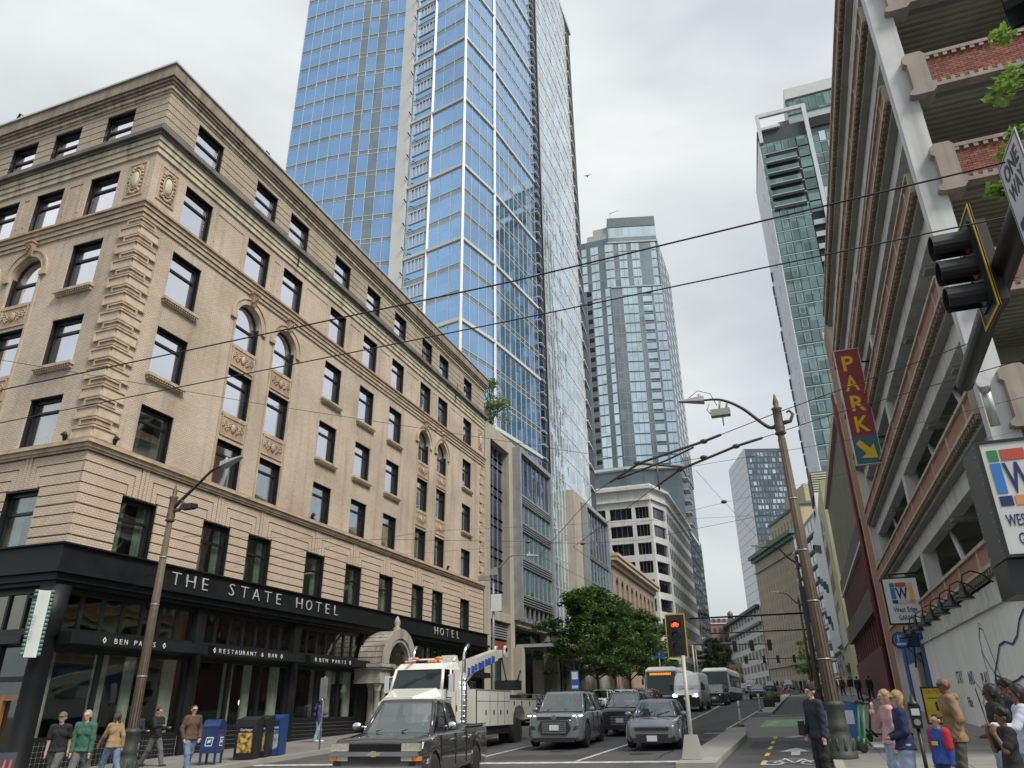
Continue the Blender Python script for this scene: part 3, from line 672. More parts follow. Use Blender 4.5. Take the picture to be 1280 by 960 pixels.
# hanging vertical blade sign at the corner column
bs = root('blade_sign', 'narrow white vertical sign with scalloped green edge at the corner of the black storefront', 'sign', (-22.2, 17.2, 3.2))
m = MB(); fb = Fr((-22.22, 17.45, 0), (-.55, -.83)); fb = Fr((-22.3, 17.3, 0), (.62, .78))
m.box(fb, -.02, .32, -.06, .06, 3.25, 5.25); m.build('sign_panel', pm('sign_panel_white', (.62, .66, .64), .5, var=.1, streak=.3), bs)
m = MB()
for k in range(16):
    for x in (-.06, .36): m.lathe(tuple(fb.pt(x, -.05, 3.3+k*.125)), [(.07, 0), (.07, .1)], 8)
m.build('scalloped_edge', pm('sign_green', (.10, .22, .18), .5), bs)
m = MB(); m.box(fb, -.3, 0, -.03, .03, 5.0, 5.08); m.build('bracket', blk, bs)
text(bs, 'lettering', 'BEN PARIS', pm('pale_letter', (.45, .5, .5), .5), fb, .08, .065, 3.75, .16, .004, rot=math.pi/2)
# ---------------- ground, road, sidewalks ----------------
asph = pm('asphalt', (.078, .078, .08), .85, var=.34, scale=.8, bump=.6, bscale=45, sc=(1, .25, 1), streak=0)
conc = pm('concrete', (.30, .29, .26), .85, var=.15, scale=.8, bump=.4, bscale=25)
concd = pm('concrete_sidewalk', (.20, .195, .18), .85, var=.2, scale=.6, bump=.4, bscale=25)
paint_w = pm('road_paint', (.50, .50, .47), .7, var=.45, scale=5)
paint_g = pm('green_paint', (.22, .40, .20), .75, var=.45, scale=4)
paint_y = pm('yellow_paint', (.55, .42, .10), .7, var=.4, scale=5)
def slab_mat(name, col, w, h, line):
    m, n, l, p = _base(name); MC[name] = m
    g = n.new('ShaderNodeNewGeometry'); b = n.new('ShaderNodeTexBrick'); b.offset = 0; b.inputs['Scale'].default_value = 1; b.inputs['Brick Width'].default_value = w; b.inputs['Row Height'].default_value = h; b.inputs['Mortar Size'].default_value = .015
    b.inputs['Color1'].default_value = col+(1,); b.inputs['Color2'].default_value = tuple(c*.86 for c in col)+(1,); b.inputs['Mortar'].default_value = line+(1,)
    l.new(g.outputs['Position'], b.inputs['Vector']); t = _noise(n, l, .9, 6); q = n.new('ShaderNodeMapRange'); q.inputs[1].default_value = .42; q.inputs[2].default_value = .7; q.inputs[4].default_value = .5; l.new(t.outputs[0], q.inputs[0])
    mx = n.new('ShaderNodeMixRGB'); mx.blend_type = 'MULTIPLY'; l.new(q.outputs[0], mx.inputs[0]); l.new(b.outputs[0], mx.inputs[1]); mx.inputs[2].default_value = (.6, .58, .54, 1); l.new(mx.outputs[0], p.inputs['Base Color']); p.inputs['Roughness'].default_value = .85
    return m
walkm = slab_mat('sidewalk_slabs', (.24, .235, .22), 1.5, 1.5, (.10, .10, .095))
def sheet(name, xs, ys, off, mat, kind='structure'):
    b = MB()
    for i in range(len(xs)-1):
        for j in range(len(ys)-1):
            b.face([(x, y, G(x, y)+off) for x, y in ((xs[i], ys[j]), (xs[i+1], ys[j]), (xs[i+1], ys[j+1]), (xs[i], ys[j+1]))])
    o = b.build(name, mat); o['kind'] = kind; return o
sheet('ground', [-3000, -30, 30, 3000], [-2000, 12, 22, 420, 5000], 0, asph)
def strip(name, rows, off, mat, drop=0, kind='structure', parent=None):
    """rows: (y, x_left, x_right); a raised or painted strip that follows the street"""
    b = MB(); ys = sorted({r[0] for r in rows}|{y for y in (12, 22) if rows[0][0] < y < rows[-1][0]})
    def at(y):
        for r0, r1 in zip(rows, rows[1:]):
            if r0[0] <= y <= r1[0]: t = (y-r0[0])/(r1[0]-r0[0]+1e-9); return r0[1]+(r1[1]-r0[1])*t, r0[2]+(r1[2]-r0[2])*t
    P = [(y,)+at(y) for y in ys]
    for (y0, l0, r0), (y1, l1, r1) in zip(P, P[1:]):
        q = [(l0, y0, G(l0, y0)+off), (r0, y0, G(r0, y0)+off), (r1, y1, G(r1, y1)+off), (l1, y1, G(l1, y1)+off)]
        b.face(q)
        if drop:
            d = Vector((0, 0, -drop)); q = [Vector(v) for v in q]
            b.face([q[0]+d, q[0], q[3], q[3]+d]); b.face([q[1], q[1]+d, q[2]+d, q[2]])
    if drop:
        for (y, l, r), s in ((P[0], 1), (P[-1], -1)):
            q = [(l, y, G(l, y)+off-drop), (r, y, G(r, y)+off-drop), (r, y, G(r, y)+off), (l, y, G(l, y)+off)]; b.face(q if s > 0 else q[::-1])
    o = b.build(name, mat, parent)
    if kind: o['kind'] = kind
    return o
LC, RC = -17.0, .38
strip('sidewalk_left', [(16, -24, LC-.2), (30, -24, LC-.4), (150, -24, LC-1.3)], .15, walkm, .6)
strip('curb_left', [(16, LC-.2, LC), (30, LC-.4, LC-.2), (150, LC-1.3, LC-1.1)], .155, conc, .6)
strip('sidewalk_right', [(8, RC+.2, 9), (150, RC+.2, 9)], .15, walkm, .6)
strip('curb_right', [(8, RC, RC+.2), (150, RC, RC+.2)], .155, conc, .6)
strip('sidewalk_far_left', [(158, -24, -17), (420, -24, -17)], .15, walkm, .6)
strip('sidewalk_far_right', [(172, RC, 12), (420, RC, 12)], .15, walkm, .6)
strip('bike_island', [(20.4, -3.25, -2.28), (30.5, -3.18, -2.22), (34.8, -3.1, -2.55)], .14, conc, .5)
strip('planter_island', [(49.6, -2.85, -1.98), (80, -2.75, -1.9), (107, -2.6, -1.75)], .14, conc, .5)
strip('concrete_crossing', [(30.7, -3.1, .36), (47, -3.1, .36)], .004, concd)
strip('green_bike_box', [(37.3, -2.12, .12), (43.3, -2.08, .14)], .009, paint_g)
strip('far_green_box', [(100, -1.7, .2), (106, -1.7, .2)], .006, paint_g)
# painted markings
def mark(pts, off=.008, mat=paint_w, name='road_marking'):
    b = MB(); b.face([(x, y, G(x, y)+off) for x, y in pts]); o = b.build(name, mat); o['kind'] = 'structure'
def line(p, q, w=.12, off=.008, mat=paint_w, name='lane_line'):
    p, q = Vector(p+(0,)), Vector(q+(0,)); t = (q-p).normalized(); n = Vector((-t.y, t.x, 0))*w/2
    mark([((p+n).x, (p+n).y), ((p-n).x, (p-n).y), ((q-n).x, (q-n).y), ((q+n).x, (q+n).y)], off, mat, name)
mark([(-17, 21.9), (-3.4, 21.9), (-3.4, 22.35), (-17, 22.35)][::1], name='stop_line')
ll = [(-6.35, 22.5), (-5.8, 38), (-6.2, 46), (-6.6, 60), (-7.3, 76), (-7.9, 95), (-7.7, 113)]
for p, q in zip(ll, ll[1:]): line(p, q, .14)
line((-9.9, 22.5), (-9.5, 60), .12); line((-3.45, 36), (-3.1, 60), .10); line((-4.1, 33.7), (-3.4, 33.7), .25)
for k in range(7): line((-13.3, 24+k*9), (-13.2, 27+k*9), .12)
line((-2.1, 48.6), (.25, 48.6), .25, name='bike_lane_line'); line((-2.0, 36.6), (.2, 36.6), .10, .013, name='bike_lane_line')
for k in range(5): line((-1.25, 21.2+k*2.2), (-1.23, 22.2+k*2.2), .12, mat=paint_y, name='centre_dash')
for s in (-.65, .65):
    for q in range(4): mark([(-1.05+s-.1+q*.07, 38.4+q*1.0), (-1.05+s+.25+q*.07, 38.4+q*1.0), (-1.05+s+.1, 39.0+q*1.0), (-1.05+s-.2, 39.0+q*1.0)], .013, name='bike_box_marking')
mark([(-.95, 30.4), (-.15, 31.9), (.28, 30.4), (.05, 30.4), (-.2, 31.2), (-.6, 30.4)][::-1], .009, name='chevron_marking')
mark([(-.95, 24.7), (-.1, 24.7), (-.5, 26.0)], name='arrow_marking'); mark([(-.62, 23.6), (-.38, 23.6), (-.38, 24.7), (-.62, 24.7)], name='arrow_marking')
b = MB()
for cx in (-1.0, -.1):
    for k in range(16):
        t0, t1 = 2*math.pi*k/16, 2*math.pi*(k+1)/16
        q = [(cx+.27*math.cos(t0), 21.6+.45*math.sin(t0)), (cx+.27*math.cos(t1), 21.6+.45*math.sin(t1)), (cx+.19*math.cos(t1), 21.6+.33*math.sin(t1)), (cx+.19*math.cos(t0), 21.6+.33*math.sin(t0))]
        b.face([(x, y, G(x, y)+.008) for x, y in q][::-1])
for p, q in (((-1, 21.6), (-.75, 22.5)), ((-.75, 22.5), (-.3, 22.5)), ((-.3, 22.5), (-.1, 21.6)), ((-1, 21.6), (-.5, 21.6)), ((-.5, 21.6), (-.3, 22.5)), ((-.5, 21.6), (-.78, 22.7))):
    p_, q_ = Vector(p+(0,)), Vector(q+(0,)); t = (q_-p_).normalized(); n = Vector((-t.y, t.x, 0))*.035
    b.face([(v.x, v.y, G(v.x, v.y)+.008) for v in (p_+n, p_-n, q_-n, q_+n)])
b.build('bike_symbol', paint_w)['kind'] = 'structure'
# far cross street markings
for k in range(6): mark([(-16+k*3.2, 152), (-14.6+k*3.2, 152), (-14.6+k*3.2, 157), (-16+k*3.2, 157)], name='crosswalk_bar')
# road patches and manhole
mh = MB(); mh.lathe((-4.9, 24.6, G(-4.9, 24.6)-.05), [(.36, 0), (.36, .058)], 20); mh.build('manhole_cover', pm('cast_iron', (.05, .048, .045), .6, .5))['kind'] = 'structure'
for (x0, x1, y0, y1) in ((-6, -3.6, 27, 29.5), (-9.3, -6.5, 23.2, 24.4), (-1.9, .1, 26, 29), (-5.6, -3.6, 31, 36)):
    mark([(x0, y0), (x1, y0), (x1, y1), (x0, y1)], .004, pm('asphalt_patch', (.05, .05, .052), .9, var=.2, scale=2), 'asphalt_patch')

rnd = random.Random(21); tar = pm('tar_seam', (.022, .022, .023), .6, var=.2)
b = MB()
for (x0, y0, x1, y1) in ((-9.9, 22.6, -9.4, 50), (-4.2, 22.5, -4.0, 40), (-16.5, 27, -3.5, 28), (-14, 24.2, -6.8, 24.6), (-2.0, 24, .2, 24.4), (-1.2, 22.5, -1.1, 30), (-8.2, 36, -3.4, 36.6), (-12, 45, -3.4, 46), (-6.5, 50, -6.6, 90), (-1.0, 48, -.9, 90), (-2, 33.8, .3, 34)):
    n = 24; P = [Vector((x0+(x1-x0)*k/n+rnd.uniform(-.07, .07), y0+(y1-y0)*k/n+rnd.uniform(-.07, .07), 0)) for k in range(n+1)]
    for p_, q_ in zip(P, P[1:]):
        t_ = (q_-p_).normalized(); n_ = Vector((-t_.y, t_.x, 0))*.022
        b.face([(v.x, v.y, G(v.x, v.y)+(.0125 if v.x > -3 and 30 < v.y < 47 else .006)) for v in (p_+n_, p_-n_, q_-n_, q_+n_)])
o = b.build('tar_seams', tar); o['kind'] = 'stuff'; tag(o, 'thin dark tar seams and cracks over the road surface', 'cracks')
stain = pm('oil_stain', (.045, .045, .047), .7, var=.3, scale=3)
for k in range(16):
    x, y = rnd.choice((-5.2, -8.4, -11.8, -.8))+rnd.uniform(-.6, .6), rnd.uniform(22.6, 60); r = rnd.uniform(.15, .5); b = MB()
    b.face([(x+r*(.7+.5*rnd.random())*math.cos(q*math.pi/6), y+r*1.6*(.7+.5*rnd.random())*math.sin(q*math.pi/6), G(x, y)+.005+.0003*k+(.006 if x > -3 and 30 < y < 47 else 0)+.029*(r*1.6*math.sin(q*math.pi/6))) for q in range(12)]); o = b.build('oil_stain', stain); o['kind'] = 'structure'
# ---------------- glass tower and the blocks beyond ----------------
def mirror2(name, tint, cell=(1.4, 1.4, 3.24), rough=.03, wob=.02, wscale=.25, var=.2, metal=.92, tilt=.0):
    if name in MC: return MC[name]
    m, n, l, p = _base(name); MC[name] = m
    g = n.new('ShaderNodeNewGeometry'); sn = n.new('ShaderNodeVectorMath'); sn.operation = 'SNAP'; sn.inputs[1].default_value = cell; l.new(g.outputs['Position'], sn.inputs[0])
    wn = n.new('ShaderNodeTexWhiteNoise'); l.new(sn.outputs[0], wn.inputs['Vector'])
    a = n.new('ShaderNodeMapRange'); a.inputs[3].default_value = 1-var; a.inputs[4].default_value = 1+var; l.new(wn.outputs['Value'], a.inputs[0])
    v = n.new('ShaderNodeVectorMath'); v.operation = 'SCALE'; v.inputs[0].default_value = tint; l.new(a.outputs[0], v.inputs['Scale']); l.new(v.outputs[0], p.inputs['Base Color'])
    p.inputs['Metallic'].default_value = metal; p.inputs['Roughness'].default_value = rough
    t2 = _noise(n, l, wscale, 2); b = n.new('ShaderNodeBump'); b.inputs['Distance'].default_value = wob; l.new(t2.outputs[0], b.inputs['Height'])
    last = b.outputs[0]
    if tilt:
        s1 = n.new('ShaderNodeVectorMath'); s1.operation = 'SUBTRACT'; s1.inputs[1].default_value = (.5, .5, .5); l.new(wn.outputs['Color'], s1.inputs[0])
        s2 = n.new('ShaderNodeVectorMath'); s2.operation = 'SCALE'; s2.inputs['Scale'].default_value = tilt; l.new(s1.outputs[0], s2.inputs[0])
        s3 = n.new('ShaderNodeVectorMath'); s3.operation = 'ADD'; l.new(last, s3.inputs[0]); l.new(s2.outputs[0], s3.inputs[1])
        s4 = n.new('ShaderNodeVectorMath'); s4.operation = 'NORMALIZE'; l.new(s3.outputs[0], s4.inputs[0]); last = s4.outputs[0]
    l.new(last, p.inputs['Normal']); return m
gblue = mirror2('blue_glass', (.27, .47, .76), var=.05, tilt=.0, rough=.3)  # the blue sky it would mirror is put into the glass tint
gblue2 = mirror2('blue_glass_pale', (.31, .51, .78), var=.05, tilt=.002, rough=.05, wob=.012)
gspan = mirror2('grey_spandrel_glass', (.27, .34, .38), var=.08, rough=.2)
gslot = mirror2('deep_blue_glass', (.05, .11, .27), var=.25, cell=(.8, .8, 1.6), tilt=.08)
gwave = mirror2('wavy_glass', (.70, .80, .90), cell=(1.1, 1.1, 1.62), wob=.07, wscale=.5, var=.25, tilt=.06)
mull_w = pm('white_mullion', (.60, .61, .60), .5, .1, var=.08, scale=.4)
mull_g = pm('grey_mullion', (.36, .38, .40), .45, .4, var=.1, scale=.4)
corebk = pm('tower_core', (.06, .07, .08), .8)
def seg(P, Q): return Fr(P, (Q[0]-P[0], Q[1]-P[1])), math.hypot(Q[0]-P[0], Q[1]-P[1])
def block(parent, name, mat, pts, z0, z1, off=0):
    """solid prism from a plan outline, counterclockwise seen from above"""
    b = MB(); b.prism([(x, y, z0) for x, y in pts], [(x, y, z1) for x, y in pts]); return b.build(name, mat, parent)
tower = root('glass_tower', 'tall blue glass skyscraper with curved front rising behind the brick hotel', 'skyscraper', (-37, 70, 0))
TZ, FH = 66.385, 3.24
core = [(-50.7, 58.75), (-41.9, 59.25), (-35.9, 60.4), (-34.2, 60.45), (-26.9, 58.95), (-25.6, 64.8), (-24.6, 72.9), (-24.05, 77.0), (-24.6, 77.1), (-24.6, 78.5), (-24.0, 78.6), (-24.0, 101), (-50.7, 101)]
block(tower, 'tower_core', corebk, core, 0, 121.6)
vis, spn, mu = [], [], MB()
def curt(P, Q, cols, k0, k1, vm, sm, major=False, mm=0, sh=.62, vh=.13):
    """cols: fractions or list of (t0,t1,mat)"""
    fr, L = seg(P, Q)
    for k in range(k0, k1):
        z = TZ+k*FH
        for c in cols:
            t0, t1 = c[0]*L, c[1]*L; mt = c[2] if len(c) > 2 and c[2] else vm
            vis.append((mt, fr, t0+vh/2, t1-vh/2, -.10, .0, z+sh*.5+.05, z+FH-sh*.5-.05))
        spn.append((sm, fr, .02, L-.02, -.10, -.02, z-sh*.5+.04, z+sh*.5-.04))
        mu.cm = mm
        for dz in (-sh*.5, sh*.5): mu.box(fr, 0, L, -.12, .03, z+dz-.032, z+dz+.032)
        if major and k % 3 == 0: mu.cm = 0; mu.box(fr, -.05, L+.05, -.12, .2, z-.17, z+.17)
    for t in sorted({c[0] for c in cols}|{cols[-1][1]}):
        mu.cm = mm; mu.box(fr, t*L-.03, t*L+.03, -.12, .04, TZ+k0*FH, TZ+k1*FH)
KA, KB = -13, 17
GY = gspan
lx = [-50.74, -48.97, -47.45, -46.1, -44.89, -43.4, -41.91]
def cols_even(n, mats=None): return [(i/n, (i+1)/n, mats[i] if mats else None) for i in range(n)]
curt((-50.74, 58.57), (-44.89, 58.76), cols_even(4), KA, KB, gblue, gspan)
curt((-44.89, 58.76), (-41.91, 59.09), cols_even(2), KA, KB, gblue, gspan)
curt((-41.91, 59.09), (-35.9, 60.2), [(0, .17, GY), (.17, .38, None), (.38, .58, GY), (.58, .79, None), (.79, 1, None)], KA, KB, gblue, gspan)
curt((-34.3, 60.27), (-31.36, 59.72), [(.0, 1, None)], KA, KB, gblue2, gspan, True)
curt((-31.36, 59.72), (-26.73, 58.74), cols_even(3), KA, KB, gblue2, gspan, True)
curt((-26.73, 58.74), (-25.39, 64.69), cols_even(4), KA, KB, gblue2, gspan, True)
curt((-25.39, 64.69), (-24.75, 69.5), cols_even(4), KA, KB, gblue2, gspan, True)
curt((-24.75, 69.5), (-24.0, 75.6), cols_even(5), KA, KB, gblue2, gspan, True)
curt((-24.0, 75.6), (-23.84, 77.08), cols_even(1), KA, KB, gslot, gslot, False, 1)
pieces(tower, 'glass_pane', vis, cap=300)
pieces(tower, 'spandrel_panel', spn, cap=150)
# small balcony rails and slatted vents beside the white strip
fr, L = seg((-34.3, 60.27), (-31.36, 59.72))
for k in range(KA, KB):
    z = TZ+k*FH
    for q in range(5): mu.cm = 0; mu.box(fr, .5+q*.5, .62+q*.5, 0, .12, z+1.3, z+2.7)
    mu.box(fr, .3, 2.8, 0, .14, z+1.2, z+1.3); mu.box(fr, .3, 2.8, 0, .14, z+2.7, z+2.8)
for P in ((-31.36, 59.72), (-26.73, 58.74), (-25.39, 64.69)):
    mu.cm = 0; f2 = Fr(P, (.7, .7)); mu.box(f2, -.14, .14, -.15, .2, TZ+KA*FH, TZ+KB*FH)
mu.build('mullion_grid', [mull_w, mull_g], tower)
piece(tower, 'white_pier', mull_w, Fr((-35.9, 60.2), (1, 0)), 0, 1.45, -.6, .45, 20, 122)
cl = MB()
for k in range(KA, KB): z = TZ+k*FH+1; cl.tube([(-34.3, 59.9, z), (-34.3, 59.5, z+.15), (-34.25, 59.3, z)], .07, 5)
cl.build('wall_lamp', blk, tower, kind='stuff')
# the recessed blue slot and the wavy glass wall along the street
vis, mu = [], MB()
fr, L = seg((-24.45, 77.08), (-24.45, 78.6))
z = 0
while z < 121:
    vis.append((gslot, fr, 0.05, L-.05, -.1, 0, z+.05, z+1.55)); mu.box(fr, 0, L, -.1, .12, z-.05, z+.05)
    if z > 14: mu.box(Fr((-23.95, 75.7), (0, 1)), 0, 1.3, -.1, .35, z-.05, z+.05)
    z += 1.62
pts = [(-23.75, 78.6), (-23.55, 83), (-23.5, 88), (-23.62, 93), (-23.85, 97)]
for P, Q in zip(pts, pts[1:]):
    fr, L = seg(P, Q); z = 4.0; n = 4
    while z < 120:
        for i in range(n): vis.append((gwave, fr, L*i/n+.03, L*(i+1)/n-.03, -.1, 0, z+.04, z+3.2))
        mu.box(fr, 0, L, -.1, .04, z-.03, z+.03); z += 3.24
    for i in range(n+1): mu.cm = 0; mu.box(fr, L*i/n-.03, L*i/n+.03, -.1, .05, 4, 121.5)
pieces(tower, 'street_pane', vis, cap=250)
vis = []
fr, L = seg((-23.85, 97), (-24.3, 101)); z = 4
k = 0
gdk = mirror2('dark_glass', (.10, .12, .16), var=.3)
while z < 119:
    vis.append((gdk if k % 2 == 0 else gwave, fr, .1, L-.1, -.1, 0, z+.06, z+3.1)); mu.cm = 0; mu.box(fr, 0, L, -.1, .3, z-.12, z+.1); z += 3.24; k += 1
pieces(tower, 'corner_pane', vis, cap=60)
mu.box(Fr((-24.2, 77.2), (0, 1)), 1.3, 24, -.1, .55, 121.3, 122.3)
mu.build('street_mullions', [mull_w], tower)
# ---- low office podium beside the hotel ----
beige = pm('beige_stone', (.40, .37, .30), .8, var=.1, scale=.7, bump=.15, streak=.4)
gnavy = mirror2('navy_glass', (.10, .16, .27), cell=(1.1, 1.1, 1.5), var=.4, tilt=.05, wob=.05, wscale=.6)
gteal = mirror2('teal_glass', (.30, .46, .50), cell=(1.1, 1.1, 2.6), var=.12, tilt=.02)
pod = root('office_podium', 'beige framed low glass office block between the brick hotel and the curved tower', 'building', (-22.5, 63, 0))
F5 = Fr((-22.5, 55.0, 0), (0, 1))
m = MB(); gtop = 24.6
m.wall(F5, 0, 17.0, 0, gtop, [(1.3, 5.9, 8.9, 23.3), (7.0, 16.6, 8.9, 23.9), (1.4, 6.0, 1.0, 8.2), (7.0, 16.6, 1.0, 8.2)], .9)
m.face([(-22.5, 55, gtop), (-22.5, 72, gtop), (-36, 72, gtop), (-36, 55, gtop)]); m.face([(-22.5, 55, 0), (-22.5, 55, gtop), (-40, 55, gtop), (-40, 55, 0)]); m.face([(-22.5, 72, 0), (-30, 72, 0), (-30, 72, gtop), (-22.5, 72, gtop)])
m.build('stone_frame', beige, pod)
vis, mu = [], MB()
for i in range(4):
    z = 8.9
    while z < 23.2:
        h = 1.9 if int((z-8.9)/2.68+.1)*2.68+8.95 > z else .78
        vis.append((gnavy, F5, 1.35+i*1.14, 2.42+i*1.14, -.8, -.75, z+.04, min(z+h, 23.25))); mu.box(F5, 1.3, 5.9, -.8, -.66, z-.04, z+.04); z += h
    mu.box(F5, 1.3+i*1.14-.03, 1.3+i*1.14+.03, -.8, -.64, 8.9, 23.3)
# projecting bay with teal bands and sun louvres
for q, (z0, z1, mt) in enumerate(((19.9, 23.7, gnavy), (17.3, 19.8, gteal), (14.1, 16.4, gteal), (10.9, 13.2, gteal))):
    for i in range(7): vis.append((mt, F5, 7.3+i*1.3+.04, 7.3+(i+1)*1.3-.04, .35, .4, z0+.04, z1-.04))
    mu.box(F5, 7.3, 16.4, .3, .5, z0-.06, z0+.03); mu.box(F5, 7.3, 16.4, .3, .5, z1-.03, z1+.06)
    if q < 3 or True:
        for s in range(4): mu.box(F5, 7.3, 16.4, .15, .62, z0-.25-s*.22, z0-.19-s*.22)
for i in range(8): mu.box(F5, 7.3+i*1.3-.04, 7.3+i*1.3+.04, .3, .48, 8.8, 23.7)
pieces(pod, 'glass_pane', vis, cap=200)
mu.build('mullion_grid', mull_g, pod)
bayf = MB(); bayf.box(F5, 6.85, 7.28, -.3, .75, 8.6, 24.2); bayf.box(F5, 16.42, 16.9, -.3, .75, 8.6, 24.2); bayf.box(F5, 7.28, 16.42, -.3, .75, 23.75, 24.2); bayf.box(F5, 7.28, 16.42, -.3, .25, 8.6, 8.95)
bayf.build('bay_frame', pm('bay_frame_metal', (.33, .34, .35), .5, .4), pod)
piece(pod, 'bay_back', corebk, F5, 7.28, 16.42, -.3, .1, 8.96, 23.74)
low = MB(); low.box(F5, 1.4, 6.0, -1.1, -.95, 0, 8.2); low.box(F5, 7.0, 16.6, -1.1, -.95, 0, 8.2); low.build('dark_shop_front', gdk, pod)
lv = MB()
for q in range(6): lv.box(F5, 1.4, 6.0, -.6, -.3, 6.9+q*.2, 7.0+q*.2)
lv.build('vent_louvres', mull_g, pod); piece(pod, 'red_band', pm('red_panel', (.22, .05, .035), .6), F5, 1.4, 6.0, -.7, -.4, 6.1, 6.7)
cnp = MB(); cnp.box(F5, 7.0, 16.4, .1, 3.2, 6.35, 6.6); cnp.build('entrance_canopy', pm('canopy_metal', (.40, .42, .42), .4, .3), pod)
for x in (6.4, 11.5, 16.5, 22): piece(pod, 'stone_column', beige, F5, x, x+.8, .0, .8, 0, 6.3)
sh = MB()
for k in range(9): sh.box(F5, 17.2+k*1.3, 17.28+k*1.3, -.2, .02, 0, 6.5)
sh.box(F5, 17, 29, -.1, 1.6, 6.0, 6.3); sh.build('arcade_frame', mull_g, pod); piece(pod, 'arcade_glass', gdk, F5, 17, 46, -.5, -.25, 0, 7.0)
# ---- second framed block ----
blk4 = root('framed_office_block', 'narrow beige framed glass block rising above the street trees', 'building', (-22.5, 92, 0))
F6 = Fr((-22.5, 83.0, 0), (0, 1)); m = MB()
m.wall(F6, 0, 18.0, 0, 25.6, [(3.2, 15.2, 8.0, 24.9)], .5); m.face([(-22.5, 83, 0), (-22.5, 83, 25.6), (-24.2, 83, 25.6), (-24.2, 83, 0)]); m.face([(-22.5, 83, 25.6), (-22.5, 101, 25.6), (-24.2, 101, 25.6), (-24.2, 83, 25.6)]); m.face([(-22.5, 101, 0), (-24.2, 101, 0), (-24.2, 101, 25.6), (-22.5, 101, 25.6)])
m.build('stone_frame', beige, blk4)
vis, mu = [], MB()
for (z0, z1) in ((18.8, 24.3), (15.6, 18.2), (12.4, 15.0), (9.0, 11.8)):
    for i in range(7): vis.append((gnavy if z0 > 18 else gteal, F6, 3.8+i*1.55+.04, 3.8+(i+1)*1.55-.04, .25, .3, z0, z1))
    for s in range(3): mu.box(F6, 3.8, 14.6, .1, .5, z0-.2-s*.2, z0-.12-s*.2)
for i in range(8): mu.box(F6, 3.8+i*1.55-.04, 3.8+i*1.55+.04, .2, .4, 8.6, 24.4)
mu.box(F6, 3.4, 3.78, -.4, .7, 8.4, 24.7); mu.box(F6, 14.65, 15.0, -.4, .7, 8.4, 24.7); mu.box(F6, 3.78, 14.65, -.4, .7, 24.35, 24.7)
pieces(blk4, 'glass_pane', vis, cap=60); mu.build('bay_frame', mull_g, blk4); piece(blk4, 'bay_back', corebk, F6, 3.8, 14.6, -.3, .1, 8.6, 24.3)
# ---- small brown arcaded building ----
tanst = pm('tan_stone', (.36, .27, .21), .8, var=.15, scale=1, bump=.2, streak=.4); tanl = pm('tan_cornice', (.50, .40, .30), .8, var=.1)
arc = root('arcaded_building', 'low brown stone building with tall arched windows under a flat cornice', 'building', (-22.5, 118, 0))
F7 = Fr((-22.5, 101.6, 0), (0, 1)); m = MB(); L7 = 33; o7 = [(2+i*3.4, 3.7+i*3.4, 9.5, 18.3) for i in range(9)]
m.wall(F7, 0, L7, 0, 20.8, o7, .6)
for o in o7: m.archfill(F7, (o[0]+o[1])/2, .85, 18.3-.85, 18.3, .6, n=6)
m.face([(-22.5, 101.6, 0), (-22.5, 101.6, 20.8), (-40, 101.6, 20.8), (-40, 101.6, 0)]); m.face([(-22.5, 101.6, 20.8), (-22.5, 134.6, 20.8), (-40, 134.6, 20.8), (-40, 101.6, 20.8)])
m.build('stone_wall', tanst, arc)
m = MB(); m.box(F7, -.3, L7, 0, .35, 19.6, 20.2); m.box(F7, -.6, L7+.2, 0, .9, 20.25, 20.75); m.box(F7, -.7, L7+.3, -.1, 1.1, 20.8, 21.2); m.build('cornice', tanl, arc)
for k in range(6): pp = MB(); pp.blob((-22.5, 103+k*6, 21.5), .2, .2, .35, 6, 5); pp.build('roof_ornament', tanl, arc)
for o in o7: piece(arc, 'window', gdk, F7, o[0], o[1], -.65, -.6, o[2], o[3])
# ---- white corner block with chamfered corner, grey tower above ----
whitest = pm('white_stone', (.62, .62, .59), .7, var=.08, scale=.4, streak=.35)
gwin = mirror2('dark_window', (.11, .13, .16), cell=(1.5, 1.5, 3.77), var=.5, tilt=.03)
wb = root('white_corner_building', 'white office building with chamfered corner and rows of dark windows', 'building', (-22.5, 155, 0))
pl = [(-60, 152.5), (-24.6, 152.5), (-22.5, 159), (-22.5, 197.4)]
ZR = 44.5
for si, (P, Q) in enumerate(zip(pl, pl[1:])):
    fr, L = seg(P, Q); ops_ = []; its = []
    if si == 0: cl_ = [(L-1.0-4.6*(k+1)+.5, L-1.0-4.6*k-.2) for k in range(5)]; cl_[0] = (L-3.6, L-.6)
    if si == 0: cl_ = [(L-3.4, L-.5), (L-8.9, L-4.2), (L-14.0, L-9.8), (L-19, L-15), (L-24, L-20)]
    elif si == 1: cl_ = [(.7, L-.7)]
    else: cl_ = [(.8+k*2.36, 2.75+k*2.36) for k in range(16)]
    for k in range(9):
        z1 = 40.3-k*3.77; z0 = z1-2.45
        if z0 < 6: continue
        for a, c in cl_: ops_.append((a, c, z0, z1)); its += [(gwin, fr, a+(c-a)*q/4+.05, a+(c-a)*(q+1)/4-.05, -.5, -.45, z0+.05, z1-.05) for q in range(4)] if si < 2 else [(pm('side_window_dark', (.05, .055, .06), .6, var=.4, scale=.5, spec=.2), fr, a+.02, c-.02, -.2, -.07, z0, z1)]
    m = MB(); m.wall(fr, 0, L, 3, ZR, ops_, .45 if si < 2 else .1); m.build('white_wall', whitest, wb)
    pieces(wb, 'window', its, cap=130 if si < 2 else 100, minpx=3)
    m = MB(); m.box(fr, 0, L, .0, .5, 41.6, 41.9); m.box(fr, -.2, L+.2, 0, .9, 44.0, 44.6); m.box(fr, 0, L, -.7, -.55, 3, 42); m.build('cornice', whitest, wb)
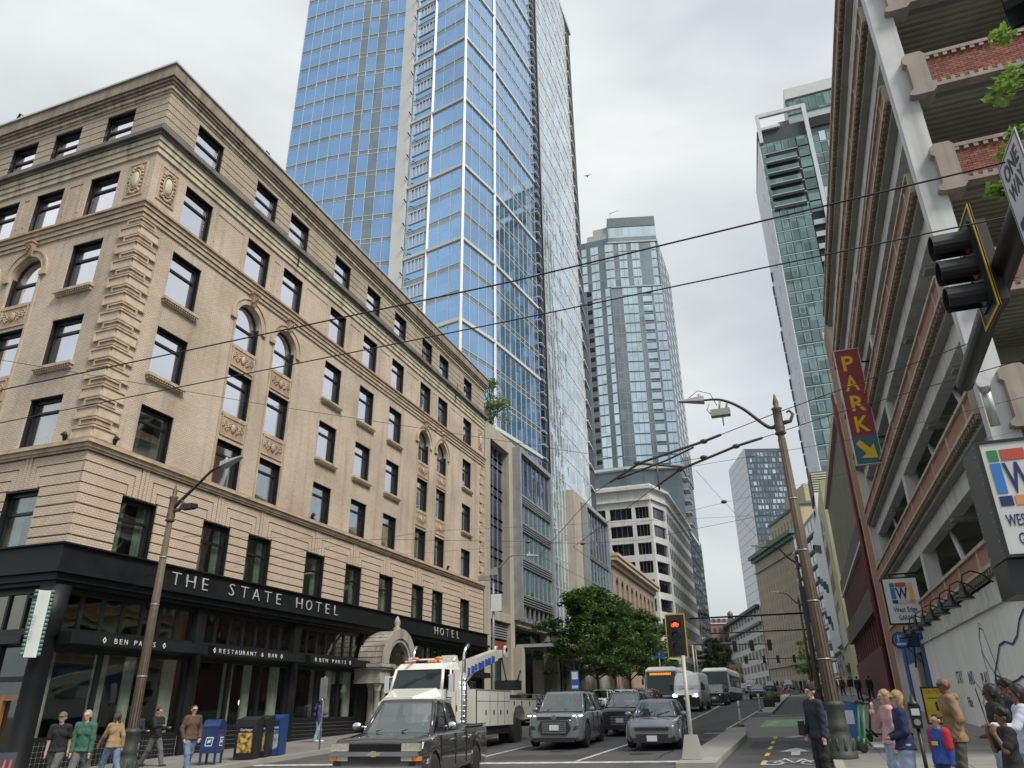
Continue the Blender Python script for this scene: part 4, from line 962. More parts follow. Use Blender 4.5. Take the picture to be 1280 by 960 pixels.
m = MB(); m.prism([(x, y, 44.4) for x, y in pl[:3]+[(-22.5, 222), (-60, 222)]], [(x, y, 45.2) for x, y in pl[:3]+[(-22.5, 222), (-60, 222)]]); m.build('roof_slab', whitest, wb)
# grey residential tower above it
gsky = mirror2('pale_blue_glass', (.60, .72, .76), cell=(1.35, 1.35, 3.3), var=.14, tilt=.015)
gteal2 = mirror2('grey_teal_panel', (.19, .23, .25), cell=(3, 3, 3.3), var=.15, rough=.35)
t7 = root('grey_glass_tower', 'grey and pale glass residential tower above the white corner building', 'skyscraper', (-30, 200, 45))
R7, B7, L7p, LL = (-22.5, 197.5), (-37.2, 193.4), (-46.3, 193.6), (-58, 196)
core7 = [LL, L7p, B7, R7, (-22.5, 223.5), (-58, 223.5)]
def inset(p, c=(-38, 208), d=.3): v = Vector((p[0]-c[0], p[1]-c[1])); v = v*(1-d/v.length); return (c[0]+v.x, c[1]+v.y)
block(t7, 'tower_core', gteal2, [inset(p) for p in core7], 45, 138)
vis, pan, mu = [], [], MB()
FH7 = 3.2
def band7(P, Q, spec, k0, k1):
    fr, L = seg(P, Q)
    for k in range(k0, k1):
        z = 62+k*FH7
        for (t0, t1, kind) in spec:
            if kind == 'g': 
                n = max(1, round((t1-t0)*L/1.5))
                for i in range(n): vis.append((gsky, fr, (t0+(t1-t0)*i/n)*L+.04, (t0+(t1-t0)*(i+1)/n)*L-.04, -.2, 0, z+.32, z+FH7-.12))
            elif kind == 'n': vis.append((gsky, fr, t0*L, t1*L, -.2, 0, z+.9, z+FH7-.3))
            elif kind == 's': pan.append((gteal2, fr, t0*L, t1*L, -.2, .03, z+.04, z+FH7-.03))
            elif kind == 'v': pan.append((blk, fr, t0*L, t1*L, -.2, .0, z+1.9, z+FH7-.4))
        mu.box(fr, 0, L, -.2, .06, z-.05, z+.05)
    for t in {t for s in spec for t in s[:2]}: mu.box(fr, t*L-.04, t*L+.04, -.2, .06, 62+k0*FH7, 62+k1*FH7)
# front: from the bend (left) to the right corner; lower run and the top six floors
band7(B7, R7, [(0, .13, 's'), (.13, .21, 's'), (.21, .50, 'g'), (.50, .60, 's'), (.53, .60, 'v'), (.60, .78, 'n'), (.78, .82, 's'), (.82, 1, 'g')], 0, 18)
band7(B7, R7, [(0, .09, 'g'), (.09, .2, 's'), (.2, .36, 'g'), (.36, .46, 's'), (.46, .62, 'g'), (.62, .86, 's'), (.86, .96, 'g')], 18, 23)
band7(L7p, B7, [(0, .12, 's'), (.12, .3, 'v'), (.32, .62, 'g'), (.62, .78, 's'), (.78, .93, 'g'), (.93, 1, 's')], 0, 18)
band7(L7p, B7, [(0, .2, 'g'), (.2, .35, 's'), (.35, .62, 'g'), (.62, .86, 's'), (.86, 1, 'g')], 18, 23)
band7(LL, L7p, [(0, .3, 's'), (.3, .7, 'g'), (.7, 1, 's')], 0, 23)
band7(R7, (-22.5, 223.5), [(0, .1, 's'), (.1, .24, 'g'), (.24, .34, 's'), (.34, .5, 'g'), (.5, .6, 's'), (.6, .78, 'g'), (.78, .86, 's'), (.86, 1, 'g')], 0, 23)
pieces(t7, 'window_pane', vis, cap=300); pieces(t7, 'wall_panel', pan, cap=150)
fr, L = seg(B7, R7)
for z in (119.6,): mu.box(fr, -.2, L, -.1, .3, z-.25, z+.15)
mu.box(fr, -.3, L+.2, -.2, .3, 135.6, 136.2)
mu.build('mullion_grid', mull_g, t7)
pent = MB(); pent.box(fr, .2, L, -8, -.4, 138, 142); pent.build('penthouse_glass', gsky, t7); p2 = MB(); p2.box(fr, .2, L-.1, -7.8, -.2, 142, 145.5)
p2.build('penthouse_screen', pm('screen_metal', (.13, .15, .16), .5, .3), t7)
p3 = MB(); f3, L3 = seg(L7p, B7); p3.box(f3, 2, L3, -8, -1, 138, 140.5); p3.box(f3, 4, L3, -8, -1.5, 140.5, 143); p3.build('plant_room', pm('plant_concrete', (.45, .46, .45), .8), t7)
an = MB(); an.tube([(-36.3, 196, 145), (-36.3, 196, 149.5), ], .09, 5); an.tube([(-36.8, 196, 148.8), (-33.4, 196, 149.4)], .09, 5); an.build('roof_crane', mull_g, t7)
sk = MB(); 
for P, Q in ((LL, L7p), (L7p, B7), (B7, R7)): fr, L = seg(P, Q); sk.box(fr, -.4, L+.4, -1, 1.2, 61.2, 61.9)
sk.build('soffit_band', mull_w, t7)
rec = [inset(p, d=2.5) for p in core7]
m = MB(); m.prism([(x, y, 45.2) for x, y in rec], [(x, y, 61.2) for x, y in rec]); m.build('recessed_floors', gdk, t7)
its = []
for P, Q in zip(rec, rec[1:4]):
    fr, L = seg(P, Q)
    for k in range(4):
        for i in range(int(L/2)): its.append((gsky if (i*7+k*3) % 5 == 0 else gwin, fr, i*2+.1, i*2+1.9, 0, .1, 46+k*3.8+.3, 46+k*3.8+3.3))
pieces(t7, 'recessed_window', its, cap=60)
for p in rec[1:4]: piece(t7, 'concrete_column', mull_w, Fr(p, (1, 0)), -.6, .6, -.6, .9, 45.2, 61.2)
bl = MB()
for k in range(5): bl.box(Fr((-22.5, 199), (0, 1)), 0, 5, -.5, 1.2, 46+k*3.2, 46.3+k*3.2); 
bl.build('balcony_slab', mull_w, t7)
its = [(gteal, Fr((-22.5, 199), (0, 1)), 0, 5, 1.15, 1.2, 46.35+k*3.2, 47.4+k*3.2) for k in range(5)]
pieces(t7, 'balcony_rail', its)
# dark lower block past the white building, down to the street
db = root('dark_grey_block', 'dark grey lower building beyond the white corner block', 'building', (-22.5, 210, 0))
fr = Fr((-22.5, 197.5), (0, 1)); piece(db, 'wall', gteal2, fr, 0, 30, -20, -.2, 4, 46)
its = [(gwin, fr, .5+i*2.4, 2.5+i*2.4, -.2, -.05, 8+k*3.7, 10.6+k*3.7) for i in range(12) for k in range(10)]
pieces(db, 'window', its, cap=60, minpx=3)
def fit(o, w):
    xs = [v.co.x for v in o.data.vertices]; setm(o, TM[o.name] @ Matrix.Diagonal((w/(max(xs)-min(xs)), 1, 1, 1))); return o
# ---------------- parking garage on the right ----------------
rbrick = brick('garage_brick', (.36, .135, .085), (.28, .10, .065), (.20, .14, .115), .22, .08, .012, .85, .25)
pbrick = brick('panel_brick', (.43, .20, .135), (.37, .165, .11), (.34, .24, .19), .22, .08, .012, .85, .2)
obrick = brick('orange_brick', (.46, .21, .11), (.40, .18, .10), (.30, .18, .12), .22, .08, .01, .85, .2)
prec = pm('precast_trim', (.48, .42, .35), .75, var=.15, scale=1.5, bump=.3, streak=.5)
precd = pm('precast_end_block', (.34, .29, .25), .8, var=.15, scale=1.5, bump=.3, streak=.5)
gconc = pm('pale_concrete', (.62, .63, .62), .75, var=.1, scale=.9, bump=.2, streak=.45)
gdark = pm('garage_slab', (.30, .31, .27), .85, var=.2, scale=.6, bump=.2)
gdeck = pm('ribbed_deck', (.33, .33, .27), .8, var=.2, scale=.6)
gar = root('parking_garage', 'multi storey parking garage with red brick parapets and open concrete decks', 'parking garage', (5.5, 21, 0))
FW = Fr((5.5, 56.0, 0), (0, -1)); FG = Fr((5.5, 20.8, 0), (1, 0))
LV = [5.8, 9.4, 13.0, 16.7, 20.35, 24.0, 27.6]
AN = 56-21.2
sl = MB(); rib = MB(); dent = MB(); items = []; frames = []
for k, T in enumerate(LV):
    # deck, with ribs below
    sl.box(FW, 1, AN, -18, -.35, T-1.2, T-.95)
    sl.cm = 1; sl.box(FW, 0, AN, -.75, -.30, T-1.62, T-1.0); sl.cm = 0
    sl.box(FW, .2, AN-.1, -.30, -.02, T-.98, T-.70)
    y = 21.35
    while y < 36: rib.box(W0, 6.3, 22, -(y+.10), -y, T-1.29, T-1.2); y += .27
    for y0 in (24.5, 30, 37.6, 44, 51): rib.box(W0, 5.9, 22, -(y0+.5), -y0, T-1.75, T-1.2)
    a = 4.2
    x = 0.2 if k == 7 else 4.2
    while a < AN-.3:
        b2 = min(a+2.95, AN-.25); items.append((pbrick, FW, a+.06, b2-.06, -.02, .12, T-.60, T-.09)); frames.append((prec, FW, b2-.06, b2+.06, -.02, .16, T-.62, T-.08)); a = b2
        if b2 > AN-.3: break
    frames.append((prec, FW, 4.0, AN-.2, -.02, .20, T-.08, T+.02)); frames.append((prec, FW, 4.0, AN-.2, -.02, .17, T-.70, T-.60))
    a = 4.1
    while a < AN-.3: dent.box(FW, a, a+.16, -.02, .14, T-.86, T-.70); a += .33
sl.build('deck_slab', [gdark, gconc], gar, kind='stuff'); rib.build('deck_ribs', gdeck, gar, kind='stuff'); dent.build('dentils', pm('shaded_dentil', (.20, .15, .11), .85, var=.4, scale=3), gar, kind='stuff')  # shade below the parapet is put into the darker dentil colour
pieces(gar, 'brick_panel', items, cap=100); pieces(gar, 'precast_rail', frames, cap=120)
its = []
for y in (37.6, 51.7): its += [(gconc, FW, 56-y-.35, 56-y+.35, -.9, -.31, 0, 27.5)]
its += [(gconc, FW, AN, AN+.42, -.6, .06, 0, 28.5)]
pieces(gar, 'concrete_column', its)
piece(gar, 'corner_pier', gconc, FG, 0, .47, -.38, .0, 0, 28.5)
for y in (24.5, 30.5, 44.5):
    for T in LV[:-1]:
        b = MB(); b.tube([(6.3, y, T-.9), (6.3, y+2.2, T+2.0)], .11, 6); b.build('diagonal_brace', gconc, gar)
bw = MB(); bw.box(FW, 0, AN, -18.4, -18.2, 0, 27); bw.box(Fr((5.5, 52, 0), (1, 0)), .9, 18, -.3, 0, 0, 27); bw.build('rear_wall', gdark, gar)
# south side: end blocks, brick parapets with toothed edges
teeth, bricks, eb = MB(), [], []
bmats = [pm('brick_a', (.26, .095, .065), .85, var=.25, scale=5, bump=.3), pm('brick_b', (.31, .12, .08), .85, var=.25, scale=5, bump=.3), pm('brick_c', (.21, .075, .055), .85, var=.25, scale=5, bump=.3)]
rnd = random.Random(4)
for k, T in enumerate(LV):
    T2 = T+.1
    e_ = MB()
    e_.poly(FG, [(.47, T2-1.55), (1.0, T2-1.55), (1.12, T2-1.42), (1.04, T2-1.30), (1.04, T2+.02), (.95, T2+.14), (.55, T2+.14), (.40, T2+.0), (.40, T2-.22), (.50, T2-.30), (.50, T2-1.28), (.36, T2-1.40), (.36, T2-1.5)], -.35, .28)
    e_.build('end_block', precd, gar)
    piece(gar, 'parapet_core', pm('mortar', (.20, .14, .115), .9), FG, 1.05, 14, -.1, .16, T2-1.24, T2-.02)
    frm = [(precd, FG, 1.05, 14, -.1, .25, T2-.10, T2+.02), (precd, FG, 1.05, 14, -.1, .25, T2-1.36, T2-1.24)]
    pieces(gar, 'parapet_coping', frm)
    x = 1.05; q = 0
    while x < 6:
        teeth.box(FG, x, x+.12, .16, .24, T2-.22, T2-.10); teeth.box(FG, x, x+.12, .16, .24, T2-1.24, T2-1.12); x += .25
    if k in (1, 2, 3, 4, 5):
        r = 0; z = T2-1.22
        while z < T2-.14:
            x = 1.06-(.11 if r % 2 else 0)
            while x < (4.6 if k in (3, 4, 5) else 1.5):
                x0, x1 = max(x, 1.06), x+.205
                if x1-x0 > .05: bricks.append((bmats[rnd.randrange(3)], FG, x0, x1, .15, .172+rnd.random()*.008, z, z+.068))
                x += .22
            z += .08; r += 1
teeth.build('toothed_trim', precd, gar, kind='stuff'); pieces(gar, 'brick', bricks, cap=300)
# orange brick end pier, white joint, maroon drain pipe
piece(gar, 'brick_pier', obrick, FW, .35, 3.95, -1.5, .05, 0, 27.5)
for a in (.02, 3.97): piece(gar, 'white_joint', gconc, FW, a+.2 if a < 1 else a, (a+.28) if a < 1 else a+.1, -.3, .09, 0, 28)
dp = MB(); dp.tube([(5.25, 56.2, 0), (5.25, 56.2, 23)], .13, 8); dp.build('maroon_drainpipe', pm('maroon_paint', (.20, .035, .04), .5), gar)
# street level: mural wall, doors, canopy
mw = pm('mural_white', (.82, .83, .80), .8, var=.05, scale=.7, streak=.15)
FM = Fr((5.5, 40.3, 0), (0, -1))
its = [(mw, FM, i*2.45+.01, min((i+1)*2.45-.01, 19.4), -.2, .02, 0, 4.15) for i in range(8)]
pieces(gar, 'mural_panel', its)
piece(gar, 'mural_ledge', gconc, FM, 0, 19.4, -.3, .12, 4.16, 4.3); piece(gar, 'street_beam', gconc, FM, 0, 19.3, -.3, -.02, 4.3, 4.9)
mb_ = pm('mural_blue', (.02, .04, .16), .7, var=.2, scale=6); mb2 = pm('mural_pale_blue', (.20, .42, .58), .7)
def stroke(b, pts, w, bb=.024):
    for (x0, z0), (x1, z1) in zip(pts, pts[1:]):
        d = Vector((x1-x0, z1-z0)); L = d.length
        if L < 1e-4: continue
        nx, nz = -d.y/L*w/2, d.x/L*w/2
        b.poly(FM, [(x0-nx, z0-nz), (x1-nx, z1-nz), (x1+nx, z1+nz), (x0+nx, z0+nz)], bb, bb+.004)
def mp_(x, y):      # a point of the mural from its place in the photograph, once, by hand-measured wall coordinates
    return x, y
wc = (12.85, 2.42)
def drawing(fn, bb, mat=None):
    b = MB(); fn(b, bb); b.build('mural_line', mat or mb_, gar)
drawing(lambda b, z: [stroke(b, [wc, (wc[0]+1.35*math.cos(t), wc[1]+(1.75 if math.sin(t) < 0 else 1.2)*math.sin(t))], .045, z+.001*(k % 3)) for k, t in enumerate([-2.6, -2.25, -1.95, -1.65, -1.35, -.95, 2.5])], .022)
drawing(lambda b, z: stroke(b, [(11.9, 3.0), (11.98, 3.47), (12.35, 3.80), (12.75, 3.72), (12.95, 3.3), (13.3, 2.7), (13.9, 1.7), (14.3, 1.2)], .035, z), .030)
drawing(lambda b, z: stroke(b, [(11.9, 3.0), (11.95, 2.5), (11.8, 1.9), (11.9, 1.1), (12.3, .75)], .03, z), .034)
drawing(lambda b, z: stroke(b, [wc, (13.9, 2.25), (14.82, 2.15), (15.5, 2.2), (16.01, 2.28), (16.8, 2.0), (18, 2.2), (19, 2.1)], .06, z), .038)
drawing(lambda b, z: stroke(b, [wc, (13.6, 2.75), (14.4, 3.15), (15.14, 3.20), (15.92, 3.08), (16.6, 3.25), (17.2, 3.58), (17.69, 3.73), (18.6, 3.9)], .06, z), .042)
drawing(lambda b, z: stroke(b, [(9.6, 2.3), (10.6, 1.9), (10.1, 1.6), (11, 1.3), (10.5, .9)], .03, z), .026)
drawing(lambda b, z: stroke(b, [(9.36, 2.1), (9.75, 1.35)], .13, z), .030); drawing(lambda b, z: stroke(b, [(9.75, 1.35), (9.95, 1.0)], .05, z), .034)
drawing(lambda b, z: stroke(b, [(11.75, 1.6), (11.9, .8)], .05, z), .026, mb2); drawing(lambda b, z: stroke(b, [(12.0, 3.55), (12.4, 3.95), (12.8, 3.85)], .05, z), .046, mb2)
for wd, a0, a1, z0 in (('STAY', 6.35, 7.55, 2.30), ('AND', 8.6, 9.55, 2.22), ('PLAY', 10.75, 11.75, 2.12)): fit(text(gar, 'mural_lettering', wd, mb_, FM, a0, .026, z0, .62, .003), a1-a0)
text(gar, 'mural_lettering', 'Pike', mb_, FM, 7.5, .026, 1.5, .5, .003)
blue = pm('entrance_blue', (.03, .09, .27), .5, var=.15); bluel = pm('entrance_pale_blue', (.10, .24, .38), .5)
FD = Fr((5.5, 48.3, 0), (0, -1)); doorw = pm('door_white', (.62, .64, .66), .6, var=.08)
its = [(blue, FD, 0, 1.2, -.1, .1, 0, 5.2), (doorw, FD, 1.25, 4.3, -.15, .04, 0, 3.55), (blue, FD, 1.25, 4.3, -.15, .05, 3.56, 5.2), (gdark, FD, 4.3, 4.9, -.15, .06, 0, 3.9), (blk2, FD, 4.95, 7.0, -.6, -.3, 0, 3.6), (bluel, FD, 4.35, 7.4, -.2, .0, 3.92, 5.0), (blue, FD, 7.1, 8.0, -.15, .08, 0, 4.6)]
pieces(gar, 'entrance_panel', its); its = [(alum, FD, 5.9, 5.98, -.3, -.2, 0, 3.6), (alum, FD, 4.95, 5.0, -.3, -.2, 0, 3.6)]
pieces(gar, 'door_frame', its)
cn = MB(); cn.box(W0, 4.75, 5.9, -41.6, -41.0, 4.1, 4.72); cn.tube([(4.9, 41.3, 4.1), (5.45, 41.3, 3.3)], .03, 5); cn.tube([(5.4, 42.5, 4.6), (5.4, 44, 3.3)], .04, 5)
cn.build('entrance_canopy', pm('canopy_navy', (.02, .04, .12), .5), gar)
psg = root('parking_roundel', 'round blue parking sign with white P over the garage entrance', 'sign', (4.62, 40.9, 4.4))
m = MB(); m.lathe((4.62, 40.86, 4.4), [(.37, 0), (.37, .16)], 28, 'y'); m.build('rim', blk2, psg)
m = MB(); m.lathe((4.62, 40.84, 4.4), [(.33, 0), (.33, .02)], 28, 'y'); m.build('disc', pm('sign_blue', (.03, .16, .52), .4), psg)
FP = Fr((4.62, 40.83, 0), (1, 0)); text(psg, 'letter_p', 'P', signw, FP, -.14, .005, 4.32, .42, .008)
m = MB(); m.box(FP, -.2, .2, 0, .012, 4.18, 4.27); m.build('skyline_mark', signw, psg)
# gooseneck lamps over the mural
for i, y in enumerate((24.6, 26.7, 28.7, 30.8, 32.9, 35.0, 37.0, 39.2)):
    l = root('gooseneck_lamp', 'black gooseneck wall lamp over the mural, %s from the big garage sign' % ('first', 'second', 'third', 'fourth', 'fifth', 'sixth', 'seventh', 'eighth')[i], 'lamp', (5.4, y, 4.7), group='gooseneck lamps above the mural')
    m = MB(); m.tube([(5.45, y, 4.75), (5.2, y, 5.0), (4.95, y, 5.1), (4.72, y, 5.0), (4.65, y, 4.75)], .025, 6); m.build('arm', blk2, l)
    m = MB(); m.lathe((4.65, y, 4.33), [(.26, 0), (.24, .06), (.12, .16), (.08, .3), (.06, .42)], 14); m.build('shade', blk2, l)
# ---- logo signs ----
lgreen, lred, lorange, lblue, lnavy, lyel, lpeach = [pm('logo_'+n, c, .45, var=.05) for n, c in (('green', (.02, .20, .07)), ('red', (.45, .07, .04)), ('orange', (.60, .25, .10)), ('blue', (.03, .17, .50)), ('navy', (.01, .02, .12)), ('yellow', (.70, .42, .03)), ('peach', (.70, .45, .28)))]
def logo(parent, fr, a, h, w, hh, upper):
    c = lambda t0, t1, s0, s1, m, nm='logo_block': piece(parent, nm, m, fr, a+w*t0, a+w*t1, .0, .012, h+hh*s0, h+hh*s1)
    c(0, .2, .8, 1, lgreen); c(.25, .72, .8, 1, lred); c(.77, 1, .8, 1, lorange if upper else lpeach)
    c(0, .2, .22, .76, lblue); c(.8, 1, .22, .76, lyel); c(0, .25, 0, .17, lnavy); c(.3, .7, 0, .17, lorange if upper else lpeach); c(.75, 1, 0, .17, lred if upper else lorange)
    t = text(parent, 'logo_letter', 'W', lnavy, fr, a+w*.24, .004, h+hh*.22, hh*.54/.7, .01, bold=.012)
    xs = [v.co.x for v in t.data.vertices]; setm(t, TM[t.name] @ Matrix.Diagonal((w*.52/(max(xs)-min(xs)), 1, 1, 1)))
sgreyf = pm('sign_face', (.56, .56, .54), .5, var=.06)
big = root('large_garage_sign', 'big dark boxed West Edge Garage sign with coloured logo at the garage corner', 'sign', (4.9, 20.2, 4.7))
FB = Fr((4.86, 20.2, 0), (1, 0))
m = MB(); m.box(FB, 0, 1.5, -1.55, -.02, 4.72, 7.55); m.build('sign_box', pm('sign_box_metal', (.10, .105, .11), .5, .4), big)
m = MB(); m.box(FB, 0, .08, -.02, .06, 4.72, 7.55); m.box(FB, 1.42, 1.5, -.02, .06, 4.72, 7.55); m.box(FB, .08, 1.42, -.02, .06, 7.48, 7.55); m.box(FB, .08, 1.42, -.02, .06, 4.72, 4.79); m.build('sign_rim', blk2, big)
piece(big, 'sign_face', sgreyf, FB, .08, 1.42, -.02, .03, 4.79, 7.48)
FB2 = Fr((4.86, 20.165, 0), (1, 0)); logo(big, FB2, .20, 5.92, 1.08, 1.38, True)
fit(text(big, 'lettering', 'WEST EDGE', lnavy, FB2, .22, .004, 5.44, .40, .006), 1.04); fit(text(big, 'lettering', 'GARAGE', lnavy, FB2, .36, .004, 5.0, .40, .006), .78)
m = MB(); m.box(FB, .02, 1.6, -1.5, -.1, 3.9, 4.7); m.build('sign_bracket', blk2, big)
rv = MB()
for k in range(12):
    for y in (.15, 1.4): rv.blob((4.855, 20.2+y, 4.9+k*.23), .015, .03, .03, 6, 4)
rv.build('rivets', gdark, big, kind='stuff')
sm = root('small_garage_sign', 'smaller white West Edge Garage sign hanging from the brick facade', 'sign', (5.4, 38, 4.9))
FSg = Fr((4.0, 38.0, 0), (1, 0))
m = MB(); m.box(FSg, 0, 1.5, -.2, -.02, 4.85, 6.9); m.build('sign_box', blk2, sm); piece(sm, 'sign_face', pm('sign_face_white', (.66, .68, .68), .4, var=.04), FSg, .07, 1.43, -.02, .0, 4.92, 6.83)
F3 = Fr((4.0, 37.985, 0), (1, 0)); logo(sm, F3, .3, 5.75, .92, .9, False)
fit(text(sm, 'lettering', 'West Edge', lnavy, F3, .28, .004, 5.38, .32, .006), .95); fit(text(sm, 'lettering', 'GARAGE', lnavy, F3, .42, .004, 5.04, .30, .006), .68)
m = MB(); m.tube([(4.2, 38.1, 7.05), (5.6, 38.1, 7.05)], .04, 6); m.tube([(4.4, 38.1, 6.9), (4.4, 38.1, 7.05)], .03, 5); m.tube([(5.2, 38.1, 6.9), (5.2, 38.1, 7.05)], .03, 5); m.build('hanger', blk2, sm)
pk = root('vertical_park_sign', 'tall vertical red PARK sign with yellow letters and a teal arrow panel', 'sign', (5.4, 39.9, 13))
F4 = Fr((4.22, 39.9, 0), (1, 0)); pred = pm('park_red', (.28, .035, .05), .5, var=.1); pteal = pm('park_teal', (.04, .15, .18), .5, var=.1); pyel = pm('park_yellow', (.75, .52, .02), .5, var=.05)
piece(pk, 'red_panel', pred, F4, .04, 1.22, -.2, 0, 14.35, 19.25); piece(pk, 'arrow_panel', pteal, F4, .04, 1.22, -.2, 0, 12.83, 14.345)
m = MB(); m.box(F4, 0, .04, -.23, .03, 12.79, 19.3); m.box(F4, 1.22, 1.26, -.23, .03, 12.79, 19.3); m.box(F4, .04, 1.22, -.23, .03, 19.25, 19.3); m.box(F4, .04, 1.22, -.23, .03, 12.79, 12.83); m.build('sign_edge', alum, pk)
for i, ch in enumerate('PARK'):
    o = text(pk, 'letter', ch, pyel, F4, .27, .002, 18.05-i*1.16, 1.22, .01, bold=.025); fit(o, .68 if ch != 'P' else .56)
m = MB(); m.poly(F4, [(.16, 13.93), (.38, 14.13), (.80, 13.62), (.98, 13.90), (1.06, 13.10), (.30, 13.16), (.56, 13.38)], .002, .02); m.build('arrow', pyel, pk)
for z in (14.2, 16.4, 18.5): mm = MB(); mm.tube([(5.45, 40.0, z), (5.9, 40.1, z)], .05, 5); mm.build('bracket', blk2, pk)
# ---------------- the blocks past the garage on the right ----------------
olive = pm('olive_fin', (.23, .22, .15), .7, var=.15, scale=.8, streak=.3); maroon = pm('maroon_wall', (.145, .05, .055), .7, var=.2, scale=1.2, bump=.2, streak=.3)
stoneb = pm('dark_stone_band', (.12, .09, .085), .85, var=.4, scale=4, bump=.6, bscale=6); pinkc = pm('pink_coping', (.48, .34, .31), .7, var=.1)
mb5 = root('maroon_fin_building', 'old store building with olive metal fins above and maroon columns below', 'building', (5.5, 57, 0))
F8 = Fr((5.5, 88.0, 0), (0, -1)); L8 = 31.6
m = MB(); m.box(F8, 0, L8, -14, -.25, 0, 21.8); m.build('core_wall', corebk, mb5)
pieces(mb5, 'olive_fin', [(olive, F8, i*.62, i*.62+.34, -.25, .05, 13.6, 21.6) for i in range(51)], cap=80)
piece(mb5, 'olive_backing', pm('olive_backing', (.12, .115, .08), .8), F8, 0, L8, -.25, -.2, 13.6, 21.6)
piece(mb5, 'coping', pinkc, F8, 0, L8+.1, -.3, .35, 21.6, 22.3)
piece(mb5, 'stone_band', stoneb, F8, 0, L8, -.25, .25, 12.2, 13.58); piece(mb5, 'pale_ledge', gconc, F8, 0, L8, -.2, .3, 12.0, 12.19)
pieces(mb5, 'maroon_column', [(maroon, F8, i*.98, i*.98+.42, -.25, .1, 8.9, 12.0) for i in range(33)], cap=60)
piece(mb5, 'lower_stone_band', stoneb, F8, 0, L8, -.25, .4, 7.3, 8.88)
pieces(mb5, 'maroon_panel', [(maroon, F8, i*2.26+.03, i*2.26+2.23, -.25, .12, 0, 5.3) for i in range(14)], cap=20)
pieces(mb5, 'maroon_pier', [(maroon, F8, i*2.26-.2, i*2.26+.25, -.25, .1, 5.3, 7.28) for i in range(1, 15)], cap=20)
pieces(mb5, 'shop_window', [(gdk, F8, i*2.26+.3, i*2.26+2.0, -.2, -.1, 5.35, 7.25) for i in range(14)], cap=20)
yel = pm('yellow_stucco', (.44, .42, .26), .8, var=.1, scale=.5, streak=.35); yel2 = pm('cream_stucco', (.50, .49, .38), .8, var=.1)
yb = root('yellow_building', 'plain pale yellow building standing past the maroon store', 'building', (5.5, 95, 0))
m = MB(); m.box(W0, 5.5, 30, -111, -94.5, 0, 26.75); m.build('wall', yel, yb)
F9 = Fr((5.5, 111, 0), (0, -1)); piece(yb, 'cream_front', yel2, F9, 6, 16.4, 0, .12, 8, 12); pieces(yb, 'window', [(gwin, F9, 1+i*1.8, 2.1+i*1.8, 0, .03, 4+k*3.6, 6.2+k*3.6) for i in range(5) for k in range(6)], cap=40)
wm = root('white_modern_building', 'white modern building with a folded facade and louvred plant room', 'building', (5.5, 118, 0))
wf = pm('white_panel', (.66, .68, .70), .45, var=.06, scale=.4)
m = MB()
zz_ = [(5.5, 112.2), (5.2, 120), (5.9, 126), (5.3, 133), (5.6, 146)]
m.prism([(x, y, 9) for x, y in zz_]+[(16, 146, 9), (16, 112.2, 9)], [(x+.5*(i % 2), y, 29.6) for i, (x, y) in enumerate(zz_)]+[(16, 146, 29.6), (16, 112.2, 29.6)]); m.build('folded_facade', wf, wm)
piece(wm, 'lower_floors', gwin, W0, 5.9, 16, -146, -112.2, 0, 8.98)
fr = Fr((5.35, 146, 0), (0, -1)); pieces(wm, 'window_slot', [(gwin, fr, 2+((i*5) % 7)*4.2, 2.5+((i*5) % 7)*4.2, -.3, .25, 10+i*1.6, 11.2+i*1.6) for i in range(11)], cap=20)
lvp = MB(); lvp.box(W0, 5.3, 9, -121, -114, 29.7, 33.2); lvp.build('plant_room', pm('plant_dark', (.13, .12, .09), .8), wm)
lv = MB(); 
for k in range(9): lv.box(W0, 5.6, 8.8, -113.99, -113.8, 29.9+k*.36, 30.1+k*.36)
lv.build('louvres', yel2, wm)
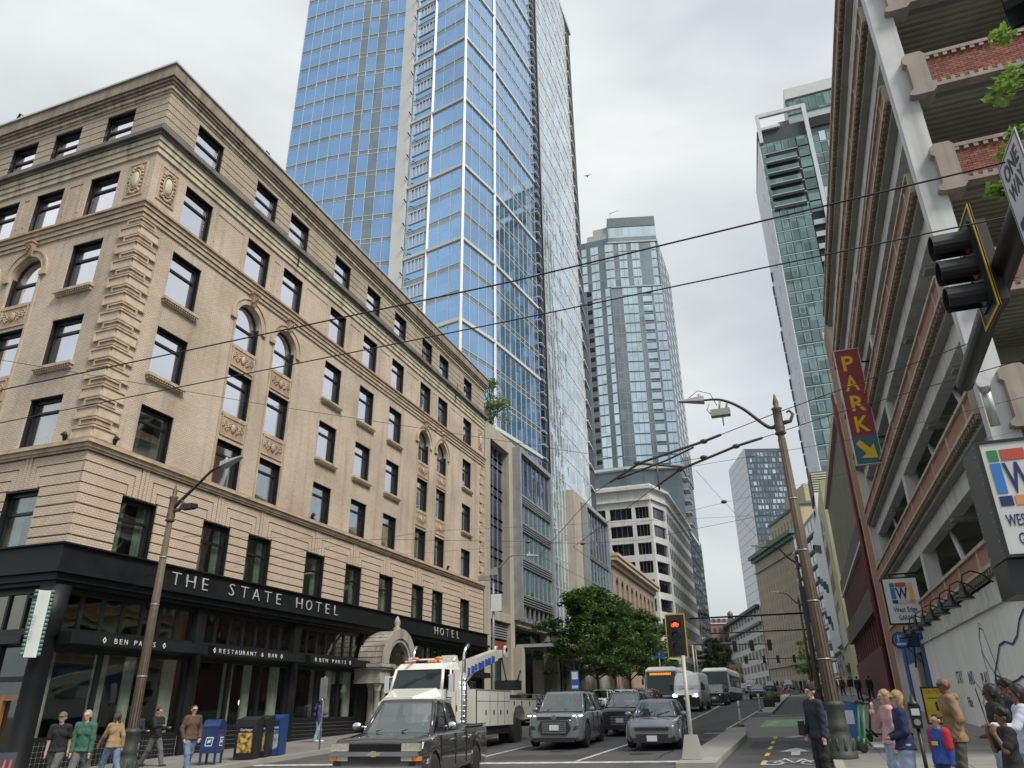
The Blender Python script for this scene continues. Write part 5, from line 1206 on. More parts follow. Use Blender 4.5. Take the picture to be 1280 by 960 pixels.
# green glass tower, right
ggreen = mirror2('green_glass', (.20, .29, .27), cell=(1.55, 1.55, 3.05), var=.35, tilt=.02)
gsl = pm('grey_slab_edge', (.42, .48, .49), .5, .2, var=.08); wcl = pm('white_cladding', (.62, .65, .68), .4, .1, var=.06, scale=.5)
t13 = root('green_glass_tower', 'green glass apartment tower with white framed corner and balconies', 'skyscraper', (9, 145, 0))
C13 = (8.85, 144.7); E13 = (7.4, 165.5)
m = MB(); m.prism([(8.95, 144.9, 5), (32, 144.9, 5), (32, 168, 5), (7.6, 168, 5)], [(8.95, 144.9, 124), (32, 144.9, 124), (32, 168, 124), (7.6, 168, 124)]); m.build('tower_core', corebk, t13)
fr = Fr(C13, (1, 0)); vis, pan, mu, shade_panels, rails = [], [], MB(), [], []
H13 = 3.05
for k in range(38):
    z = 4+k*H13
    hi = z > 104
    for i in range(5):
        a0, a1 = .1+i*1.55, .1+(i+1)*1.55
        if z > 100 and z < 116 and 0 < i < 5: continue
        vis.append((ggreen, fr, a0+.05, a1-.05, -.2, 0, z+.3, z+H13-.1))
        if i == 1 and z < 100: mu.box(fr, a0+.25, a1-.25, .0, .06, z+.8, z+.88); mu.box(fr, a0+.25, a1-.25, 0, .06, z+2.4, z+2.48); mu.box(fr, a0+.25, a0+.33, 0, .06, z+.8, z+2.4); mu.box(fr, a1-.33, a1-.25, 0, .06, z+.8, z+2.4)
    if 100 < z < 116: shade_panels.append((blk, fr, 1.0, 7.2, -.15, .0, z+1.2, z+2.9)); rails.append((ggreen, fr, .9, 7.4, .9, .95, z+.1, z+1.2)); mu.box(fr, .8, 7.5, 0, 1.0, z-.12, z+.08)
    mu.box(fr, 0, 8.0, -.1, .08, z-.1, z+.12)
    # balconies: flat black panels stand in for the shade of their recesses
    if 28 < z < 98: shade_panels.append((blk, fr, 8.0, 10.4, -.15, .0, z+1.25, z+2.95)); rails.append((gsl, fr, 8.0, 10.4, -.1, .35, z-.1, z+1.15))
    else: vis.append((ggreen, fr, 8.0, 10.3, -.2, 0, z+.3, z+H13-.1))
    for i in range(7):
        a0 = 11.4+i*1.4; vis.append((gsky if (i+k) % 6 == 2 else ggreen, fr, a0+.05, a0+1.35, -.2, 0, z+.3, z+H13-.1))
    mu.box(fr, 11.3, 21.5, -.1, .06, z-.08, z+.1)
pieces(t13, 'glass_pane', vis, cap=300); pieces(t13, 'recess_shade', shade_panels, cap=60); pieces(t13, 'balcony_rail', rails, cap=60); mu.build('slab_edges', gsl, t13)
piece(t13, 'white_fin', wcl, fr, 10.45, 11.3, -.3, .7, 28, 128)
fl, Ls = seg(E13, C13); its = [(wcl, fl, i*2.1+.04, i*2.1+2.06, -.2, .0, 5+k*3.05, 8.0+k*3.05) for i in range(10) for k in range(38)]
pieces(t13, 'white_panel', its, cap=150)
its = [(gwin, fl, 1.0+((k*3) % 4)*.5, 1.5+((k*3) % 4)*.5, 0, .35, 30+k*3.05, 32.4+k*3.05) for k in range(22)]
its += [(gwin, fl, 12+(k % 3)*1.4, 12.4+(k % 3)*1.4, 0, .05, 30+k*6.1, 32+k*6.1) for k in range(14)]
pieces(t13, 'window_slot', its, cap=40)
m = MB(); m.box(fr, .3, 11.3, -.1, .6, 127.3, 128.3); m.box(fr, .3, 1.1, -.1, .6, 120, 127.3); m.box(fr, .3, 5.2, -.1, .5, 123.6, 124.3); m.build('roof_frame', mull_w, t13); piece(t13, 'rear_beam', mull_w, fr, .3, 11, -8, -7.5, 127.3, 128.3)
piece(t13, 'roof_wall', pm('khaki_wall', (.25, .24, .20), .8), fr, 5.2, 10.4, -3, -2.5, 119, 127.2)
m = MB(); m.box(fr, 7.5, 30, -10, -1.5, 124, 132); m.build('penthouse', gsl, t13); piece(t13, 'penthouse_wall', mull_w, fr, 7.6, 30, -9.8, -.9, 132, 135)
pieces(t13, 'penthouse_pane', [(ggreen, fr, 7.6+i*1.6, 9.1+i*1.6, -1.5, -1.3, 127.5, 131.8) for i in range(12)], cap=14)
piece(t13, 'opening_shade', blk, fr, 11.5, 17.5, -.1, .06, 121.4, 124.2)  # black panel on the face, standing in for the shade inside an opening
# grey slabbed block and brick hotel on the bend, the white block and the dark tower behind
def bend(name, label, cat, P, Q, z0, z1, wallm, rows, cols, wz, ww, winm, fh, zs, kinds='window', depth=15, cap=80, minpx=3):
    """a block whose front runs from P to Q (left to right seen from the road)"""
    r = root(name, label, cat, (P[0], P[1], z0)); fr, L = seg(P, Q)
    m = MB(); m.box(fr, 0, L, -depth, 0, z0, z1); m.build('wall', wallm, r)
    its = []; st = L/cols
    for k in range(rows):
        for i in range(cols): its.append((winm, fr, i*st+(st-ww)/2, i*st+(st+ww)/2, -.1, .04, zs+k*fh, zs+k*fh+wz))
    pieces(r, kinds, its, cap=cap, minpx=minpx); return r, fr, L
bwin = pm('far_window', (.07, .075, .08), .35, var=.4, scale=.4)
tanb = pm('tan_brick_far', (.42, .34, .23), .85, var=.1, scale=.3, streak=.2); verd = pm('verdigris', (.10, .19, .16), .7, var=.2)
r, fr, L = bend('tan_brick_hotel', 'tan brick high block with green copper cornice on the bend of the street', 'building', (-9.9, 274), (4.1, 232), 4, 50, tanb, 14, 16, 1.7, .9, bwin, 3.25, 6.5, cap=120, minpx=3)
m = MB(); m.box(fr, -1, L+1, 0, 1.8, 48.0, 49.2); m.box(fr, -.5, L+.5, 0, 1.0, 46.9, 47.9); m.build('copper_cornice', verd, r)
m = MB(); m.box(fr, 0, L, 0, .5, 43.2, 43.8); m.box(fr, 0, L, 0, .7, 12.4, 13.4); m.build('belt_course', gdark, r); 
m = MB(); m.box(fr, L*.3, L, -12, -3, 50, 57); m.box(fr, L*.6, L, -12, -5, 57, 63); m.box(fr, 0, L*.3, -8, -1, 50, 52.5); m.build('roof_storeys', pm('tan_far', (.50, .42, .28), .85), r)
m = MB(); m.box(fr, L*.28, L+.5, -12.3, -2.5, 56.8, 57.6); m.build('roof_eave', verd, r)
pieces(r, 'roof_window', [(bwin, fr, L*.33+i*3.2, L*.33+i*3.2+1, -3, -2.9, 52, 54.5) for i in range(9)], cap=9)
# its south flank
fs = Fr((4.1, 232, 0), (1, .12)); piece(r, 'flank_wall', tanb, fs, 0.05, 16, -12, -.05, 4, 49.9)
r, fr, L = bend('white_brick_block', 'long white office block with dark cornice further down the bend', 'building', (-27.3, 345), (-10.3, 276), 4, 33, whitest, 6, 11, 2.6, 4.3, gwin, 4.4, 8, cap=80, minpx=3)
m = MB(); m.box(fr, -1, L, 0, 1.6, 32.6, 33.6); m.box(fr, 0, L, 0, .9, 27.2, 28.0); m.build('dark_cornice', pm('far_cornice', (.10, .11, .12), .7), r)
pieces(r, 'white_mullion', [(whitest, fr, i*L/33-.15, i*L/33+.15, 0, .12, 7.5, 32.5) for i in range(34)], cap=36)
# dark tower
t12 = root('dark_grid_tower', 'dark gridded glass tower with a pale side face far down the street', 'skyscraper', (-11, 390, 4))
A12, B12_, C12 = (-22.3, 428.5), (-10.9, 390), (10, 397)
m = MB(); m.prism([(x, y, 4) for x, y in (A12, B12_, C12, (0, 436))], [(x, y, 126) for x, y in (A12, B12_, C12, (0, 436))]); m.build('tower_core', pm('navy_frame', (.07, .09, .12), .5), t12)
fr, L = seg(B12_, C12)
rnd = random.Random(9)
nv = mirror2('grey_grid_glass', (.22, .28, .32), cell=(1.5, 1.5, 3.2), var=.4); lt = mirror2('pale_grid_glass', (.60, .68, .70), cell=(1.5, 1.5, 3.2), var=.2)  # two glass tones, a darker and a paler, mixed at random
its = []
for k in range(38):
    a = .6
    while a < L-1.2:
        w = 1.6 if rnd.random() < .6 else .9
        its.append((lt if rnd.random() < .2 else nv, fr, a, a+w, 0, .1, 5.2+k*3.15, 7.2+k*3.15)); a += w+.55
pieces(t12, 'window_pane', its, cap=300, minpx=3)
fr, L = seg(A12, B12_)
its = [(wcl, fr, i*L/12+.05, (i+1)*L/12-.05, 0, .12, 5+k*4.2, 9.0+k*4.2) for i in range(12) for k in range(29)]
pieces(t12, 'pale_panel', its, cap=150, minpx=3)
# grey block with slabs in front of the tan hotel, right of it
r, fr, L = bend('grey_slab_block', 'grey block with white floor slabs between the lamp post and the white building', 'building', (3.2, 212), (9.5, 176), 3, 43, pm('grey_far', (.28, .32, .36), .6), 11, 9, 2.5, 3.2, gwin, 3.5, 4.5, cap=60, minpx=3)
pieces(r, 'floor_slab', [(wf, fr, 0, L, 0, .8, 3.4+k*3.5, 3.9+k*3.5) for k in range(11)], cap=14)
# brick blocks closing the street
r, fr, L = bend('far_brick_block', 'old reddish brick block closing the view at the end of the street', 'building', (-42, 340), (-23, 345), 4, 36, pm('far_red_brick', (.24, .15, .14), .85, var=.2), 8, 9, 1.9, 1.2, bwin, 3.9, 7, cap=40)
pieces(r, 'belt_course', [(whitest, fr, 0, L, 0, .4, 10+k*8, 10.4+k*8) for k in range(4)]); piece(r, 'penthouse', pm('far_pale', (.45, .42, .38), .8), fr, 1, 7, -8, -1, 36, 39.5)
tn = MB(); tn.lathe((-26, 350, 36), [(1.2, 0), (1.2, 3), (.1, 4)], 8); tn.build('water_tank', bwin, r)
r, fr, L = bend('far_tan_block', 'low tan block behind the far street trees', 'building', (-28, 322), (-20, 322), 4, 17, tanst, 3, 5, 1.9, 1, bwin, 3.6, 6, cap=20, depth=6)
# ---------------- vehicles ----------------
def paint(name, col, rough=.28, metal=.3, coat=1.0): return pm(name, col, rough, metal, var=.05, scale=3, coat=coat)
rubber = pm('tyre_rubber', (.022, .022, .022), .85, var=.2); rimm = pm('alloy_rim', (.35, .35, .36), .3, .8, var=.1); rimd = pm('dark_rim', (.03, .03, .03), .35, .5)
trimb = pm('black_trim', (.018, .018, .02), .5, var=.2); chrome = pm('chrome', (.75, .76, .78), .12, 1.0, var=.03)
def carglass(name, tint, metal): 
    if name in MC: return MC[name]
    m, n, l, p = _base(name); MC[name] = m; p.inputs['Base Color'].default_value = tint+(1,); p.inputs['Metallic'].default_value = metal; p.inputs['Roughness'].default_value = .04; p.inputs['IOR'].default_value = 1.6
    t = _noise(n, l, 1.2, 2); b = n.new('ShaderNodeBump'); b.inputs['Distance'].default_value = .01; b.inputs['Strength'].default_value = .5; l.new(t.outputs[0], b.inputs['Height']); l.new(b.outputs[0], p.inputs['Normal']); return m
wsg = clearglass('windscreen', .22, (.85, .9, .9), .02, (.62, .68, .66), .001); sdg = clearglass('side_glass', .10, (.8, .85, .9), .03, (.30, .32, .33), .001)
steer = pm('interior_grey', (.06, .058, .055), .8)
lensm = pm('lamp_lens', (.55, .55, .50), .15, .3, var=.2, scale=20, coat=1); lensy = pm('yellowed_lens', (.44, .42, .33), .2, .2, var=.25, scale=20, coat=1); amber = pm('amber_lens', (.75, .22, .03), .2, var=.1, coat=1)
ledon = emit('headlamp_on', (1, .97, .9), 6); platem = pm('plate', (.60, .63, .66), .4, var=.05); redl = pm('tail_lens', (.35, .02, .02), .2, coat=1)
def lerp(P, t):
    if t <= P[0][0]: return P[0][1]
    for (a, u), (b, v) in zip(P, P[1:]):
        if t <= b:
            s = (t-a)/(b-a+1e-9); return u+(v-u)*s
    return P[-1][1]
def wheel_mesh(R, w, rim):
    t = MB(); t.lathe((0, 0, 0), [(R*.66, -w/2), (R*.93, -w/2), (R, -w*.36), (R, w*.36), (R*.93, w/2), (R*.66, w/2)], 22, 'x')
    r = MB(); r.lathe((0, 0, 0), [(R*.3, -w*.30), (R*.67, -w*.30), (R*.67, w*.30), (R*.3, w*.30)], 20, 'x')
    for sg in (-1, 1):
        r.lathe((sg*w*.33, 0, 0), [(.06, -.015), (.06, .03)] if sg > 0 else [(.06, -.03), (.06, .015)], 10, 'x')
        for k in range(5):
            a = 2*math.pi*k/5; c, s = math.cos(a), math.sin(a)
            q = [(-.035, .05), (.035, .05), (.05, R*.66), (-.05, R*.66)]
            r.prism([(sg*w*.30, u*c-v*s, u*s+v*c) for u, v in q], [(sg*w*.42, u*c-v*s, u*s+v*c) for u, v in q])
    return t.mesh('tyre', rubber), r.mesh('rim', rim)
def body_shell(L, W_, top, wid, sill, wheels, R, nose=.12, crown=.03, bed=None, nst=90, tumble=.10):
    """loft along the length; front at y=-L/2. top/wid are profiles over t in 0..1"""
    b = MB(); rows = []
    for i in range(nst+1):
        t = i/nst; y = -L/2+L*t; zt_ = lerp(top, t); w = lerp(wid, t)*W_/2; zl = sill+(.10 if t < .02 or t > .985 else 0)
        arch = 0
        for yw in wheels:
            d = abs(y-yw); RR = R*1.16
            if d < RR: arch = max(arch, R+math.sqrt(RR*RR-d*d))
        zs = max(zl, arch); lip = .018 if arch > zl else 0
        zs = min(zs, zt_-.16); zm = zs+(zt_-zs)*.5; cr = crown
        P = [(0, zl+.02 if not arch else zl+.05), (w*.62, zl+.02), (w*.62, max(zl+.02, zs-.02)), (w*.93+lip, zs), (w+lip, zs+min(.10, (zt_-zs)*.3)), (w*1.0, zm), (w*.985, zt_-.11), (w*(1-tumble*.45), zt_-.03), (w*(1-tumble), zt_)]
        if bed and bed[0] < t < bed[1]: P += [(w*(1-tumble)-.07, zt_), (w*(1-tumble)-.08, zt_-.5), (0, zt_-.5)]
        else: P += [(w*(1-tumble)*.75, zt_+cr*.5), (w*.4, zt_+cr*.85), (0, zt_+cr)]
        rows.append([(x, y, z) for x, z in P])
    n = len(rows[0]); full = [r+[(-x, y, z) for x, y, z in r[-2:0:-1]] for r in rows]; m = len(full[0]); i0 = len(b.v)
    for r in full: b.v += r
    for i in range(len(full)-1):
        for k in range(m):
            j = (k+1) % m; b.f.append((i0+i*m+k, i0+i*m+j, i0+(i+1)*m+j, i0+(i+1)*m+k)); b.m.append(0); b.sm.append(True)
    b.f.append(tuple(i0+m-1-k for k in range(m))); b.f.append(tuple(i0+(len(full)-1)*m+k for k in range(m))); b.m += [0, 0]; b.sm += [False]*2
    return b
def loop4(y0, y1, w0, w1, z0, z1, n=10, r=.16):
    """rounded rectangle loop in plan: front edge y0 (half width w0), rear y1 (half width w1)"""
    P = []
    cs = [(w0, y0, -math.pi/2, 0), (w1, y1, 0, math.pi/2), (-w1, y1, math.pi/2, math.pi), (-w0, y0, math.pi, 1.5*math.pi)]
    for (x, y, t0, t1) in cs:
        cx = x-math.copysign(r, x); cy = y+r if y == y0 else y-r
        for k in range(n): t = t0+(t1-t0)*k/(n-1); P.append((cx+r*math.cos(t), cy+r*math.sin(t)*1.0, z0 if y == y0 else z1))
    return P
def car(name, label, cat, loc, rz, L, W_, H, col, prof, cab, wb, R=.33, group=None, rim=None, lights='lens', grille='wide', plate=True, rails=False, bed=None, sill=.2, nose=None, mirrors=None, detail=True, wing=True):
    g = G(loc[0], loc[1]); t = root(name, label, cat, (loc[0], loc[1], g), rz, group)
    ORG[t.name] = Vector((0, 0, 0)); top, wid = prof; rim = rim or rimm; yf = -L/2
    wy = (yf+wb[0], yf+wb[1])
    bs_ = body_shell(L, W_, top, wid, sill, wy, R, bed=bed); bs_.build('body', col, t)
    zb = cab['belt']; y0, y1, y2, y3 = [yf+v for v in cab['y']]; w0, w1 = cab['w']; zr = H
    lo = loop4(y0, y3, w0*.93, w0*.9, zb, zb, r=.14); hi = loop4(y1, y2, w1*.95, w1*.92, zr-.07, zr-.07, r=.16)
    mid = [((a[0]*.45+b[0]*.55)*1.03, a[1]*.47+b[1]*.53, a[2]*.5+b[2]*.5) for a, b in zip(lo, hi)]
    def band(A, B, sel, m, off=0, nm='glass', smooth=True):
        b = MB(); n = len(A); c = Vector((0, (y1+y2)/2, 0))
        def o(p): 
            v = Vector((p[0], p[1]-c.y, 0)); 
            return Vector(p)+(v.normalized()*off if v.length else v)
        for k in range(n):
            if k in sel: j = (k+1) % n; b.face([o(A[k]), o(A[j]), o(B[j]), o(B[k])], smooth)
        return b
    n = len(lo); ws = set(list(range(38, 40))+[39]); ws = {39}; rear = {19}; 
    side = {9, 29}
    for nm, sel, m in (('windscreen', {39, 0, 1, 2, 38, 37, 36}, wsg), ('rear_window', {18, 19, 20, 17, 21}, sdg), ('side_window', set(range(3, 17)), sdg), ('side_window', set(range(22, 36)), sdg)):
        b = MB()
        for A, B in ((lo, mid), (mid, hi)):
            bb = band(A, B, sel, m); i0 = len(b.v); b.v += bb.v; b.f += [tuple(i0+q for q in f) for f in bb.f]; b.m += bb.m; b.sm += bb.sm
        b.build(nm, m, t)
    # roof: rings closing over
    b = MB(); rings = [[(p[0]*s, (y1+y2)/2+(p[1]-(y1+y2)/2)*s, z) for p in hi] for s, z in ((1.012, zr-.10), (1.0, zr-.05), (.93, zr-.015), (.7, zr), (.3, zr+.01))]; i0 = 0
    for r_ in rings: b.v += r_
    for q in range(len(rings)-1):
        for k in range(n): j = (k+1) % n; b.f.append((q*n+k, q*n+j, (q+1)*n+j, (q+1)*n+k)); b.m.append(0); b.sm.append(True)
    b.f.append(tuple((len(rings)-1)*n+k for k in range(n))); b.m.append(0); b.sm.append(False)
    b.build('roof', col, t)
    # pillars: painted bars over the glass
    def pil(A, B, C, w=.05, d=.03):
        b = MB(); b.tube([A, B, C], w, 6); return b
    def at(loop, x_s, y):       # point of a loop's side at a given y
        sel = [p for p in loop if (p[0] > 0) == (x_s > 0)]; return min(sel, key=lambda p: abs(p[1]-y))
    for sx in (1, -1):
        ia = 2 if sx > 0 else 37; ir = 17 if sx > 0 else 22
        for k in (ia, ir): pb = MB(); pb.tube([Vector(lo[k])+Vector((0, 0, -.03)), mid[k], hi[k]], .045 if k == ia else .06, 6); pb.build('pillar', cab.get('pcol', col), t)
        for f in cab.get('pillars', (.42, )):
            yb = y0+(y3-y0)*f; yt = y1+(y2-y1)*((yb-y1)/(y2-y1) if y2 > y1 else .5); yt = min(max(yb, y1+.05), y2-.05)
            pb = MB(); pb.tube([(sx*w0*.925, yb, zb), (sx*(w0*.45+w1*.55)*.975, (yb+yt)/2, (zb+zr-.07)/2), (sx*w1*.945, yt, zr-.07)], .035, 6); pb.build('pillar', cab.get('pcol', col), t)
    # wheels
    tm, rm_ = wheel_mesh(R, .22, rim)
    for y in wy:
        for sx in (-1, 1):
            w_ = bpy.data.objects.new('wheel', tm); COL.objects.link(w_); w_.parent = t; w_.location = (sx*(W_/2-.10), y, R)
            r_ = bpy.data.objects.new('rim', rm_); COL.objects.link(r_); r_.parent = w_
    for y in wy:
        for sx in (-1, 1):
            ar = MB(); RR = R*1.16; q0 = [(y+RR*math.cos(a), R+RR*math.sin(a)) for a in [math.pi*k/14 for k in range(15)]]; q1 = [(y+(RR+.055)*math.cos(a), R+(RR+.055)*math.sin(a)) for a in [math.pi*k/14 for k in range(15)]]; xx = sx*(W_/2*1.0+.012)
            for k in range(14): ar.prism([(xx-sx*.05, *q0[k]), (xx-sx*.05, *q0[k+1]), (xx-sx*.05, *q1[k+1]), (xx-sx*.05, *q1[k])], [(xx, *q0[k]), (xx, *q0[k+1]), (xx, *q1[k+1]), (xx, *q1[k])])
            ar.build('wheel_arch', trimb if rails else col, t)
    ub = MB(); ub.box(W0, -W_*.4, W_*.4, -wy[1]-.2, -wy[0]+.2, sill-.02, sill+.25); ub.build('underbody', trimb, t)
    zh = lerp(top, .015); F = Fr((0, yf, 0), (1, 0)); w = lerp(wid, .02)*W_/2
    lm = {'lens': lensm, 'yellow': lensy, 'on': ledon}[lights]
    # front face pieces follow the nose
    if grille != 'none':
        gb = MB(); gw = w*.66 if grille == 'wide' else w*.62
        if grille == 'slim': gb.poly(F, [(-gw*1.1, zh-.18), (gw*1.1, zh-.18), (gw*1.15, zh-.09), (-gw*1.15, zh-.09)], -.12, .03); gb.poly(F, [(-gw*.95, zh-.52), (gw*.95, zh-.52), (gw*1.1, zh-.28), (-gw*1.1, zh-.28)], -.12, .04)
        elif grille == 'wide': gb.poly(F, [(-gw*.75, zh-.62), (gw*.75, zh-.62), (gw, zh-.42), (gw*.82, zh-.2), (-gw*.82, zh-.2), (-gw, zh-.42)], -.1, .04); gb.poly(F, [(-gw, zh-.15), (gw, zh-.15), (gw*1.05, zh-.06), (-gw*1.05, zh-.06)], -.12, .02)
        gb.build('grille', trimb, t)
        sb = MB()
        for k in range(6 if grille == 'wide' else 3): z = zh-.56+k*.06; sb.box(F, -gw*.72, gw*.72, .03, .055, z, z+.012)
        sb.build('grille_bars', rimd if grille != 'wide' else alum, t)
        lp = MB(); lp.box(F, -w*.8, w*.8, -.08, .06, sill-.02, sill+.12); lp.build('lower_bumper', trimb, t)
    for sx in (-1, 1):
        hb = MB(); x0, x1 = sx*w*.62, sx*w*1.02
        hb.prism([(x0, yf-.02, zh-.17), (x1, yf+.16, zh-.15), (x1, yf+.22, zh-.03), (x0, yf+.04, zh-.06)], [(x0, yf+.1, zh-.17), (x1*.97, yf+.3, zh-.15), (x1*.97, yf+.3, zh-.03), (x0, yf+.12, zh-.06)]); hb.build('headlight', lm, t)
        fb_ = MB(); fb_.poly(F, [(sx*w*.74, zh-.5), (sx*w*.92, zh-.46), (sx*w*.94, zh-.34), (sx*w*.78, zh-.36)], -.12, .0); fb_.build('fog_lamp', trimb, t)
        mi = MB(); mx_ = mirrors or (w0+.10, y0+.38, zb+.06); mi.blob((sx*mx_[0], mx_[1], mx_[2]), .12, .07, .085, 10, 8); mi.tube([(sx*(w0-.06), mx_[1]+.02, mx_[2]-.03), (sx*mx_[0], mx_[1], mx_[2])], .025, 5); mi.build('wing_mirror', cab.get('mcol', col), t)
        dl = MB(); 
        for yy in cab.get('doors', (.40, .62)): y = yf+L*yy; dl.box(Fr((sx*(W_/2-.006), 0, 0), (0, 1)), y-.008, y+.008, -.02, .02, sill+.15, lerp(top, yy)-.04)
        dl.build('door_gap', trimb, t)
        hd = MB()
        for yy in cab.get('handles', (.56, .74)): y = yf+L*yy; hd.box(Fr((sx*(W_/2), 0, 0), (0, 1)), y-.09, y+.09, -.02*1, .035, lerp(top, yy)-.17, lerp(top, yy)-.14)
        hd.build('door_handle', cab.get('mcol', col), t)
        rl = MB(); rl.box(Fr((sx*W_*.36, L/2, 0), (-1, 0)), -.12, .12, -.08, .02, lerp(top, .97)-.25, lerp(top, .97)-.05); rl.build('tail_light', redl, t)
    if plate: pl_ = MB(); pl_.box(F, -.16, .16, .055, .075, zh-.48, zh-.32); pl_.build('number_plate', platem, t)
    wp = MB()
    for s0 in (-.55, .1): wp.tube([(s0*w0, y0+.03, zb+.03), (s0*w0+.4, y0+.20, zb+.13)], .012, 4)
    wp.build('wipers', trimb, t)
    if rails:
        for sx in (-1, 1): rb = MB(); rb.tube([(sx*w1*.8, y1+.3, zr+.02), (sx*w1*.8, y1+.4, zr+.06), (sx*w1*.8, y2-.4, zr+.06), (sx*w1*.8, y2-.2, zr)], .02, 5); rb.build('roof_rail', trimb, t)
    tub = MB(); tub.box(W0, -w0*.9, w0*.9, -(y3-.12), -(y0+.12), zb-.1, zb+.055); tub.build('dashboard', steer, t)
    for sx in (-1, 1):
        for yy in (1.15, 2.0):
            if y0+yy < y2-.2: dv = MB(); dv.prism([(sx*.62, y0+yy, zb), (sx*.18, y0+yy, zb), (sx*.18, y0+yy+.14, zb), (sx*.62, y0+yy+.14, zb)], [(sx*.56, y0+yy+.12, zb+.2), (sx*.24, y0+yy+.12, zb+.2), (sx*.24, y0+yy+.2, zb+.2), (sx*.56, y0+yy+.2, zb+.2)]); dv.blob((sx*.4, y0+yy+.17, zb+.27), .13, .06, .09, 8, 6); dv.build('seat', steer, t)
    sw_ = MB(); sw_.tube([(.4+.17*math.cos(q*.52), y0+.62+.05*math.sin(q*.52), zb+.03+.16*math.sin(q*.52)) for q in range(13)], .014, 5); sw_.build('steering_wheel', steer, t)
    return t
def suv_prof(h, b): return ([(0, h-.13), (.012, h-.05), (.05, h), (.22, b-.06), (.30, b), (.9, b+.02), (.97, b-.02), (1, b-.2)], [(0, .80), (.012, .86), (.04, .93), (.12, .985), (.25, 1), (.85, 1), (.95, .95), (1, .86)])
def sed_prof(h, b): return ([(0, h-.12), (.012, h-.05), (.05, h), (.24, b-.05), (.30, b), (.80, b+.02), (.9, b+.03), (.985, b-.02), (1, b-.2)], [(0, .76), (.015, .84), (.05, .93), (.14, .985), (.3, 1), (.8, 1), (.94, .93), (1, .84)])
RZ = math.radians
greyb = paint('storm_grey_paint', (.17, .19, .21), .3, .35); c_suv = paint('suv_grey_paint', (.20, .23, .25), .32, .3)
def suv(loc, rz, col, label, L=4.7, H=1.68, W_=1.86, nm='parked_suv', lights='lens', grp=None, cat='SUV', **k):
    return car(nm, label, cat, loc, rz, L, W_, H, col, suv_prof(1.02*H/1.72, 1.08*H/1.72), dict(belt=1.08*H/1.72, y=(L*.235, L*.37, L*.86, L*.97), w=(W_/2-.04, W_/2-.22), pillars=(.34, .6), doors=(.42, .62)), (.92, .92+L*.58), R=.385, group=grp, lights=lights, rails=True, **k)
def sedan(loc, rz, col, label, L=4.6, H=1.44, W_=1.8, nm='sedan', lights='lens', grp=None, **k):
    return car(nm, label, 'car', loc, rz, L, W_, H, col, sed_prof(.82, .92), dict(belt=.92, y=(L*.25, L*.40, L*.72, L*.88), w=(W_/2-.05, W_/2-.25), pillars=(.42,), doors=(.42, .62)), (.9, .9+L*.585), R=.33, group=grp, lights=lights, grille='slim', **k)
# the three nearest cars
def centre(front, rz, L):   # vehicle centre from the middle of its front
    return (front[0]-math.sin(rz)*L/2, front[1]+math.cos(rz)*L/2)
rz = RZ(4.6); L = 5.1
s1 = suv(centre((-8.2, 26.4), rz, L), rz, c_suv, 'large slate grey SUV with wide dark grille waiting beside the tow truck', L=L, H=1.80, W_=1.98, nm='large_suv', rim=rimd, lights='lens', cat='SUV')
drl = MB()
for sx in (-1, 1): drl.prism([(sx*.66, -L/2+.0, .98), (sx*.97, -L/2+.19, .98), (sx*.97, -L/2+.19, 1.005), (sx*.66, -L/2+.0, 1.005)], [(sx*.66, -L/2+.1, .98), (sx*.95, -L/2+.25, .98), (sx*.95, -L/2+.25, 1.005), (sx*.66, -L/2+.1, 1.005)])
drl.build('daytime_light', ledon, s1, local=True)
em = MB(); em.lathe((0, -L/2-.03, .93), [(.09, 0), (.09, .02)], 16, 'y'); em.lathe((0, -L/2-.035, .93), [(.05, 0), (.05, .02)], 12, 'y'); em.build('round_badge', chrome, s1, local=True)
rz = RZ(2.8); L = 4.1
r1 = car('small_hatchback', 'small dark grey hatchback at the stop line next to the signal pole', 'car', centre((-4.72, 25.5), rz, L), rz, L, 1.73, 1.45, greyb, ([(0, .62), (.012, .70), (.06, .80), (.24, .90), (.30, .94), (.88, 1.0), (.97, .98), (1, .7)], [(0, .78), (.015, .86), (.05, .94), (.14, .985), (.3, 1), (.85, 1), (.95, .94), (1, .86)]), dict(belt=.94, y=(.95, 1.62, 3.3, 3.85), w=(.82, .62), pillars=(.42, .8), doors=(.40, .64)), (.78, 3.36), R=.31, grille='slim', lights='lens')
for sx in (-1, 1): a = MB(); a.blob((sx*.60, -L/2-.02, .60), .05, .03, .035); 
am_ = MB(); am_.blob((.50, -L/2+.02, .66), .05, .03, .03); am_.build('indicator', amber, r1, local=True)
rz = RZ(3); darkb = paint('black_paint_car', (.02, .022, .028), .25, .2)
s2 = suv(centre((-7.35, 32.8), rz, 4.7), rz, paint('navy_grey_paint', (.05, .065, .085), .25, .3), 'dark blue grey crossover queued behind the small grey hatchback', H=1.66, nm='crossover', lights='lens')
dl_ = MB(); dl_.blob((.72, -2.24, .86), .12, .06, .05); dl_.blob((-.72, -2.24, .86), .12, .06, .05); dl_.build('daytime_light', ledon, s2, local=True)
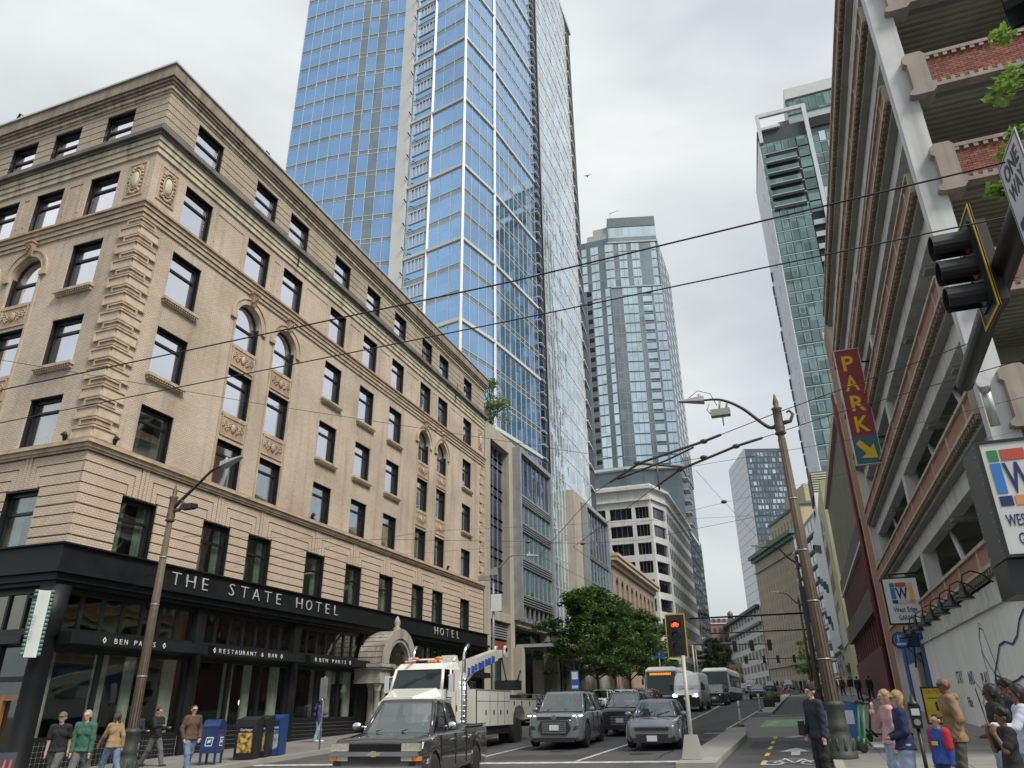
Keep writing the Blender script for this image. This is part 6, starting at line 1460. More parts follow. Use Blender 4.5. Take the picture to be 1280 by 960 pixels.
# ---- foreground pickup ----
rz = RZ(8.8); L = 5.75; pc = centre((-8.4, 14.7), rz, L); pew = paint('pewter_paint', (.062, .057, .053), .2, .4)
pk1 = car('pickup_truck', 'dark pewter extended cab pickup truck in the foreground with chrome mirrors', 'pickup truck', pc, rz, L, 1.98, 1.86, pew,
    ([(0, .98), (.008, 1.04), (.03, 1.08), (.20, 1.14), (.23, 1.16), (.62, 1.18), (.625, 1.26), (.985, 1.26), (1, 1.22)], [(0, .90), (.01, .94), (.03, .97), (.10, .99), (.2, 1), (1, 1)]),
    dict(belt=1.17, y=(1.28, 1.95, 3.2, 3.52), w=(.92, .76), pillars=(.47, ), doors=(.245, .45, .62), handles=(.42, .6), mcol=chrome), (.92, 4.55), R=.39, grille='none', lights='yellow', bed=(.635, .985), sill=.33, plate=False, mirrors=(1.13, -L/2+1.72, 1.30))
F = Fr((0, -L/2, 0), (1, 0))
m = MB(); m.box(F, -.56, .56, -.05, .015, .86, 1.0); m.box(F, -.56, .56, -.05, .015, .66, .78); m.build('grille_mesh', trimb, pk1, local=True)
m = MB()
for k in range(5): m.box(F, -.55, .55, .015, .03, .87+k*.027, .875+k*.027)
for k in range(22): m.box(F, -.54+k*.05, -.535+k*.05, .015, .028, .865, .995)
m.build('grille_bars', rimd, pk1, local=True)
m = MB(); m.box(F, -.92, .92, -.02, .07, .775, .855); m.box(F, -.97, .97, -.1, .16, .42, .60); m.build('chrome_bar', chrome, pk1, local=True)
m = MB(); m.poly(F, [(-.13, .79), (-.05, .79), (-.05, .765), (.05, .765), (.05, .79), (.13, .79), (.16, .845), (.05, .845), (.05, .87), (-.05, .87), (-.05, .845), (-.10, .845)], .07, .09); m.build('badge', pm('gold_badge', (.45, .40, .28), .35, .5), pk1, local=True)
for sx in (-1, 1):
    m = MB(); m.box(F, sx*.57, sx*.95, -.12, .03, .865, 1.01); m.build('headlight', lensy, pk1, local=True)
    m = MB(); m.box(F, sx*.57, sx*.80, -.1, .03, .69, .77); m.build('lower_lamp', lensy, pk1, local=True)
    m = MB(); m.box(F, sx*.81, sx*.965, -.12, .02, .69, .77); m.build('indicator', amber, pk1, local=True)
m = MB(); m.box(W0, .985, 1.01, -1.2, 1.5, .72, .78); m.box(W0, -1.01, -.985, -1.2, 1.5, .72, .78); m.build('side_moulding', trimb, pk1, local=True)
m = MB(); m.box(W0, .93, 1.0, -2.72, -.78, 1.262, 1.285); m.box(W0, -1.0, -.93, -2.72, -.78, 1.262, 1.285); m.build('bed_rail', trimb, pk1, local=True)
for k, (x0, x1) in enumerate(((-.75, .0), (.02, .72))):
    pass
# ---- white tow truck ----
tw = pm('truck_cream_paint', (.76, .75, .68), .35, .05, var=.05, coat=.7)
TX, TY = -12.2, 21.4
tt = root('tow_truck', 'white heavy tow truck with long hood and a lifting boom behind the pickup', 'tow truck', (TX, TY, G(TX, TY+6)-.02), 0); ORG[tt.name] = Vector((0, 0, 0))
def tb(name, mat, fn, parent=tt):
    m = MB(); fn(m); return m.build(name, mat, parent, local=True)
def hood(m):
    A = [(-.70, 1.2, 1.0), (.70, 1.2, 1.0), (.70, 1.2, 1.58), (.48, 1.2, 1.74), (-.48, 1.2, 1.74), (-.70, 1.2, 1.58)]
    B = [(-.98, 2.35, .95), (.98, 2.35, .95), (.98, 2.35, 1.78), (.80, 2.35, 2.02), (-.80, 2.35, 2.02), (-.98, 2.35, 1.78)]
    m.prism([(x, y, z) for x, y, z in A], [(x, y, z) for x, y, z in B])
    for s in (-1, 1): m.lathe((s*.92-.14, 1.85, .55), [(.62, 0), (.64, .02), (.64, .26), (.62, .28)], 20, 'x')
tb('hood', tw, hood)
def cabf(m):
    m.prism([(-.98, 2.36, .75), (.98, 2.36, .75), (.98, 3.95, .75), (-.98, 3.95, .75)], [(-.98, 2.36, 1.98), (.98, 2.36, 1.98), (.98, 3.95, 1.98), (-.98, 3.95, 1.98)])
tb('cab_body', tw, cabf)
def cabroof(m):
    m.prism([(-.90, 2.62, 2.62), (.90, 2.62, 2.62), (.93, 3.93, 2.62), (-.93, 3.93, 2.62)], [(-.80, 2.8, 2.82), (.80, 2.8, 2.82), (.83, 3.9, 2.90), (-.83, 3.9, 2.90)])
    for sx in (-1, 1):
        m.tube([(sx*.95, 2.42, 1.98), (sx*.88, 2.66, 2.64)], .055, 6); m.tube([(sx*.95, 3.15, 1.98), (sx*.92, 3.15, 2.64)], .05, 6); m.box(W0, sx*.80, sx*.965, -3.94, -3.4, 1.98, 2.64)
    m.box(W0, -.92, .92, -3.93, -3.85, 1.98, 2.64)
tb('cab_roof', tw, cabroof)
tb('windscreen', carglass('truck_windscreen', (.04, .05, .05), .4), lambda m: m.prism([(-.92, 2.42, 1.99), (.92, 2.42, 1.99), (.92, 2.46, 1.99), (-.92, 2.46, 1.99)], [(-.86, 2.66, 2.62), (.86, 2.66, 2.62), (.86, 2.70, 2.62), (-.86, 2.70, 2.62)]))
tb('side_window', sdg, lambda m: (m.box(W0, .9, .93, -3.9, -2.7, 1.99, 2.6), m.box(W0, -.93, -.9, -3.9, -2.7, 1.99, 2.6)))
tb('vent_window_frame', trimb, lambda m: (m.tube([(.95, 2.55, 2.0), (.94, 3.12, 2.02), (.92, 2.72, 2.6), (.95, 2.5, 2.0)], .02, 5), m.box(W0, .96, .99, -3.6, -3.5, 1.3, 1.5)))
for i, x in enumerate((-.62, -.5, -.38, .25, .37, .5)): tb('marker_light', amber, lambda m, x=x: m.blob((x, 2.85, 2.88), .055, .09, .05, 8, 5))
for sx in (-1, 1): tb('beacon', amber, lambda m, sx=sx: m.blob((sx*.45+.05, 3.1, 2.98), .16, .1, .07, 8, 5))
tb('roof_airfoil', tw, lambda m: m.box(W0, -.7, .7, -3.6, -3.2, 2.95, 3.0))
def stack(m, sx=1):
    m.tube([(sx*1.0, 4.12, .8), (sx*1.0, 4.12, 2.45)], .12, 12); m.tube([(sx*1.0, 4.12, 2.45), (sx*1.0, 4.12, 3.15), (sx*1.02, 4.2, 3.35), (sx*1.05, 4.38, 3.48)], .065, 10)
    for k in range(9): m.tube([(sx*1.0, 4.12, .95+k*.17), (sx*1.0, 4.12, .99+k*.17)], .135, 12)
tb('exhaust_stack', chrome, stack); tb('exhaust_stack', chrome, lambda m: stack(m, -1))
for sx in (-1, 1): tb('door_mirror', chrome, lambda m, sx=sx: (m.box(W0, sx*1.12, sx*1.30, -2.66, -2.60, 1.9, 2.45), m.tube([(sx*.96, 2.7, 2.4), (sx*1.2, 2.63, 2.4)], .02, 5), m.tube([(sx*.96, 2.7, 1.95), (sx*1.2, 2.63, 1.95)], .02, 5)))
tb('air_horn', chrome, lambda m: m.tube([(-.3, 2.5, 2.95), (-.3, 3.1, 2.95)], [.07, .03], 8))
tb('grille', chrome, lambda m: m.box(W0, -.55, .55, -1.2, -1.14, .95, 1.6)); tb('front_bumper', chrome, lambda m: m.box(W0, -1.0, 1.0, -1.2, -1.0, .4, .8))
def bodyw(m):
    for sx in (-1, 1):
        x0, x1 = (sx*.75, sx*1.2)
        # side lockers with the wheel arch cut out of the lower edge
        F2 = Fr((max(x0, x1), 0, 0), (0, 1)) ; wd = .45
        pts = [(4.75, .80), (8.55, .80), (8.6, 1.15), (8.85, 1.42), (9.3, 1.5), (9.75, 1.42), (10.0, 1.15), (10.05, .95), (11.4, 1.05), (11.5, 1.72), (8.2, 1.72), (8.2, 2.0), (4.75, 2.0)]
        m.prism([(max(x0, x1), y, z) for y, z in pts], [(min(x0, x1), y, z) for y, z in pts])
    m.box(W0, -.75, .75, -11.3, -4.8, .95, 1.25); m.box(W0, -1.2, 1.2, -4.85, -4.72, .85, 2.0)
tb('recovery_body', tw, bodyw)
tb('locker_top', alum, lambda m: (m.box(W0, .74, 1.22, -8.2, -4.74, 2.0, 2.03), m.box(W0, -1.22, -.74, -8.2, -4.74, 2.0, 2.03), m.box(W0, .74, 1.22, -11.5, -8.21, 1.72, 1.75)))
for y, z in ((5.7, 1.25), (6.5, 1.25), (7.2, 1.25), (7.9, 1.25), (8.7, 1.56), (9.6, 1.56), (10.6, 1.56)): tb('locker_latch', trimb, lambda m, y=y, z=z: m.box(W0, 1.19, 1.21, -y-.05, -y+.05, z-.08, z+.08))
for y in (6.1, 6.9, 7.6): tb('locker_gap', trimb, lambda m, y=y: m.box(W0, 1.195, 1.205, -y-.01, -y+.01, .85, 1.95))
tb('locker_line', trimb, lambda m: m.box(W0, 1.195, 1.207, -11.4, -8.3, 1.40, 1.42) if False else m.box(W0, 1.195, 1.205, -8.2, -4.8, 1.62, 1.635))
def boom(m):
    m.prism([(-.3, 4.9, 2.0), (.3, 4.9, 2.0), (.3, 5.6, 2.0), (-.3, 5.6, 2.0)], [(-.25, 4.9, 3.2), (.25, 4.9, 3.2), (.25, 5.2, 3.2), (-.25, 5.2, 3.2)])
    for sx in (-.28, .28): m.prism([(sx-.04, 5.0, 3.15), (sx-.04, 6.3, 2.0), (sx-.04, 6.0, 2.0), (sx-.04, 4.8, 3.0)], [(sx+.04, 5.0, 3.15), (sx+.04, 6.3, 2.0), (sx+.04, 6.0, 2.0), (sx+.04, 4.8, 3.0)])
tb('boom_mast', tw, boom)
def arm(m):
    m.prism([(-.2, 5.3, 2.3), (.2, 5.3, 2.3), (.2, 5.3, 2.85), (-.2, 5.3, 2.85)], [(-.17, 9.6, 3.25), (.17, 9.6, 3.25), (.17, 9.6, 3.68), (-.17, 9.6, 3.68)])
    m.prism([(-.14, 9.6, 3.3), (.14, 9.6, 3.3), (.14, 9.6, 3.62), (-.14, 9.6, 3.62)], [(-.12, 10.3, 3.42), (.12, 10.3, 3.42), (.12, 10.3, 3.72), (-.12, 10.3, 3.72)])
    for x in (-.22, .22): m.lathe((x-.05, 10.4, 3.6), [(.2, 0), (.2, .1)], 14, 'x'); m.lathe((x-.05, 10.35, 3.75), [(.14, 0), (.14, .1)], 12, 'x')
    m.tube([(0, 5.9, 2.05), (0, 7.3, 2.75)], .09, 8)
tb('boom_arm', tw, arm)
tb('boom_lettering', pm('lettering_blue', (.03, .10, .40), .5), lambda m: [m.box(Fr((.205, 0, 0), (0, 1)), 6.3+k*.36, 6.3+k*.36+.22+(k % 2)*.06, -.02, .012, 2.55+k*.078+.02*(k % 3), 2.83+k*.078) for k in range(8)])
tb('hoist_gear', trimb, lambda m: (m.box(W0, -.6, .6, -11.2, -10.2, 1.3, 1.9), m.box(W0, -.9, .9, -11.9, -11.5, 1.1, 1.5), m.tube([(0, 10.4, 3.5), (.05, 10.9, 2.5), (.1, 11.2, 1.7)], .03, 5), m.box(W0, -.5, .5, -11.6, -10.9, 2.1, 2.5), m.tube([(-.2, 10.5, 3.4), (-.3, 10.8, 2.6)], .02, 4), m.tube([(.5, 11, 2.4), (.6, 11.2, 2.9)], .04, 5)))
tb('chassis', trimb, lambda m: (m.box(W0, -.45, .45, -11.4, -.3, .55, .85), m.box(W0, -1.0, 1.0, -4.3, -2.4, .45, .74), m.box(W0, .75, 1.1, -8.3, -4.8, .5, .79)))
tmh, rmh = wheel_mesh(.52, .3, rimm)
for y, xs in ((1.85, (.95,)), (9.3, (.98, .62)), ):
    for x in xs:
        for sx in (-1, 1):
            w_ = bpy.data.objects.new('wheel', tmh); COL.objects.link(w_); w_.parent = tt; w_.location = (sx*x, y, .52); r_ = bpy.data.objects.new('rim', rmh); COL.objects.link(r_); r_.parent = w_
for sx in (-1, 1): tb('headlight', lensm, lambda m, sx=sx: m.box(W0, sx*.68, sx*.9, -1.3, -1.15, 1.0, 1.25))
tb('door_lettering', trimb, lambda m: [m.box(Fr((.985, 0, 0), (0, 1)), 2.75+.05*(k % 2), 3.15, -.01, .004, 1.72-k*.07, 1.745-k*.07) for k in range(4)])
tb('door_gap', trimb, lambda m: (m.box(Fr((.98, 0, 0), (0, 1)), 2.6, 2.615, -.01, .006, .8, 1.98), m.box(Fr((.98, 0, 0), (0, 1)), 3.5, 3.515, -.01, .006, .8, 1.98)))
# ---- queue further back ----
white_p = paint('white_paint_car', (.62, .63, .62), .3, 0); red_p = paint('red_paint_car', (.20, .02, .03), .25, .2); silver_p = paint('silver_paint', (.38, .40, .41), .3, .5); blue_p = paint('navy_paint_car', (.02, .03, .10), .25, .2)
suv((-11.3, 52.5), RZ(2), white_p, 'white SUV half hidden behind the dark crossover', nm='white_suv')
suv((-10.9, 57.8), RZ(-4), red_p, 'dark red SUV in front of the bus', nm='red_suv', H=1.65)
suv((-7.4, 73), RZ(-1), darkb, 'black SUV just behind the white van', nm='black_suv', H=1.7, lights='on')
suv((-8.9, 99), RZ(-1), paint('charcoal_paint', (.07, .075, .08), .3, .3), 'charcoal SUV second behind the white van', nm='charcoal_suv', H=1.65)
sedan((-4.9, 92), RZ(2), blue_p, 'navy blue sedan driving towards the planters with headlights on', lights='on', nm='navy_sedan')
suv((-8.0, 133), RZ(0), white_p, 'white SUV far back on the empty lane behind the navy sedan', nm='far_white_suv', H=1.9)
suv((-2.7, 158), RZ(0), silver_p, 'silver SUV crossing near the far crowd by the traffic cone', nm='far_silver_suv')
sedan((-10.2, 147), 0, silver_p, 'silver sedan far away left of the far white SUV', nm='far_silver_sedan')
suv((-5.4, 141), 0, darkb, 'black car far away right of the white SUV', nm='far_black_suv')
sedan((-11.8, 118), 0, greyb, 'grey sedan in the far left queue behind the charcoal SUV', nm='far_grey_sedan')
for i, (y, c, s, nm_) in enumerate(((46.0, darkb, 'black hatchback SUV parked nearest under the street trees', 'parked_black_suv'), (52.2, silver_p, 'silver SUV parked second along the tree lined kerb', 'parked_silver_suv'), (58.5, darkb, 'black car parked third along the tree lined kerb', 'parked_black_car'), (65, white_p, 'white car parked fourth along the tree lined kerb', 'parked_white_car'))):
    suv((-15.9-.01*i, y), 0, c, s, nm=nm_, H=1.68, grp='cars parked along the tree lined kerb')
# white high roof van
vx, vy = -8.15, 58.2; vw = pm('van_white', (.80, .81, .82), .35, var=.03, coat=.6)
def box_vehicle(name, label, cat, x, y, rz, L, W_, H, col, hood=.9, belt=1.2, R=.36, wt=.9, wb=(.95, 4.6)):
    t = root(name, label, cat, (x, y, G(x, y)), rz); ORG[t.name] = Vector((0, 0, 0)); return t
van = box_vehicle('white_van', 'white high roof delivery van with headlights on behind the signal pole', 'van', vx, vy, RZ(-1.5), 6, 2.05, 2.7, vw)
def vb(name, mat, fn, p=van): m = MB(); fn(m); return m.build(name, mat, p, local=True)
def vanbody(m):
    S = [(0, .45, .80), (.0, .9, .88), (.45, 1.28, .97), (.95, 1.42, .985), (1.35, 2.15, .97), (1.55, 2.5, .93), (1.9, 2.66, .90), (2.4, 2.7, .9), (6.0, 2.7, .9)]
    def sec(y, h, w): 
        z0 = .38; k = w
        return [(-k*1.02, y, z0), (k*1.02, y, z0), (k*1.04, y, (z0+h)/2), (k*.97, y, h-.12), (k*.86, y, h), (-k*.86, y, h), (-k*.97, y, h-.12), (-k*1.04, y, (z0+h)/2)]
    R_ = [sec(y, h, w) for y, h, w in S]
    for A, B in zip(R_, R_[1:]): m.prism(A, B, True, caps=False)
    m.face(R_[0][::-1]); m.face(R_[-1])
vb('body', vw, vanbody)
vb('windscreen', wsg, lambda m: m.prism([(-.88, .99, 1.50), (.88, .99, 1.50), (.88, 1.05, 1.48), (-.88, 1.05, 1.48)], [(-.80, 1.36, 2.16), (.80, 1.36, 2.16), (.80, 1.42, 2.14), (-.80, 1.42, 2.14)]))
vb('black_bumper', trimb, lambda m: (m.box(W0, -.98, .98, -.3, .10, .35, .98), m.box(W0, -.5, .5, .1, .14, .98, 1.12)))
for sx in (-1, 1):
    vb('headlight', ledon, lambda m, sx=sx: m.blob((sx*.78, .03, 1.10), .12, .08, .11)); vb('wing_mirror', trimb, lambda m, sx=sx: m.box(W0, sx*1.06, sx*1.28, -1.3, -1.2, 1.45, 1.85)); vb('side_window', sdg, lambda m, sx=sx: m.box(W0, sx*.99, sx*1.03, -2.2, -1.35, 1.45, 2.0))
vb('badge', chrome, lambda m: m.lathe((0, -.14, .9), [(.1, 0), (.1, .03)], 14, 'y'))
vb('wipers', trimb, lambda m: (m.tube([(-.6, .98, 1.5), (-.1, 1.05, 1.62)], .015, 4), m.tube([(.05, .98, 1.5), (.55, 1.05, 1.62)], .015, 4)))
tmv, rmv = wheel_mesh(.36, .24, rimd)
for y in (1.0, 4.7):
    for sx in (-1, 1):
        w_ = bpy.data.objects.new('wheel', tmv); COL.objects.link(w_); w_.parent = van; w_.location = (sx*.93, y, .36); r_ = bpy.data.objects.new('rim', rmv); COL.objects.link(r_); r_.parent = w_
# buses
busw = pm('bus_white', (.62, .62, .60), .4, var=.06); busblue = pm('bus_navy', (.02, .02, .07), .35); led = emit('bus_led', (1, .33, .04), .9)
def bus(name, label, x, y, rz, front=True):
    b = root(name, label, 'bus', (x, y, G(x, y)), rz); ORG[b.name] = Vector((0, 0, 0))
    f = lambda nm, mat, fn: vb(nm, mat, fn, b)
    f('body', busw, lambda m: m.prism([(-1.28, .0, 1.0), (1.28, .0, 1.0), (1.28, 12, 1.0), (-1.28, 12, 1.0)], [(-1.22, .12, 2.95), (1.22, .12, 2.95), (1.22, 12, 2.95), (-1.22, 12, 2.95)]))
    f('roof', busw, lambda m: m.prism([(-1.22, .12, 2.951), (1.22, .12, 2.951), (1.22, 12, 2.951), (-1.22, 12, 2.951)], [(-1.0, .4, 3.2), (1.0, .4, 3.2), (1.0, 12, 3.2), (-1.0, 12, 3.2)]))
    f('lower_body', busblue, lambda m: m.box(W0, -1.29, 1.29, -12, .02, .3, .999))
    f('windscreen', carglass('truck_windscreen', (.04, .05, .05), .4), lambda m: m.prism([(-1.18, -.03, 1.15), (1.18, -.03, 1.15), (1.18, .05, 1.15), (-1.18, .05, 1.15)], [(-1.14, .08, 2.85), (1.14, .08, 2.85), (1.14, .16, 2.85), (-1.14, .16, 2.85)]))
    if front: f('destination_board', led, lambda m: [m.box(W0, -.85+k*.13, -.85+k*.13+.09, -.02, .04, 2.58, 2.74) for k in range(13)])
    f('side_window', sdg, lambda m: (m.box(W0, 1.25, 1.275, -11.5, -1, 1.5, 2.6), m.box(W0, -1.275, -1.25, -11.5, -1, 1.5, 2.6)))
    f('bike_rack', trimb, lambda m: (m.tube([(-.9, -.5, .6), (-.9, -.1, .6), (-.9, -.1, 1.1)], .03, 5), m.tube([(.9, -.5, .6), (.9, -.1, .6), (.9, -.1, 1.1)], .03, 5), m.tube([(-.9, -.5, .6), (.9, -.5, .6)], .03, 5), m.tube([(-.9, -.3, .9), (.9, -.3, .9)], .03, 5)))
    for sx in (-1, 1): f('headlight', lensm, lambda m, sx=sx: m.box(W0, sx*.85, sx*1.15, -.02, .06, .7, .85)); f('mirror', trimb, lambda m, sx=sx: (m.box(W0, sx*1.35, sx*1.5, .1, .2, 1.9, 2.3), m.tube([(sx*1.2, .1, 2.8), (sx*1.42, -.15, 2.3)], .03, 5)))
    tmb, rmb = wheel_mesh(.48, .3, rimm)
    for yy in (2.4, 9):
        for sx in (-1, 1):
            w_ = bpy.data.objects.new('wheel', tmb); COL.objects.link(w_); w_.parent = b; w_.location = (sx*1.16, yy, .48); r_ = bpy.data.objects.new('rim', rmb); COL.objects.link(r_); r_.parent = w_
    return b
bus('city_bus', 'white and navy city bus with orange destination display left of the white van', -10.5, 62.5, RZ(0))
bus('second_bus', 'second white bus further back to the right of the white van', -8.0, 79, RZ(-1), False)
# ---------------- people: continuous bodies from a distance field, meshed with surface nets ----------------
def surfnet(f, lo, hi, h):
    lo = np.array(lo); n = np.ceil((np.array(hi)-lo)/h).astype(int)+1
    ax = [lo[i]+h*np.arange(n[i]) for i in range(3)]
    V = f(ax)
    ins = V < 0
    c = np.zeros(tuple(n-1), int)
    for dx in (0, 1):
        for dy in (0, 1):
            for dz in (0, 1): c += ins[dx:n[0]-1+dx, dy:n[1]-1+dy, dz:n[2]-1+dz]
    act = (c > 0) & (c < 8); idx = -np.ones(act.shape, int); A = np.argwhere(act); idx[act] = np.arange(len(A))
    acc = np.zeros((len(A), 3)); cnt = np.zeros(len(A))
    for d in range(3):
        o = [q for q in range(3) if q != d]
        for u in (0, 1):
            for v in (0, 1):
                s = np.zeros(3, int); s[o[0]] = u; s[o[1]] = v; e = s.copy(); e[d] = 1
                a = V[tuple((A+s).T)]; b = V[tuple((A+e).T)]; m = (a < 0) != (b < 0)
                t = np.where(m, a/(a-b+1e-12), 0); P = np.tile(s.astype(float), (len(A), 1)); P[:, d] = t
                acc[m] += P[m]; cnt[m] += 1
    verts = lo+h*(A+acc/cnt[:, None])
    F = []
    for d in range(3):
        o = [q for q in range(3) if q != d]
        sl0 = [slice(1, n[q]-1) for q in range(3)]; sl1 = list(sl0); sl0[d] = slice(0, n[d]-1); sl1[d] = slice(1, n[d])
        a, b = ins[tuple(sl0)], ins[tuple(sl1)]; E = np.argwhere(a != b); sgn = a[tuple(E.T)] if len(E) else np.zeros(0, bool)
        off = np.ones(3, int); off[d] = 0; E = E+off
        du = np.zeros(3, int); du[o[0]] = 1; dv = np.zeros(3, int); dv[o[1]] = 1
        q = np.stack([idx[tuple((E-du-dv).T)], idx[tuple((E-dv).T)], idx[tuple(E.T)], idx[tuple((E-du).T)]], 1)
        fl = sgn if d != 1 else ~sgn
        q[~fl] = q[~fl][:, ::-1]; F.append(q)
    return verts, np.concatenate(F)
def field(prims, k=.03):
    """prims: (a, b, ra, rb, flat) capsules with linear radius; flat squeezes the y direction"""
    def f(ax):
        V = np.full((len(ax[0]), len(ax[1]), len(ax[2])), .3)
        for a, b, ra, rb, fl in prims:
            a, b = np.array(a, float), np.array(b, float); R = max(ra, rb)+.09; l = np.minimum(a, b)-R; u = np.maximum(a, b)+R
            s = [slice(*np.searchsorted(ax[i], (l[i], u[i]))) for i in range(3)]
            X, Y, Z = np.meshgrid(ax[0][s[0]], ax[1][s[1]], ax[2][s[2]], indexing='ij')
            if X.size == 0: continue
            ab = b-a; L2 = max((ab**2).sum(), 1e-9); t = np.clip(((X-a[0])*ab[0]+(Y-a[1])*ab[1]+(Z-a[2])*ab[2])/L2, 0, 1)
            dx, dy, dz = X-a[0]-ab[0]*t, (Y-a[1]-ab[1]*t)/fl, Z-a[2]-ab[2]*t
            d = np.sqrt(dx*dx+dy*dy+dz*dz)-(ra+(rb-ra)*t); 
            if fl < 1: d = d*(fl+.15)
            W_ = V[s[0], s[1], s[2]]; hh = np.clip(.5+.5*(W_-d)/k, 0, 1); V[s[0], s[1], s[2]] = W_*(1-hh)+d*hh-k*hh*(1-hh)
        return V
    return f
def grow(name, prims, mat, parent, h=.014, k=.03, zlo=None, zhi=None, wr=0):
    P = np.array([p[0] for p in prims]+[p[1] for p in prims]); R = max(max(p[2], p[3]) for p in prims)+.06
    base = field(prims, k)
    def F_(ax):
        V = base(ax)
        if wr:
            X, Y, Z = np.meshgrid(*ax, indexing='ij', sparse=True)
            V = V+wr*(np.sin(Z*47+4*np.sin(X*19)+3*np.cos(Y*23))+.7*np.sin(Z*23+X*31-Y*17))
        if zlo is not None: V = np.maximum(V, (zlo-ax[2])[None, None, :]+.006*np.sin(ax[0]*40)[:, None, None])
        if zhi is not None: V = np.maximum(V, (ax[2]-zhi)[None, None, :])
        return V
    v, f = surfnet(F_, P.min(0)-R, P.max(0)+R, h)
    me = bpy.data.meshes.new(name); me.from_pydata(v.tolist(), [], f.tolist()); me.materials.append(mat); me.polygons.foreach_set('use_smooth', [True]*len(me.polygons)); me.update()
    o = bpy.data.objects.new(name, me); COL.objects.link(o); o.parent = parent; return o
SK = {n: pm('skin_'+n, c, .55, var=.08, scale=12) for n, c in (('light', (.50, .30, .22)), ('tan', (.40, .23, .15)), ('brown', (.17, .085, .05)), ('dark', (.075, .037, .024)))}
HR = {n: pm('hair_'+n, c, .6, var=.3, scale=25, bump=.3, bscale=60) for n, c in (('black', (.012, .010, .009)), ('brown', (.06, .035, .02)), ('grey', (.28, .27, .25)), ('blond', (.30, .20, .10)))}
def cloth(n, c, var=.18): return pm('cloth_'+n, c, .85, var=var, scale=7, bump=.4, bscale=22)
shoe_m = pm('shoe', (.03, .03, .03), .6); shoe_w = pm('pale_shoe', (.5, .5, .48), .6)
v3 = lambda *a: np.array(a, float)
